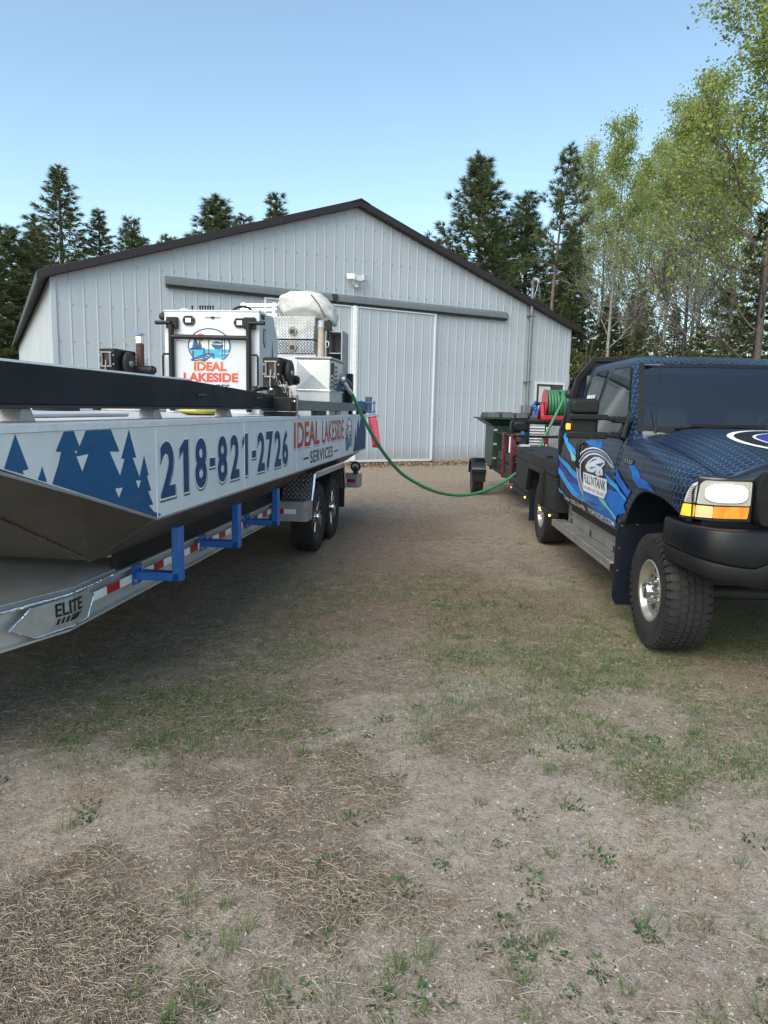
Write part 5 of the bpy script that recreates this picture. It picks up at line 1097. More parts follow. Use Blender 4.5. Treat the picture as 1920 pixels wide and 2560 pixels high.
# ---- wing mirrors
for sg in (1, -1):
    def sgm(m): m.v = [(x, sg*y, z) for x, y, z in m.v]; return m
    sail = tk.part('mirror_base', sgm(MB().add([(.86,.955,1.44),(1.06,.95,1.44),(1.05,.93,1.52),(.95,.90,1.70),(.90,.905,1.70),(.86,1.0,1.46),(1.03,.99,1.46),(1.0,.97,1.52),(.94,.955,1.62),(.90,.955,1.62)], [(0,1,2,3,4),(5,9,8,7,6),(0,5,6,1),(1,6,7,2),(2,7,8,3),(3,8,9,4),(4,9,5,0)])), m_plastic, bevel=.015, seg=3)
    hd = tk.part('mirror_head', sgm(MB().prism(rounded([(1.165,1.455),(1.405,1.450),(1.402,1.765),(1.168,1.772)], .045, 6), .925, 1.06, 'x')), m_plastic, bevel=.028, seg=4, smooth=40)
    tk.part('mirror_cap', sgm(MB().prism(rounded([(1.172,1.648),(1.40,1.645),(1.396,1.758),(1.176,1.764)], .04, 6), .895, .94, 'x')), m_plastic, parent=hd, bevel=.02, seg=4, smooth=40)
    tk.part('mirror_arm', sgm(MB().box(.885, .985, 1.10, 1.408, 1.597, 1.642).bar((.935,1.11,1.615),(.935,1.0,1.60),.075,.036).bar((.93,1.05,1.605),(.94,.95,1.60),.10,.055)), m_plastic, parent=hd, bevel=.008)
    tk.part('mirror_arm', sgm(MB().box(.885, .985, 1.10, 1.412, 1.445, 1.50).bar((.935,1.11,1.478),(.935,1.0,1.478),.075,.036).bar((.93,1.05,1.48),(.94,.95,1.48),.10,.05)), m_plastic, parent=hd, bevel=.008)
    tk.part('mirror_glass', sgm(MB().box(1.061, 1.064, 1.18, 1.395, 1.50, 1.755)), m_chrome, parent=hd)
    tk.part('marker_lens', sgm(MB().box(.885, .93, 1.40, 1.432, 1.515, 1.565)), mat('amber_marker', (.8,.2,.01), .25, emit=(1,.30,.02), estr=1.2), parent=hd, bevel=.008)
# ---- wrap graphics on the doors (printed film, thin sheets following the body side)
def on_body(off): return lambda u, v: (u, ys(u, v)+.0065+off, v)
m_sh = {'LB': mat('wrap_light_blue', (.02,.32,.80), .45, var=.15), 'MB': mat('wrap_mid_blue', (.005,.135,.50), .45, var=.2), 'VI': mat('wrap_violet', (.025,.04,.24), .45, var=.15),
        'AQ': mat('wrap_aqua', (.13,.55,.50), .32, coat=.35), 'TE': mat('wrap_teal', (.02,.20,.36), .32, coat=.35)}
SHARDS = [
  ('LB', [(3.054, 1.437), (3.074, 1.394), (2.639, 1.258), (2.272, 1.235), (2.365, 1.286), (2.719, 1.34), (2.887, 1.401)]),
  ('MB', [(2.936, 1.351), (2.639, 1.258), (2.265, 1.21), (2.303, 1.252), (2.68, 1.302)]),
  ('AQ', [(2.647, 1.291), (2.251, 1.204), (2.254, 1.166), (2.389, 1.169), (2.578, 1.248)]),
  ('LB', [(3.123, 1.209), (2.949, 1.164), (2.633, 1.125), (2.42, 1.076), (2.172, 1.053), (2.155, 0.985), (2.404, 1.012), (2.708, 1.072), (3.102, 1.133)]),
  ('VI', [(3.1, 1.126), (2.799, 1.072), (2.484, 0.998), (2.155, 0.985), (2.092, 0.941), (2.468, 0.934), (2.78, 0.998), (3.078, 1.042)]),
  ('LB', [(3.078, 1.042), (2.78, 0.998), (2.553, 0.932), (2.176, 0.863), (1.769, 0.826), (1.955, 0.796), (2.353, 0.816), (2.69, 0.891), (3.061, 0.98)]),
  ('MB', [(2.553, 0.932), (2.119, 0.945), (1.887, 0.915), (1.476, 0.91), (1.346, 0.892), (0.952, 0.858), (0.871, 0.822), (0.834, 0.739), (1.439, 0.76), (1.762, 0.797), (2.176, 0.863)]),
  ('TE', [(2.168, 0.832), (1.782, 0.879), (1.461, 0.849), (1.132, 0.832), (1.285, 0.811), (1.672, 0.809), (2.082, 0.799)]),
  ('VI', [(1.818, 0.832), (1.503, 0.843), (1.252, 0.838), (1.584, 0.815)]),
  ('AQ', [(1.392, 0.909), (1.19, 0.912), (0.988, 0.858), (0.817, 0.815), (0.836, 0.786), (1.002, 0.84), (1.22, 0.87)]),
  ('MB', [(1.138, 1.016), (0.831, 1.02), (0.59, 0.979), (0.644, 0.937), (0.568, 0.887), (0.772, 0.842), (0.848, 0.8), (0.952, 0.858), (1.212, 0.92)]),
  ('LB', [(1.209, 1.15), (1.01, 1.104), (0.826, 1.071), (0.732, 1.031), (0.579, 1.0), (0.59, 0.979), (0.743, 1.009), (0.889, 1.044), (1.055, 1.063), (1.135, 1.081)]),
  ('MB', [(1.012, 1.188), (0.856, 1.202), (0.724, 1.138), (0.581, 1.078), (0.486, 1.069), (0.565, 1.011), (0.669, 1.043), (0.794, 1.08), (0.947, 1.142)]),
  ('MB', [(0.607, 1.257), (0.487, 1.271), (0.361, 1.234), (0.281, 1.19), (0.101, 1.172), (-0.016, 1.105), (0.196, 1.121), (0.333, 1.11), (0.447, 1.16), (0.504, 1.212)]),
  ('MB', [(2.103, 1.381), (1.73, 1.403), (1.592, 1.38), (1.515, 1.412), (1.394, 1.34), (1.67, 1.342), (1.854, 1.35)]),
  ('LB', [(3.068, 0.823), (2.883, 0.801), (2.659, 0.773), (2.971, 0.77)]),
  ('TE', [(1.563, 0.731), (1.068, 0.723), (0.838, 0.681), (1.134, 0.679), (1.381, 0.695)]),
]
CRES_O = [(0.941, 1.207), (1.048, 1.265), (1.249, 1.315), (1.496, 1.337), (1.714, 1.34), (1.939, 1.313), (2.122, 1.256), (2.215, 1.169), (2.22, 1.086), (2.128, 0.982), (2.008, 0.907), (1.886, 0.863)]
CRES_I = [(1.888, 0.921), (2.008, 1.006), (2.054, 1.088), (2.022, 1.158), (1.916, 1.221), (1.762, 1.261), (1.589, 1.281), (1.4, 1.281), (1.216, 1.258), (1.055, 1.217), (0.961, 1.201)]
FISH = [(1.86, 1.141), (1.77, 1.201), (1.604, 1.254), (1.437, 1.265), (1.232, 1.246), (1.215, 1.215), (1.276, 1.183), (1.232, 1.164), (1.259, 1.113), (1.338, 1.111), (1.437, 1.093), (1.526, 1.111), (1.654, 1.099), (1.792, 1.105)]
FISHB = [[(1.755, 1.185), (1.6, 1.237), (1.453, 1.247), (1.554, 1.226), (1.68, 1.202)], [(1.753, 1.132), (1.626, 1.163), (1.458, 1.179), (1.662, 1.131)], [(1.505, 1.198), (1.228, 1.23), (1.338, 1.191), (1.44, 1.192)], [(1.793, 1.108), (1.57, 1.115), (1.451, 1.151), (1.524, 1.105), (1.675, 1.094)], [(1.459, 1.1), (1.405, 1.133), (1.328, 1.151), (1.379, 1.113)]]
PLATE = [(1.942, 1.086), (1.137, 1.092), (1.112, 0.987), (1.192, 0.917), (1.922, 0.911)]
FT = [(1.905, 0.989), (1.137, 0.995), (1.927, 1.075), (1.157, 1.076)]
DF = [(1.904, 0.937), (1.177, 0.936), (1.911, 0.964), (1.164, 0.964)]
PH = [(2.751, 0.717), (0.876, 0.727), (2.763, 0.763), (0.885, 0.768)]
BADGE = [(0.797, 1.308), (0.497, 1.313), (0.501, 1.265), (0.787, 1.268)]

ORDER = {'MB': .0012, 'VI': .0020, 'TE': .0024, 'LB': .0028, 'AQ': .0032}
def clampz(p): return [(u, max(.702, min(1.44, v))) for u, v in p]
for k, (c, p) in enumerate(SHARDS):
    wing_ = p[0][0] < .86 and max(q[0] for q in p) < .86
    tk.part('wrap_shard', dense_poly([(u, max(v, zlow(u)+.004) if wing_ else v) for u, v in clampz(p)], on_body(ORDER[c]+.0003*(k % 5)-(.0055 if wing_ else 0))), m_sh[c], parent=doors[1] if not wing_ else None, smooth=40)
def cres(a, b, mt, off, nm):
    n = 24
    def samp(L, t): 
        x = t*(len(L)-1); i = min(int(x), len(L)-2); f_ = x-i; return (L[i][0]+(L[i+1][0]-L[i][0])*f_, L[i][1]+(L[i+1][1]-L[i][1])*f_)
    I = list(reversed(CRES_I)); m = MB(); fn = on_body(off)
    for i in range(n):
        q = []
        for t in (i/n, (i+1)/n):
            o, i_ = samp(CRES_O, t), samp(I, t); q.append([(o[0]+(i_[0]-o[0])*w, o[1]+(i_[1]-o[1])*w) for w in (a, b)])
        m.add([fn(*q[0][0]), fn(*q[1][0]), fn(*q[1][1]), fn(*q[0][1])], [(0,1,2,3)])
    tk.part(nm, m, mt, parent=doors[1], smooth=40)
cres(-.02, 1.02, m_tapew, .0046, 'logo_arc'); cres(.16, .42, m_ink, .0054, 'logo_arc_band'); cres(.52, .80, mat('logo_violet', (.05,.045,.30), .35, coat=.3), .0056, 'logo_arc_band')
tk.part('logo_fish', dense_poly(FISH, on_body(.0050)), m_tapew, parent=doors[1], smooth=40)
for p in FISHB: tk.part('logo_fish_line', dense_poly(p, on_body(.0060)), m_sh['VI'] if p is not FISHB[1] else m_sh['LB'], parent=doors[1], smooth=40)
tk.part('logo_plate', dense_poly(PLATE, on_body(.0054)), m_tapew, parent=doors[1], smooth=40)
def body_text(body, s0, s1, z0, z1, mt, bold, off, nm, sp=1.0):
    fn = on_body(off); tk.part(nm, text_mb(body, lambda u, v: fn(s0+(s1-s0)*u, z0+(z1-z0)*v), bold, sp), mt, parent=doors[1], smooth=None)
body_text("FULL'N", 1.905, 1.545, .992, 1.076, m_ink, .015, .0064, 'logo_lettering'); body_text('TANK', 1.525, 1.15, .992, 1.076, m_ink, .015, .0064, 'logo_lettering'); body_text('DOCKSIDE FUEL DELIVERY', 1.90, 1.18, .938, .963, m_ink, .0, .0064, 'logo_lettering')
m_phr = mat('wrap_red', (.5,.06,.06), .35, coat=.3)
body_text('218-', 2.755, 2.50, .720, .763, m_tapew, .01, .0064, 'phone_lettering'); body_text('232-2105', 2.46, 1.87, .720, .763, m_tapew, .01, .0064, 'phone_lettering'); body_text('TOPUSOFF.COM', 1.74, .89, .722, .768, m_tapew, .01, .0064, 'web_lettering')
bdg = tk.part('wing_badge', dense_poly([(.72,1.262),(.50,1.262),(.50,1.308),(.72,1.308)], on_body(-.002)), m_plastic, smooth=None); fnb = on_body(.001)
tk.part('badge_lettering', text_mb('F350', lambda u, v: fnb(.705-.19*u, 1.270+.032*v), .01), m_alu, parent=bdg, smooth=None)
# rows of small white lettering on the quarter window
for (za, zb, sa, sb, tx_) in ((1.80,1.835,2.62,2.30,'FUEL'),(1.745,1.775,2.62,2.42,'DOCK'),(1.69,1.72,2.68,2.42,'DIESEL'),(1.635,1.665,2.70,2.56,'GAS'),(1.58,1.61,2.74,2.56,'DEF')): 
    row = MB(); n_ = len(tx_)
    for i in range(n_): a = sa+(sb-sa)*i/n_; b_ = a+(sb-sa)/n_*.78; row.add([(a, yg(za)+.009, za), (b_, yg(za)+.009, za), (b_, yg(zb)+.009, zb), (a, yg(zb)+.009, zb)], [(0,1,2,3)])
    tk.part('window_decal', row, m_tapew, smooth=None)
# ---- front end
def on_front(off): return lambda u, v: (Fs(u)-off, u, v)
t = NT('headlamp_lens'); t.base((.42,.43,.37)); t.rough(.12); v_ = t.coord('Object'); sx_ = t.new('SeparateXYZ'); t.link(v_, sx_.inputs[0])
fl = t.math('SINE', t.math('MULTIPLY', sx_.outputs[1], 260.0)); t.bump(fl, .25, .004); m_hl = t.mat; t.b.inputs['Coat Weight'].default_value = .6
t = NT('headlamp_lit'); t.base((.9,.9,.85)); t.b.inputs['Emission Color'].default_value = (1.0,.95,.84,1); so = t.new('SeparateXYZ'); t.link(t.coord('Object'), so.inputs[0]); ey = t.math('DIVIDE', t.math('SUBTRACT', t.math('ABSOLUTE', so.outputs[1]), .80), .12); ez = t.math('DIVIDE', t.math('SUBTRACT', so.outputs[2], 1.19), .06)
rd = t.math('SQRT', t.math('ADD', t.math('MULTIPLY', ey, ey), t.math('MULTIPLY', ez, ez))); nz = t.noise(t.coord('Object', (1,9,2)), 9, 4, .6); t.base((.5,.5,.46)); t.val(t.b.inputs['Emission Strength'], t.math('MULTIPLY', t.maprange(rd, 1.15, .1, .25, 2.2), t.maprange(nz, .35, .62, .35, 1.25))); m_lit = t.mat
def amber(name, e, c=(.85,.22,.02)):
    t = NT(name); t.base(c); t.rough(.2); v_ = t.coord('Object'); sx_ = t.new('SeparateXYZ'); t.link(v_, sx_.inputs[0]); r = t.math('SINE', t.math('MULTIPLY', sx_.outputs[1], 520.0)); t.bump(r, .4, .003)
    t.b.inputs['Emission Color'].default_value = (1.0,.33,.03,1); t.val(t.b.inputs['Emission Strength'], t.maprange(t.noise(v_, 18, 3), .35, .7, e*.5, e*1.6)); return t.mat
m_amb = amber('amber_signal', .35, (.80,.17,.02)); m_amb2 = amber('amber_corner', .55, (.9,.42,.03)); m_amb3 = amber('clear_peach_signal', .22, (.75,.50,.28)); m_clear = mat('clear_marker', (.55,.53,.48), .25)
for sg in (1, -1):
    f = lambda off: (lambda u, v: (Fs(u)-off, sg*u, v))
    bz = tk.part('headlamp_bezel', dense_poly([(.645,1.02),(1.018,1.02),(1.01,1.12),(.985,1.22),(.94,1.275),(.645,1.275)], f(.001)), m_ink, smooth=40)
    tk.part('headlamp', dense_poly(rounded([(.660,1.118),(.950,1.118),(.94,1.24),(.92,1.264),(.660,1.264)], .012), f(.012)), m_hl, parent=bz, smooth=40)
    oval = [(.800+.120*math.copysign(abs(math.cos(a))**.55, math.cos(a)), 1.192+.058*math.copysign(abs(math.sin(a))**.7, math.sin(a))) for a in [2*math.pi*i/36 for i in range(36)]]
    tk.part('headlamp_reflector', dense_poly(oval, f(.016)), m_lit, parent=bz, smooth=40); rg = MB(); 
    rg.tube([f(.018)(u, v) for u, v in oval], .0025, 6, closed=True); tk.part('reflector_rim', rg, m_hl, parent=bz)
    tk.part('side_marker', dense_poly(rounded([(.956,1.12),(1.005,1.12),(.992,1.19),(.975,1.235),(.950,1.255)], .01), f(.010)), m_clear, parent=bz, smooth=40); rb_ = MB()
    for k in range(9): z = 1.128+k*.012; rb_.bar(f(.012)(.960, z), f(.012)(.998-.02*k/9, z), .004, .004)
    tk.part('marker_rib', rb_, m_grey, parent=bz)
    tk.part('turn_signal', dense_poly(rounded([(.672,1.040),(.868,1.038),(.868,1.108),(.664,1.110)], .006), f(.012)), m_amb, parent=bz, smooth=40); tk.part('clear_signal', dense_poly(rounded([(.870,1.038),(.952,1.036),(.952,1.108),(.870,1.108)], .006), f(.012)), m_amb3, parent=bz, smooth=40); tk.part('corner_signal', dense_poly(rounded([(.956,1.036),(1.016,1.036),(1.008,1.110),(.956,1.110)], .008), f(.012)), m_amb2, parent=bz, smooth=40)
# grille surround and mesh
gs = MB(); o_ = rounded([(-.625,1.0),(.625,1.0),(.642,1.27),(.605,1.325),(-.605,1.325),(-.642,1.27)], .05); i_ = rounded([(-.535,1.035),(.535,1.035),(.55,1.25),(.52,1.282),(-.52,1.282),(-.55,1.25)], .06); n_ = len(o_)
gs.add([(-.70, u, v) for u, v in o_]+[(-.715, u*.985, 1.16+(v-1.16)*.97) for u, v in o_]+[(-.712, u, v) for u, v in i_]+[(-.62, u*.98, v) for u, v in i_]+[(-.60, u, v) for u, v in o_], [(k*n_+j, k*n_+(j+1) % n_, (k+1)*n_+(j+1) % n_, (k+1)*n_+j) for k in range(3) for j in range(n_)]+[(j, (j+1) % n_, 4*n_+(j+1) % n_, 4*n_+j) for j in range(n_)])
gr_ = tk.part('grille_surround', gs, m_black, smooth=35)
tk.part('grille_back', MB().box(-.60, -.585, -.58, .58, 1.0, 1.31), m_ink, parent=gr_)
gm = MB()
for r_ in range(9):
    for c_ in range(27):
        y = -.52+c_*.04+(r_ % 2)*.02; z = 1.045+r_*.029
        if abs(y) > .53 or z > 1.28: continue
        pts = [(-.645, y+.019*math.cos(R(60*q+30)), z+.0165*math.sin(R(60*q+30))) for q in range(6)]; gm.tube(pts, .0028, 4, closed=True)
mo = tk.part('grille_mesh', gm, m_plastic, parent=gr_, smooth=None); mo['kind'] = 'stuff'
tk.part('front_core', MB().box(-.58, -.30, -.90, .90, .75, 1.24), m_ink)
# bumper and valance
path = [(-.865,0),(-.865,.2),(-.863,.4),(-.858,.56),(-.855,.60),(-.85,.64),(-.848,.68),(-.845,.74),(-.835,.83),(-.805,.91),(-.735,.972),(-.60,.998),(-.46,1.006),(-.36,1.008),(-.285,1.008)]
path = [(s, -y) for s, y in reversed(path[1:])]+path
def loft_path(prof, path):
    P = []
    for i, (s, y) in enumerate(path):
        a = Vector((path[max(0,i-1)])); b = Vector(path[min(len(path)-1,i+1)]); tdir = (b-a).normalized(); nrm = Vector((-tdir.y, tdir.x))
        if nrm.dot(Vector((-1.2-0, 0))-Vector((0,0))) < 0 and abs(y) < .5: nrm = -nrm
        c = Vector((0, 0)); 
        if nrm.dot(Vector((s, y))-c) < 0: nrm = -nrm
        e = min(1, abs(y)/1.0); P.append([(s+nrm.x*d(e) if callable(d) else s+nrm.x*d, y+nrm.y*d if not callable(d) else y+nrm.y*d(e), z(e) if callable(z) else z) for d, z in prof])
    return P
kz = lambda e: .755+.06*e**4+.05*(1-sstep(.58, .70, e))
up = [(-.12, .985), (-.010, .992), (.002, .986), (.010, .972), (.016, lambda e: kz(e)+.025), (.012, lambda e: kz(e)+.008), (-.012, kz)]
tk.part('bumper', MB().grid(loft_path(up, path)), mat('satin_black_steel', (.006,.007,.009), .38, var=.05, spec=.3), smooth=50)
lo = [(-.014, lambda e: kz(e)+.003), (.004, lambda e: kz(e)-.004), (.008, lambda e: kz(e)-.02), (-.012, lambda e: .66+.055*e**3), (-.05, lambda e: .625+.07*e**3), (-.12, lambda e: .61+.07*e**3)]
vl = tk.part('valance', MB().grid(loft_path(lo, path)), mat('grey_plastic', (.013,.014,.016), .6, spec=.3, bump=.2, bscale=250), smooth=50)
for sg in (1, -1):
    tk.part('tow_recess', MB().prism(rounded([(sg*.30,.66),(sg*.62,.66),(sg*.58,.75),(sg*.33,.75)], .03), -.888, -.80, 'x'), m_plastic, bevel=.008); tk.part('tow_hook', MB().tube([(-.89, sg*.45, .69),(-.93, sg*.45, .705),(-.89, sg*.45, .725)], .014, 8), m_dark)

# ---- chassis, wheels, steps, flaps
tk.part('chassis', MB().box(-.35, 6.0, -.48, -.38, .55, .70).box(-.35, 6.0, .38, .48, .55, .70).box(-.3, 5.8, -.38, .38, .58, .66), m_dark)
for s in (0, 4.06): tk.part('axle', MB().cyl((s, -.75, .415), (s, .75, .415), .05, 12).ellipsoid((s, .0 if s else -.2, .415), .16, .17, .16), m_dark)
tk.part('tank', MB().box(1.6, 2.6, .40, .78, .32, .58), m_ink, bevel=.04)
def rim_truck(rr, w):
    h = w/2
    out = [('rim', MB().lathe([(rr+.006,-h*.80),(rr+.010,-h*.93),(rr+.002,-h*.97),(rr-.010,-h*.93),(rr-.018,-h*.80),(rr-.026,-h*.66),(rr-.05,-h*.56),(.125,-h*.50),(.105,-h*.56),(.095,-h*.60),(0,-h*.60)], (0,0,0), 'y', 44).lathe([(rr,-h*.8),(rr-.01,h*.8)], (0,0,0), 'y', 40), mat('dull_chrome', (.52,.49,.44), .34, metal=.8, var=.15, nscale=12, dirt=.25, dirtcol=(.25,.22,.18)))]
    ho = MB()
    for k in range(8):
        a = 2*math.pi*k/8+.2; c = (.150*math.cos(a), -h*.545, .150*math.sin(a)); u = Vector((-math.sin(a), 0, math.cos(a))); v = Vector((math.cos(a), .17, math.sin(a))); ho.add([Vector(c)+Vector((0,-.003,0))+u*.030*math.cos(q)+v*.019*math.sin(q) for q in [i*math.pi/6 for i in range(12)]], [tuple(range(12))])
    out.append(('rim_hole', ho, m_ink)); lug = MB()
    for k in range(8):
        a = 2*math.pi*k/8; lug.lathe([(0,-h*.60-.055),(.013,-h*.60-.052),(.015,-h*.60)], (.083*math.cos(a), 0, .083*math.sin(a)), 'y', 8)
    out += [('lug_nut', lug, m_chrome), ('hub', MB().lathe([(.062,-h*.58),(.062,-h*1.12),(.058,-h*1.17),(.050,-h*1.18),(.046,-h*1.15),(.044,-h*.95),(0,-h*.95)], (0,0,0), 'y', 28), m_chrome), ('hub_core', MB().lathe([(.044,-h*.955),(0,-h*.955)], (0,0,0), 'y', 20), m_dark)]
    return out
wheel_set(tk, [(.0, .845, .413, 1), (.0, -.845, .413, 0), (4.06, .845, .413, 1), (4.06, -.845, .413, 0)], .413, .292, .212, rim_truck, 'block', 44)
m_step = tread_mat('running_board_tread', (.62,.59,.53), .040, .42, (0,1)); m_stepv = tread_mat('running_board_upright', (.58,.55,.50), .040, .42, (0,2))
for sg in (1, -1):
    a, b = sorted((sg*.88, sg*1.03)); rb = tk.part('running_board', MB().box(.80, 3.12, a, b, .425, .445), m_step, bevel=.006)
    o_ = sg*1.032; a, b = sorted((o_, o_+sg*.004)); tk.part('board_edge', MB().box(.80, 3.12, a, b, .375, .443), m_stepv, parent=rb); a, b = sorted((sg*.872, sg*.878)); tk.part('board_back', MB().box(.80, 3.0, a, b, .447, .70), m_stepv, parent=rb)
    for s in (1.2, 2.0, 2.8): tk.part('board_bracket', MB().box(s, s+.06, *sorted((sg*.45, sg*.88)), .43, .50), m_dark, parent=rb)
    fp = MB(); fo_ = rounded([(.66,1.04),(1.045,1.04),(1.06,.96),(1.06,.20),(1.03,.14),(.68,.14)], .02); fp.prism([(sg*.0+sg*u, v-.22 if v > .9 else v) for u, v in fo_], .60, .612, 'x'); fl_ = tk.part('mud_flap', fp, m_ink, bevel=.003)
    for (y, z) in ((1.02,.78),(.9,.79),(1.03,.60),(1.03,.42)): tk.part('flap_bolt', MB().lathe([(0,-.006),(.008,-.006),(.009,0)], (.60, sg*y, z), 'x', 8), mat('rust', (.12,.05,.03), .7), parent=fl_)
    tk.part('mud_flap', MB().box(4.80, 4.812, *sorted((sg*.68, sg*1.0)), .16, .60), m_ink)
# ---- flatbed with side boxes, rail, rack
m_bed = mat('bed_liner_black', (.014,.015,.016), .55, var=.18, spec=.3, dirt=.3, dirtcol=(.045,.042,.039), bump=.25, bscale=180)
for sg in (1, -1):
    out_ = 1.0; S0, S1, ZB, ZT_ = 3.17, 6.12, .505, 1.10
    body = [(S0,ZB),(3.93,ZB),(3.93,.90),(4.80,.90),(4.93,.60),(4.93,ZB),(S1,ZB),(S1,.955),(S0,.905)]
    bx = tk.part('side_box', MB().prism(body, sg*.50, sg*out_), m_bed, bevel=.006)
    tk.part('box_lid', MB().add([(S0,sg*.50,.912),(S1,sg*.50,.962),(S1,sg*.50,1.135),(S0,sg*.50,1.095),(S0,sg*(out_+.004),.912),(S1,sg*(out_+.004),.962),(S1,sg*(out_+.004),1.115),(S0,sg*(out_+.004),1.072)], [(0,1,2,3),(7,6,5,4),(0,4,5,1),(3,2,6,7),(0,3,7,4),(1,5,6,2)]), m_bed, parent=bx, bevel=.008)
    for s in (3.9, 5.2): tk.part('lid_latch', MB().box(s, s+.06, *sorted((sg*.9, sg*.98)), 1.095, 1.118), m_plastic, parent=bx, bevel=.004)
    hs_ = 3.45; tk.part('lid_handle', MB().tube([(hs_, sg*.78, 1.10),(hs_+.01, sg*.80, 1.15),(hs_+.05, sg*.82, 1.19),(hs_+.13, sg*.82, 1.19),(hs_+.16, sg*.80, 1.15),(hs_+.16, sg*.78, 1.11)], .012, 8), m_plastic, parent=bx)
    fr_ = MB(); o1 = sg*(out_+.022)
    for (p_, q_) in (((3.93,.505),(3.93,.92)),((3.91,.92),(4.82,.92)),((4.80,.92),(4.95,.59))): fr_.bar((p_[0], o1-sg*.01, p_[1]), (q_[0], o1-sg*.01, q_[1]), .065, .065, up=(0,1,0))
    tk.part('arch_flare', fr_, m_bed, parent=bx, bevel=.01)
    tk.part('lower_rail', MB().bar((S0, sg*.985, .47), (3.96, sg*.985, .47), .07, .06).bar((4.97, sg*.985, .47), (S1+.25, sg*.985, .47), .07, .06), m_bed, parent=bx, bevel=.008)
    for s, mt in ((3.32, 0), (3.94, 0), (5.05, 0), (6.36, 1)):
        tk.part('clearance_light', MB().ellipsoid((s, sg*1.025, .455), .022, .012, .014, 12, 6), mat('lit_marker_red', (.8,.05,.03), .3, emit=(1,.12,.05), estr=3) if mt else mat('lit_marker_amber', (.9,.35,.05), .3, emit=(1,.42,.10), estr=3.5), parent=bx)
    # inner wheel housing
    tk.part('wheel_housing', MB().box(3.94, 4.79, *sorted((sg*.50, sg*.52)), .5, .90), m_ink, parent=bx)
tk.part('bed_floor', MB().box(3.17, 6.12, -.50, .50, .78, .84), m_bed); tk.part('rear_bumper', MB().box(6.12, 6.40, -.98, .98, .44, .56), m_bed, bevel=.015); tk.part('tail_board', MB().box(6.08, 6.12, -.49, .49, .84, 1.08), m_bed)
for sg in (1, -1): rk = MB(); rk.bar((3.08, sg*.985, 1.05), (3.08, sg*.985, 1.46), .07, .07, up=(1,0,0)); rk.bar((3.08, sg*.985, 1.44), (3.06, sg*.845, 2.03), .07, .07, up=(1,0,0)); rk.bar((3.06, sg*.845, 2.02), (3.04, sg*.67, 2.26), .07, .07, up=(1,0,0)); ro = tk.part('rack_upright', rk, m_black, bevel=.008)
ro = None; tk.part('rack_bar', MB().bar((3.04, -.69, 2.235), (3.04, .69, 2.235), .07, .06), m_black, parent=ro, bevel=.008)
tk.part('rack_panel', MB().prism([(-.95,1.10),(.95,1.10),(.95,1.44),(.82,2.02),(.66,2.21),(-.66,2.21),(-.82,2.02),(-.95,1.44)], 3.055, 3.065, 'x'), m_ink)
for z in (1.35, 1.62, 1.88): tk.part('rack_bar', MB().bar((3.085, -.95+.1*(z-1.3), z), (3.085, .95-.1*(z-1.3), z), .035, .045), m_black, parent=ro)
tk.part('rack_lamp', MB().ellipsoid((3.12, .93, 1.86), .05, .04, .05), m_dark, parent=ro)

# ------------------------------------------------------------------ fuel trailer behind the truck
ut = Thing('utility_trailer', 'small black stake-side utility trailer with maroon posts behind the pickup', 'trailer', KF, (8.9, 0, 0))
ut.part('deck', MB().box(7.05, 10.75, -.92, .92, .46, .54), m_dark, bevel=.01)
for sg in (1, -1):
    for s in (7.15, 8.15, 10.0): ut.part('stake_post', MB().box(s, s+.10, *sorted((sg*.86, sg*.94)), .44, 1.27), m_maroon if s < 9 else m_black, bevel=.006)
    for z in (1.24,): ut.part('top_rail', MB().cyl((7.1, sg*.9, z), (10.75, sg*.9, z-.02), .018, 8), m_black)
    for (z0, z1) in ((.55,.72),(.74,.90)): ut.part('side_board', MB().box(7.1, 10.7, *sorted((sg*.88, sg*.905)), z0, z1), m_black)
    w0 = MB().lathe([(.37,-.14),(.385,-.13),(.385,.13),(.37,.14)], (9.25, sg*1.28, .345), 'y', 20, a0=R(8), a1=R(172)); fd = ut.part('mudguard', w0, m_blackgloss, smooth=40)
    for q in (0,): ut.part('guard_flap', MB().box(8.86, 8.88, *sorted((sg*1.15, sg*1.41)), .28, .46), m_plastic, parent=fd)
    ut.part('guard_step', MB().box(8.83, 8.90, *sorted((sg*1.14, sg*1.43)), .46, .52), m_black, parent=fd)
ut.part('front_rail', MB().bar((7.1,-.9,1.24),(7.1,.9,1.24),.04,.04).bar((7.1,-.9,.9),(7.1,.9,.9),.04,.04), m_black)
ut.part('drawbar', MB().bar((6.3,0,.50),(7.2,0,.50),.10,.10), m_dark)
def rim_small(rr, w):
    h = w/2; return [('rim', MB().lathe([(rr+.004,-h*.8),(rr+.006,-h*.95),(rr-.01,-h*.9),(rr-.03,-h*.5),(.05,-h*.45),(.04,-h*.75),(0,-h*.75)], (0,0,0), 'y', 28).lathe([(rr,-h*.8),(rr-.01,h*.8)], (0,0,0), 'y', 28), m_dark)]
wheel_set(ut, [(9.25, 1.28, .345, 1), (9.25, -1.28, .345, 0)], .345, .21, .19, rim_small, 'rib', 44)
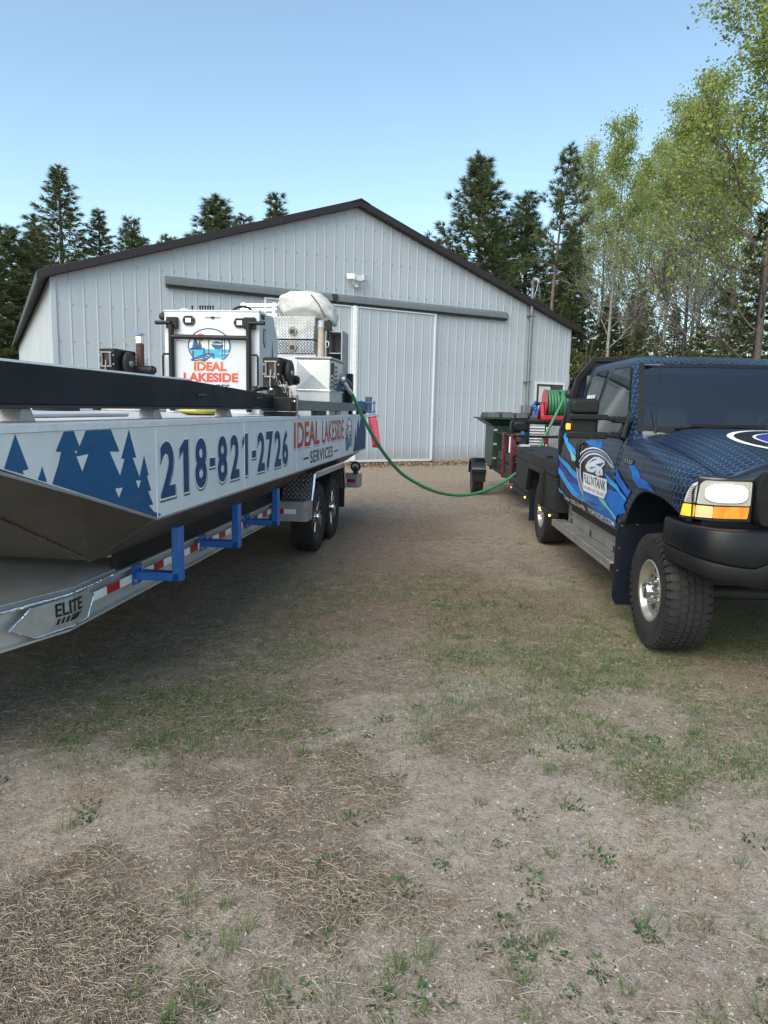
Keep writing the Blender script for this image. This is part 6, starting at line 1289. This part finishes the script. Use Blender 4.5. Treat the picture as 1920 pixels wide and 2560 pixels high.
# green bin with flared lip and grey ribbed lid
gb_ = Thing('green_bin', 'dark green steel hopper bin with flared lip on the utility trailer', 'bin', KF, (9.9, .1, .54))
def frust(s0, s1, y0, y1, z0, a0, a1, b0, b1, z1): m = MB(); return m.add([(s0,y0,z0),(s1,y0,z0),(s1,y1,z0),(s0,y1,z0),(a0,b0,z1),(a1,b0,z1),(a1,b1,z1),(a0,b1,z1)], [(0,3,2,1),(4,5,6,7),(0,1,5,4),(1,2,6,5),(2,3,7,6),(3,0,4,7)])
gb_.part('body', MB().box(9.35, 10.7, -.80, .98, .545, 1.36), m_dgreen, bevel=.01); gb_.part('flare', frust(9.34,10.71,-.81,.985,1.36, 9.25,10.75,-.9,1.20,1.49), m_dgreen); gb_.part('lip', MB().box(9.2, 10.8, -.95, 1.25, 1.49, 1.52), m_dgreen, bevel=.006)
for k in range(3): gb_.part('corner_stud', MB().box(9.335, 9.35, .90, .97, .7+k*.28, .74+k*.28), m_alu)
ld = MB()
for k in range(7): y = 1.1-k*.28; ld.box(9.25, 10.7, y-.255, y, 1.521, 1.60+.012*(k % 2))
ld_parts = None
lid = Thing('bin_lid', 'dark grey ribbed lid lying on the green bin', 'lid', KF, (9.9, .1, 1.52)); m_lid = mat('grey_lid', (.05,.055,.06), .6)
for k in range(7): y = 1.12-k*.28; lid.part('lid_rib', frust(9.26, 10.7, y-.262, y-.004, 1.522, 9.32, 10.6, y-.235, y-.03, 1.625+.01*(k % 2)), m_lid, bevel=.015)
# fuel tank with pump engine and hose reel on the trailer front
ft = Thing('fuel_tank', 'aluminium transfer tank with tread-plate and corrugated panels on the trailer', 'tank', KF, (7.8, .2, .54))
ft.part('tank_body', MB().box(7.42, 8.6, -.70, .62, .545, 1.46), m_black, bevel=.015); cr = MB()
for k in range(10): z = .95+k*.048; cr.lathe([(.024, -.135), (.024, .135)], (7.41, .475, z), 'y', 8, a0=R(90), a1=R(270))
ft.part('corrugated_panel', cr.box(7.405,7.415,.34,.61,.90,1.44), m_alu); ft.part('tread_panel', MB().box(7.40, 7.418, -.60, .27, .90, 1.42), m_treadv); ft.part('corner_tape', MB().box(7.396, 7.404, .29, .315, .95, 1.40), m_tapew); ft.part('corner_tape', MB().box(7.3955, 7.4035, .29, .315, 1.1, 1.25), m_taper)
ft.part('deck_rail', MB().box(7.40, 8.6, -.72, .64, 1.462, 1.52), m_black, bevel=.01)
en = Thing('pump_engine', 'small black petrol engine pump with white filter beside the tank', 'pump', KF, (7.5, .75, .54))
en.part('crankcase', MB().box(7.35, 7.75, .64, .86, .72, 1.15), m_dark, bevel=.03); en.part('fuel_tank', MB().box(7.32, 7.75, .63, .90, 1.30, 1.50), m_black, bevel=.05, seg=3); en.part('frame', MB().tube([(7.3,.63,.6),(7.3,.63,1.46),(7.32,.70,1.53),(7.32,.88,1.53),(7.3,.92,1.46),(7.3,.92,.6)], .016, 8), m_black)
en.part('air_filter', MB().cyl((7.30,.78,1.03),(7.30,.60,1.03),.07,16), m_whitep); en.part('exhaust', MB().cyl((7.34,.80,1.14),(7.34,.80,1.28),.05,12), mat('rusty_steel', (.16,.06,.04), .7)); en.part('skid', MB().box(7.28,7.8,.60,.92,.545,.72), m_dark); en.part('meter', MB().box(7.30,7.34,.70,.76,1.26,1.32), m_blue); en.part('data_label', MB().box(7.292,7.296,.885,.955,.95,1.22), m_tapew)
for k in range(6): en.part('cooling_fin', MB().box(7.33,7.36,.66,.84,.78+k*.055,.80+k*.055), m_alu)
hr = Thing('hose_reel', 'red-flanged hose reel wound with thick green hose on top of the tank', 'hose reel', KF, (7.7, 0, 1.52))
RC = Vector((7.75, 0, 1.80))
for y in (.30, -.55): hr.part('flange', MB().lathe([(0,-.01),(.250,-.01),(.258,0),(.250,.01),(0,.01)], (RC.x, y, RC.z), 'y', 36), m_red); hr.part('frame_leg', MB().bar((RC.x-.2, y+.06*(1 if y > 0 else -1), 1.54), (RC.x, y+.05*(1 if y > 0 else -1), RC.z+.02), .05, .03).bar((RC.x+.2, y+.06*(1 if y > 0 else -1), 1.54), (RC.x, y+.05*(1 if y > 0 else -1), RC.z), .05, .03), m_red)
hr.part('base_rail', MB().bar((RC.x-.22, .38, 1.56), (RC.x-.22, -.62, 1.56), .05, .07).bar((RC.x+.22, .38, 1.56), (RC.x+.22, -.62, 1.56), .05, .07), m_red, bevel=.005); hr.part('axle', MB().cyl((RC.x,.42,RC.z),(RC.x,-.66,RC.z),.03,10), m_dark)
hp = []
turns = 16
for i in range(turns*20+1): a = 2*math.pi*i/20; hp.append((RC.x+.222*math.cos(a), .272-.051*i/20, RC.z+.222*math.sin(a)))
hr.part('wound_hose', MB().tube(hp, .0255, 8), m_hose, smooth=60); hr.part('drum', MB().cyl((RC.x,.29,RC.z),(RC.x,-.54,RC.z),.19,24), m_dark)
hr.part('crank_guard', MB().tube([(RC.x-.1,.46,1.62),(RC.x-.12,.52,1.75),(RC.x-.1,.48,1.84)], .02, 8), m_blue); hr.part('supply_pipe', MB().tube([(RC.x,.40,RC.z),(RC.x-.05,.50,RC.z-.02),(RC.x-.12,.55,1.62),(RC.x-.2,.62,1.52)], .024, 8), m_black); hr.part('pump_nozzle', MB().tube([(RC.x-.18,.46,1.60),(RC.x-.2,.45,1.70),(RC.x-.2,.50,1.745)], .022, 8), m_blue)
# the delivery hose, from the reel over the trailer front, sagging across to the fuel box
W = Frame(90)  # world axes
hpts = [(3.02,12.62,2.02),(3.0,12.3,2.0),(2.976,12.15,1.862),(2.882,12.10,1.66),(2.732,12.05,1.356),(2.595,12.0,1.08),(2.46,11.85,.86),(2.31,11.72,.74),(2.146,11.6,.653),(2.002,11.5,.561),(1.797,11.4,.456),(1.523,11.25,.364),(1.253,11.1,.331),(.987,10.95,.355),(.723,10.75,.435),(.468,10.55,.566),(.22,10.35,.74),(-.019,10.1,1.024),(-.191,9.9,1.298),(-.329,9.75,1.544),(-.463,9.6,1.834)]
def catmull(p, n=8):
    p = [Vector(q) for q in p]; out = []
    for i in range(len(p)-1):
        a, b, c, d = p[max(0,i-1)], p[i], p[i+1], p[min(len(p)-1,i+2)]
        for k in range(n):
            t = k/n; out.append(.5*((2*b)+(c-a)*t+(2*a-5*b+4*c-d)*t*t+(-a+3*b-3*c+d)*t**3))
    out.append(p[-1]); return out
dh = Thing('delivery_hose', 'green fuel hose sagging from the trailer reel to the barge fuel box', 'hose', W, (.9, 10.9, .3))
dh.part('hose', MB().tube(catmull(hpts), .0245, 12), m_hose, smooth=60)
dh.part('nozzle', MB().tube([(-.463,9.6,1.834),(-.52,9.565,1.905),(-.555,9.545,1.96),(-.60,9.51,2.02)], [.026,.034,.04,.022], 12), m_alu, smooth=50); dh.part('trigger_guard', MB().tube([(-.50,9.56,1.90),(-.47,9.53,1.96),(-.52,9.51,2.02),(-.57,9.52,2.01)], .010, 8), m_galv)
# ------------------------------------------------------------------ trees
def bark(name, c0, c1, sc=3, band=False):
    t = NT(name); v = t.coord('Object', (1,1,.25)); n = t.noise(v, sc*6, 6, .7); c = t.ramp(n, [(.35, c0), (.65, c1)])
    if band: c = t.mix(t.maprange(t.noise(t.coord('Object', (1,1,3)), 3.5, 4), .56, .64), c, (.05,.045,.04))
    t.base(c); t.rough(.9); t.bump(n, .6, .03); return t.mat
m_bpine = bark('pine_bark', (.09,.065,.055), (.24,.185,.155)); m_basp = bark('aspen_bark', (.20,.19,.165), (.42,.41,.36), band=True); m_btwig = bark('dark_twig', (.05,.042,.036), (.13,.11,.095))
m_pine = blade_mat('pine_needles', (.065,.095,.045), (.17,.21,.09), .35, .5); m_spruce = blade_mat('spruce_needles', (.065,.092,.038), (.165,.195,.08), .3, .5)
m_aspen = blade_mat('young_aspen_leaves', (.20,.28,.06), (.42,.48,.15), .5, .5); m_aspen2 = blade_mat('pale_aspen_leaves', (.26,.32,.12), (.48,.54,.25), .5, .5); m_brush = blade_mat('brush_leaves', (.06,.075,.025), (.20,.20,.075), .35); m_brown = blade_mat('rust_brown_needles', (.16,.06,.04), (.30,.14,.09))
def needles(C, D, L, W, n, spread, r):
    """n thin triangles fanning round each tip (C centre, D direction)"""
    m = len(C); c = np.repeat(C, n, 0); d = np.repeat(D, n, 0); N = m*n
    q = d*(.55+.45*r.random((N,1)))+r.normal(0, spread, (N,3)); q /= np.linalg.norm(q, axis=1, keepdims=True)
    s = np.cross(q, r.normal(0, 1, (N,3))); s /= np.linalg.norm(s, axis=1, keepdims=True); l = L*(.6+.6*r.random((N,1)))
    V = np.stack([c-s*W, c+s*W, c+q*l], 1).reshape(-1,3); F = np.arange(N*3).reshape(-1,3); return V, F
def leaves(C, size, r, flat=0.):
    N = len(C); a = r.normal(0, 1, (N,3)); a[:,2] *= 1-flat; a /= np.linalg.norm(a, axis=1, keepdims=True); b = np.cross(a, r.normal(0,1,(N,3))); b /= np.linalg.norm(b, axis=1, keepdims=True)
    s = size*(.6+.8*r.random((N,1))); V = np.stack([C-a*s*.6, C+b*s*.45, C+a*s*.6, C-b*s*.45], 1).reshape(-1,3); return V, np.arange(N*4).reshape(-1,4)
def limb_tubes(limbs, n=5):
    m = MB()
    for pts, rs in limbs: m.tube(pts, rs, n)
    return m
def pine_tree(h, base, width, seed, whorl=.55, per=5, tuft=11, conic=1.0, sparse=1.0, trunk_r=.15):
    r = np.random.default_rng(seed); limbs = []; C, D = [], []; lean = r.normal(0, .012, 2)
    tr_ = [(lean[0]*h*t*t+.05*math.sin(t*7+seed), lean[1]*h*t*t, h*t) for t in np.linspace(0, .985, 12)]; limbs.append((tr_, [trunk_r*(1-.93*t)+.012 for t in np.linspace(0, 1, 12)]))
    z = base
    while z < h-.3:
        t = (z-base)/(h-base); prof = (1-t)**.95*(.45+.55*min(1, t*3.5+.35)); k = per if t < .9 else 3; a0 = r.random()*6.28; cx, cy = lean*h*(z/h)**2
        for i in range(k):
            if r.random() > sparse and t < .75: continue
            a = a0+6.283*i/k+r.normal(0, .25); L = max(.35, width*prof*(.7+.55*r.random())); up = .12+.5*t+r.normal(0, .08)
            pts = [(cx+math.cos(a)*L*q, cy+math.sin(a)*L*q, z+L*(up*q*.5+(.32)*q*q)) for q in (0, .35, .7, 1.0)]; limbs.append((pts, [.035*(1-t)+.012, .02, .012, .006]))
            nt = int(4+L*6.5)
            for j in range(nt):
                q = .25+.75*(j+r.random()*.6)/nt; sx = np.array([math.cos(a)*L*q, math.sin(a)*L*q, L*(up*q*.5+.32*q*q)])+np.array([cx,cy,z]); side = r.normal(0, 1, 3)*np.array([1,1,.55]); side *= (.10+.26*L*(1-q*.7)*r.random())/np.linalg.norm(side)
                d = np.array([math.cos(a), math.sin(a), .75])*.8+side*1.2; C.append(sx+side); D.append(d/np.linalg.norm(d))
        z += whorl*(.75+.5*r.random())*(1-.35*t)
    for q in np.linspace(.9, 1., 5): C.append(np.array([lean[0]*h, lean[1]*h, h*q-.15])); D.append(np.array([r.normal(0,.2), r.normal(0,.2), 1.]))
    V, F = needles(np.array(C), np.array(D), .30, .017, tuft*2, .5, r); return limb_tubes(limbs), V, F
def spruce_tree(h, base, width, seed, dens=1.0):
    r = np.random.default_rng(seed); limbs = [([(0,0,h*t) for t in np.linspace(0,1,8)], [.14*(1-.95*t)*(h/12)+.01 for t in np.linspace(0,1,8)])]; C, D = [], []
    z = base
    while z < h-.2:
        t = (z-base)/(h-base); k = int(7-3*t); a0 = r.random()*6.28
        for i in range(k):
            a = a0+6.283*i/k+r.normal(0,.2); L = max(.18, width*(1-t)**.85*(.65+.6*r.random())); dr = -.22+.5*t
            limbs.append(([(math.cos(a)*L*q, math.sin(a)*L*q, z+L*(dr*q+.18*q*q)) for q in (0,.5,1)], [.02*(1-t)+.006,.01,.004])); nt = int((4+L*11)*dens)
            for j in range(nt):
                q = .12+.88*r.random(); w = L*.32*(1-q*.8); sd = r.uniform(-w, w); p = np.array([math.cos(a)*L*q-math.sin(a)*sd, math.sin(a)*L*q+math.cos(a)*sd, z+L*(dr*q+.18*q*q)-abs(sd)*.25+r.normal(0,.03)])
                d = np.array([math.cos(a)-math.sin(a)*sd*2.5, math.sin(a)+math.cos(a)*sd*2.5, -.15+.3*t]); C.append(p); D.append(d/np.linalg.norm(d))
        z += (.30+.12*r.random())*(1-.4*t)
    for q in np.linspace(.93, 1., 6): C.append(np.array([0,0,h*q-.1])); D.append(np.array([r.normal(0,.4), r.normal(0,.4), .9]))
    V, F = needles(np.array(C), np.array(D), .24, .017, 11, .42, r); return limb_tubes(limbs), V, F
def aspen_tree(h, base, width, seed, nleaf=15000, leaf=.085, fork=False, bare=.0):
    r = np.random.default_rng(seed); limbs = []; tips = []; ph = r.random()*6
    trunk = [(.25*math.sin(t*2.6+ph)*t, .25*math.cos(t*2.1+ph)*t, h*t*.97) for t in np.linspace(0,1,12)]; limbs.append((trunk, [.10*(h/15)*(1-.92*t)+.01 for t in np.linspace(0,1,12)]))
    tp = lambda t: np.array([np.interp(t, np.linspace(0,1,12), [p[k] for p in trunk]) for k in range(3)])
    def grow(p, d, L, rad, depth):
        pts = [p]; q = p.copy(); dd = d/np.linalg.norm(d); n = 5
        for i in range(n):
            dd = dd+r.normal(0, .13, 3)+np.array([0,0,.07]); dd /= np.linalg.norm(dd); q = q+dd*L/n; pts.append(q.copy())
            if depth < 2 and i >= 1:
                for _ in range(2 if depth else 2):
                    s = dd+r.normal(0, .55, 3); s[2] = abs(s[2])*.6+.25; grow(q.copy(), s, L*(.42+.25*r.random()), rad*.5, depth+1)
            if depth >= 1: tips.append((q.copy(), depth))
        limbs.append(([tuple(x) for x in pts], [rad*(1-.8*i/n)+.003 for i in range(n+1)]))
    k = int(h*1.7)
    for i in range(k):
        t = base/h+(1-base/h)*(i+.5*r.random())/k*.97; a = i*2.4+r.normal(0,.4); el = .55+.75*t
        L = width*(1.05-t)**.6*(.6+.6*r.random()); grow(tp(t), np.array([math.cos(a), math.sin(a), el]), max(.5, L), .036*(1.1-t), 0)
    P = np.array([q for q, dpt in tips]); P = P[r.random(len(P)) < np.clip((P[:,2]/h-(.30+.25*bare))/.38, .05, 1)]
    clump = r.random(len(P))**2.2; idx = r.choice(len(P), nleaf, p=clump/clump.sum()); C = P[idx]+r.normal(0, .20, (nleaf,3)); V, F = leaves(C, leaf, r); return limb_tubes([l for l in limbs], 4), V, F
_proto = {}
def tree_mesh(key, fn):
    if key not in _proto:
        m, V, F = fn(); me = bpy.data.meshes.new('trunk'); me.from_pydata([tuple(map(float, v)) for v in m.v], [], m.f)
        for p in me.polygons: p.use_smooth = True
        o = np_mesh('crown', V, F, m_pine); cm = o.data; bpy.data.objects.remove(o); _proto[key] = (me, cm)
    return _proto[key]
def plant(name, label, cat, key, fn, loc, bmat, lmat, rot=0, scale=(1,1,1), group=None):
    me, cm = tree_mesh(key, fn); k2 = (key, lmat.name)
    if k2 not in _proto:
        a, b = me.copy(), cm.copy(); a.materials.clear(); a.materials.append(bmat); b.materials.clear(); b.materials.append(lmat); _proto[k2] = (a, b)
    a, b = _proto[k2]; e = bpy.data.objects.new(name, None); col.objects.link(e); e.location = loc; e.rotation_euler = (0,0,rot); e.scale = scale; e['label'] = label; e['category'] = cat
    if group: e['group'] = group
    for nm, me_ in (('trunk', a), ('crown', b)): o = bpy.data.objects.new(nm, me_); col.objects.link(o); o.parent = e
    return e
PA = lambda: pine_tree(15, 3.0, 3.3, 11, .5, 6, 12); PB = lambda: pine_tree(15, 2.0, 2.7, 12, .5, 6, 12); PC = lambda: pine_tree(14, 8.6, 2.1, 13, .6, 5, 10, sparse=.8, trunk_r=.13); PD = lambda: pine_tree(15, 3, 3.0, 14, .6, 5, 11, sparse=.85)
SA = lambda: spruce_tree(14, 1.0, 3.0, 21); SB = lambda: spruce_tree(8, .4, 2.1, 22, 1.2)
AA = lambda: aspen_tree(16, 5.0, 2.7, 31, 9500, bare=.5); AB = lambda: aspen_tree(16, 3.5, 3.0, 32, 11000, bare=.5); AC = lambda: aspen_tree(16, 6.0, 2.4, 33, 8000, bare=.5); AD = lambda: aspen_tree(16, 2.5, 3.4, 34, 24000, .08, bare=.0)
def P_(key, fn, h0, loc, h, name, label, cat, bm_, lm_, rot=0, wide=1., group=None):
    k = h/h0; return plant(name, label, cat, key, fn, (loc[0], loc[1], 0), bm_, lm_, rot, (k*wide, k*wide, k), group)
# conifers and aspens right of the barn
for (key, fn, h0, loc, h, name, label, cat, bm_, lm_, rot, wide) in [
 ('PA', PA, 15, (5.36,44), 16.6, 'red_pine', 'tall red pine with tufted crown just right of the barn roof', 'pine', m_bpine, m_pine, .3, 1.6),
 ('PB', PB, 15, (8.81,47), 15.4, 'pine_tree', 'dense dark pine behind the bare-trunked pine beside the barn', 'pine', m_bpine, m_pine, 1.2, 1.7),
 ('PD', PD, 15, (7.4,50), 14.6, 'pine_tree', 'dark pine close to the right flank of the tufted red pine', 'pine', m_bpine, m_pine, 2.2, 1.6),
 ('PB', PB, 15, (10.84,45), 13.0, 'pine_tree', 'short dark pine between the barn corner and the aspens', 'pine', m_bpine, m_pine, 4.0, 1.5),
 ('PC', PC, 14, (7.9,36), 14.2, 'tall_pine', 'pine with long bare pale trunk and thin top above the barn eave', 'pine', m_bpine, m_pine, .5, 1.0),
 ('AA', AA, 16, (11.23,37), 16.2, 'aspen_tree', 'slender aspen in fresh leaf nearest the conifers', 'aspen', m_basp, m_aspen, .0, 1.0),
 ('AC', AC, 16, (13.17,50), 19.4, 'aspen_tree', 'pale hazy aspen rising behind the bare-trunked pine', 'aspen', m_basp, m_aspen2, 1.0, 1.0),
 ('AB', AB, 16, (14.59,42), 17.0, 'aspen_tree', 'leafy aspen standing third from the conifers', 'aspen', m_btwig, m_aspen, 2.0, .95),
 ('AC', AC, 16, (12.86,34), 15.6, 'aspen_tree', 'aspen with crooked dark branches above the truck cab', 'aspen', m_basp, m_aspen, 3.1, 1.0),
 ('AB', AB, 16, (12.63,31), 14.4, 'aspen_tree', 'broad multi-limbed aspen above the truck bonnet', 'aspen', m_btwig, m_aspen, 4.4, 1.0),
 ('AD', AD, 16, (11.75,23), 17.0, 'aspen_tree', 'tallest aspen cut by the right edge of the picture', 'aspen', m_btwig, m_aspen, .7, 1.15),
 ('AA', AA, 16, (15.40,46), 16.6, 'aspen_tree', 'thin aspen set back between two leafier aspens', 'aspen', m_basp, m_aspen2, 5.1, 1.0),
 ('AA', AA, 16, (12.32,29), 14.8, 'aspen_tree', 'aspen directly left of the tallest aspen', 'aspen', m_btwig, m_aspen, 2.6, 1.0),
 ('AC', AC, 16, (15.17,52), 18.6, 'aspen_tree', 'farthest pale aspen showing between the trunks', 'aspen', m_basp, m_aspen2, .2, 1.0),
 ('AD', AD, 16, (14.8,24), 14.5, 'aspen_tree', 'bushy aspen behind the tallest aspen at the right edge', 'aspen', m_btwig, m_aspen, 3.9, .8),
 ('SB', SB, 8, (12.6,25), 8.6, 'spruce_tree', 'dark drooping spruce at the right edge above the truck', 'spruce', m_bpine, m_spruce, .4, 1.1),
 ('SB', SB, 8, (11.6,27), 5.0, 'spruce_tree', 'small spruce low behind the truck roof', 'spruce', m_bpine, m_spruce, 1.9, 1.2),
 ('SB', SB, 8, (11.0,32), 5.6, 'spruce_tree', 'young spruce under the slender aspens', 'spruce', m_bpine, m_spruce, 3.0, 1.0),
 ('SA', SA, 14, (9.6,40), 7.6, 'spruce_tree', 'mid-sized spruce against the barn right corner', 'spruce', m_bpine, m_spruce, 2.0, 1.0),
 ('PB', PB, 15, (13.2,43), 8.6, 'pine_tree', 'bushy young pine under the slender aspens, left of the truck aerial', 'pine', m_bpine, m_pine, .9, 1.7),
 ('SA', SA, 14, (16.5,42), 7.8, 'spruce_tree', 'spruce set back under the aspens above the windscreen', 'spruce', m_bpine, m_spruce, 2.9, 1.5),
 ('SA', SA, 14, (18.6,40), 9.0, 'spruce_tree', 'dark spruce behind the drooping spruce at the right edge', 'spruce', m_bpine, m_spruce, 4.1, 1.5),
 ('SB', SB, 8, (13.4,33), 4.6, 'spruce_tree', 'low rounded spruce just above the truck roof corner', 'spruce', m_bpine, m_spruce, 5.2, 1.6),
 ('SB', SB, 8, (9.4,38), 5.0, 'spruce_tree', 'low spruce directly behind the headache rack', 'spruce', m_bpine, m_spruce, .2, 1.6),
 ('PD', PD, 15, (12.0,49), 11.5, 'pine_tree', 'bushy pine filling the gap behind the slender aspens', 'pine', m_bpine, m_pine, 1.4, 1.7),
 ('PB', PB, 15, (17.0,50), 10.5, 'pine_tree', 'far pine low between the aspen trunks above the windscreen', 'pine', m_bpine, m_pine, 3.3, 1.8),
 ('AB', AB, 16, (19.5,47), 17.0, 'aspen_tree', 'distant leafy aspen right of the pale aspens', 'aspen', m_basp, m_aspen2, 1.1, 1.1),
 ('AA', AA, 16, (17.6,38), 14.5, 'aspen_tree', 'aspen behind the broad multi-limbed aspen', 'aspen', m_btwig, m_aspen, 4.9, 1.1),
 ('SA', SA, 14, (-22.2,50), 17.2, 'spruce_tree', 'pointed spruce with bare leader, tallest tree left of the barn', 'spruce', m_bpine, m_spruce, .0, 1.6),
 ('SA', SA, 14, (-20.4,52), 15.0, 'spruce_tree', 'narrow pointed spruce just behind the barn left eave', 'spruce', m_bpine, m_spruce, 1.0, 1.5),
 ('PA', PA, 15, (-24.3,48), 12.8, 'pine_tree', 'full green pine left of the pointed spruce', 'pine', m_bpine, m_pine, 2.0, 2.0),
 ('SA', SA, 14, (-24.2,45), 10.4, 'spruce_tree', 'dark spruce at the left edge of the picture', 'spruce', m_bpine, m_spruce, 3.0, 2.0),
 ('PB', PB, 15, (-26.0,54), 15.0, 'pine_tree', 'pine half hidden behind the spruce at the left edge', 'pine', m_bpine, m_pine, 4.0, 1.6),
 ('SA', SA, 14, (-23.4,43), 6.5, 'spruce_tree', 'low spruce in front of the trees by the barn long wall', 'spruce', m_bpine, m_spruce, 5.0, 2.4),
 ('PD', PD, 15, (-22.0,62), 17.0, 'pine_tree', 'pine tip showing right of the pointed spruces over the eave', 'pine', m_bpine, m_pine, .8, 1.5),
 ('PB', PB, 15, (-20.5,62), 15.4, 'pine_tree', 'lower pine tip over the barn eave, first of the roofline tips', 'pine', m_bpine, m_pine, 1.8, 1.5),
 ('PA', PA, 15, (-14.7,64), 19.2, 'pine_tree', 'round pine top over the middle of the left roof slope', 'pine', m_bpine, m_pine, 2.8, 1.9),
 ('PD', PD, 15, (-12.6,66), 18.4, 'pine_tree', 'small pine tip between two larger tops over the roof', 'pine', m_bpine, m_pine, 3.8, 1.7),
 ('PB', PB, 15, (-10.5,66), 20.3, 'pine_tree', 'pine top over the roof slope nearest the ridge', 'pine', m_bpine, m_pine, 4.8, 1.4),
 ('PD', PD, 15, (-19.3,64), 16.0, 'pine_tree', 'tiny pine tip low on the left roof slope', 'pine', m_bpine, m_pine, 5.8, 1.5)]:
    P_(key, fn, h0, loc, h, name, label, cat, bm_, lm_, rot, wide)
single('dead_branch', MB().tube([(7.9,36,9.4),(7.2,35.9,9.3),(6.6,35.8,8.9)], [.03,.02,.008], 5), m_btwig, 'rusty dead branch hanging on the bare-trunked pine', 'branch', W, (7.9,36,9.4))
# dense undergrowth and far wood behind everything: one mass
r_ = np.random.default_rng(77); n = 110000
bx = np.concatenate([r_.uniform(7, 34, n//2), r_.uniform(-60, 60, n//4), r_.uniform(-34, -18, n//4)]); by = np.concatenate([r_.uniform(30, 58, n//2), r_.uniform(62, 85, n//4), r_.uniform(44, 60, n//4)])
bx = np.concatenate([bx, r_.uniform(8.5, 24, 70000)]); by = np.concatenate([by, r_.uniform(33, 46, 70000)])
ok = ~((bx < 10) & (by < 36)); bx, by = bx[ok], by[ok]; hh = np.where(by > 61, 9.0, 5.6)*(0.35+.9*vnoise(bx, by, .16, 55)); bz = hh*r_.random(len(bx))**.8
V, F = leaves(np.stack([bx, by, bz], -1), .16, r_, .2); u_ = np_mesh('undergrowth', V, F, m_brush); u_['kind'] = 'stuff'; u_['label'] = 'tangled spring undergrowth below the trees'
m = MB()
for k in range(420):
    x_ = r_.uniform(8, 36) if k < 330 else r_.uniform(-34, -20); y_ = r_.uniform(31, 70) if k < 330 else r_.uniform(46, 66); 
    if x_ < 11 and y_ < 37: continue
    h_ = r_.uniform(3, 11); a = r_.normal(0, .08, 2); rr = r_.uniform(.015, .05); m.tube([(x_, y_, 0), (x_+a[0]*h_*.5, y_+a[1]*h_*.5, h_*.5), (x_+a[0]*h_+.1, y_+a[1]*h_, h_)], [rr, rr*.6, .006], 4)
    for j in range(7): q = r_.uniform(.25, .95); b = r_.normal(0, .9, 2); c = (x_+a[0]*h_*q, y_+a[1]*h_*q, h_*q); m.tube([c, (c[0]+b[0], c[1]+b[1], c[2]+r_.uniform(.3, 1.2))], [.012, .004], 3)
o = mesh_obj('brush_stems', m.v, m.f, m_btwig, None, recalc=False); o['kind'] = 'stuff'; o['label'] = 'thin bare stems of the far wood'
# dry leaves blown against the barn foot
nl = 5000; lx = rng.uniform(-2.5, 6.5, nl); ly = -.05-np.abs(rng.normal(0, .45, nl)); bo = BF.m; wx = bo[0][0]*lx+bo[0][1]*ly+bo[0][3]; wy = bo[1][0]*lx+bo[1][1]*ly+bo[1][3]
V, F = leaves(np.stack([wx, wy, .02+.05*rng.random(nl)], -1), .05, rng, .6); o = np_mesh('leaf_litter', V, F, m_leaflit); o['kind'] = 'stuff'; o['label'] = 'dry leaves blown along the foot of the barn'
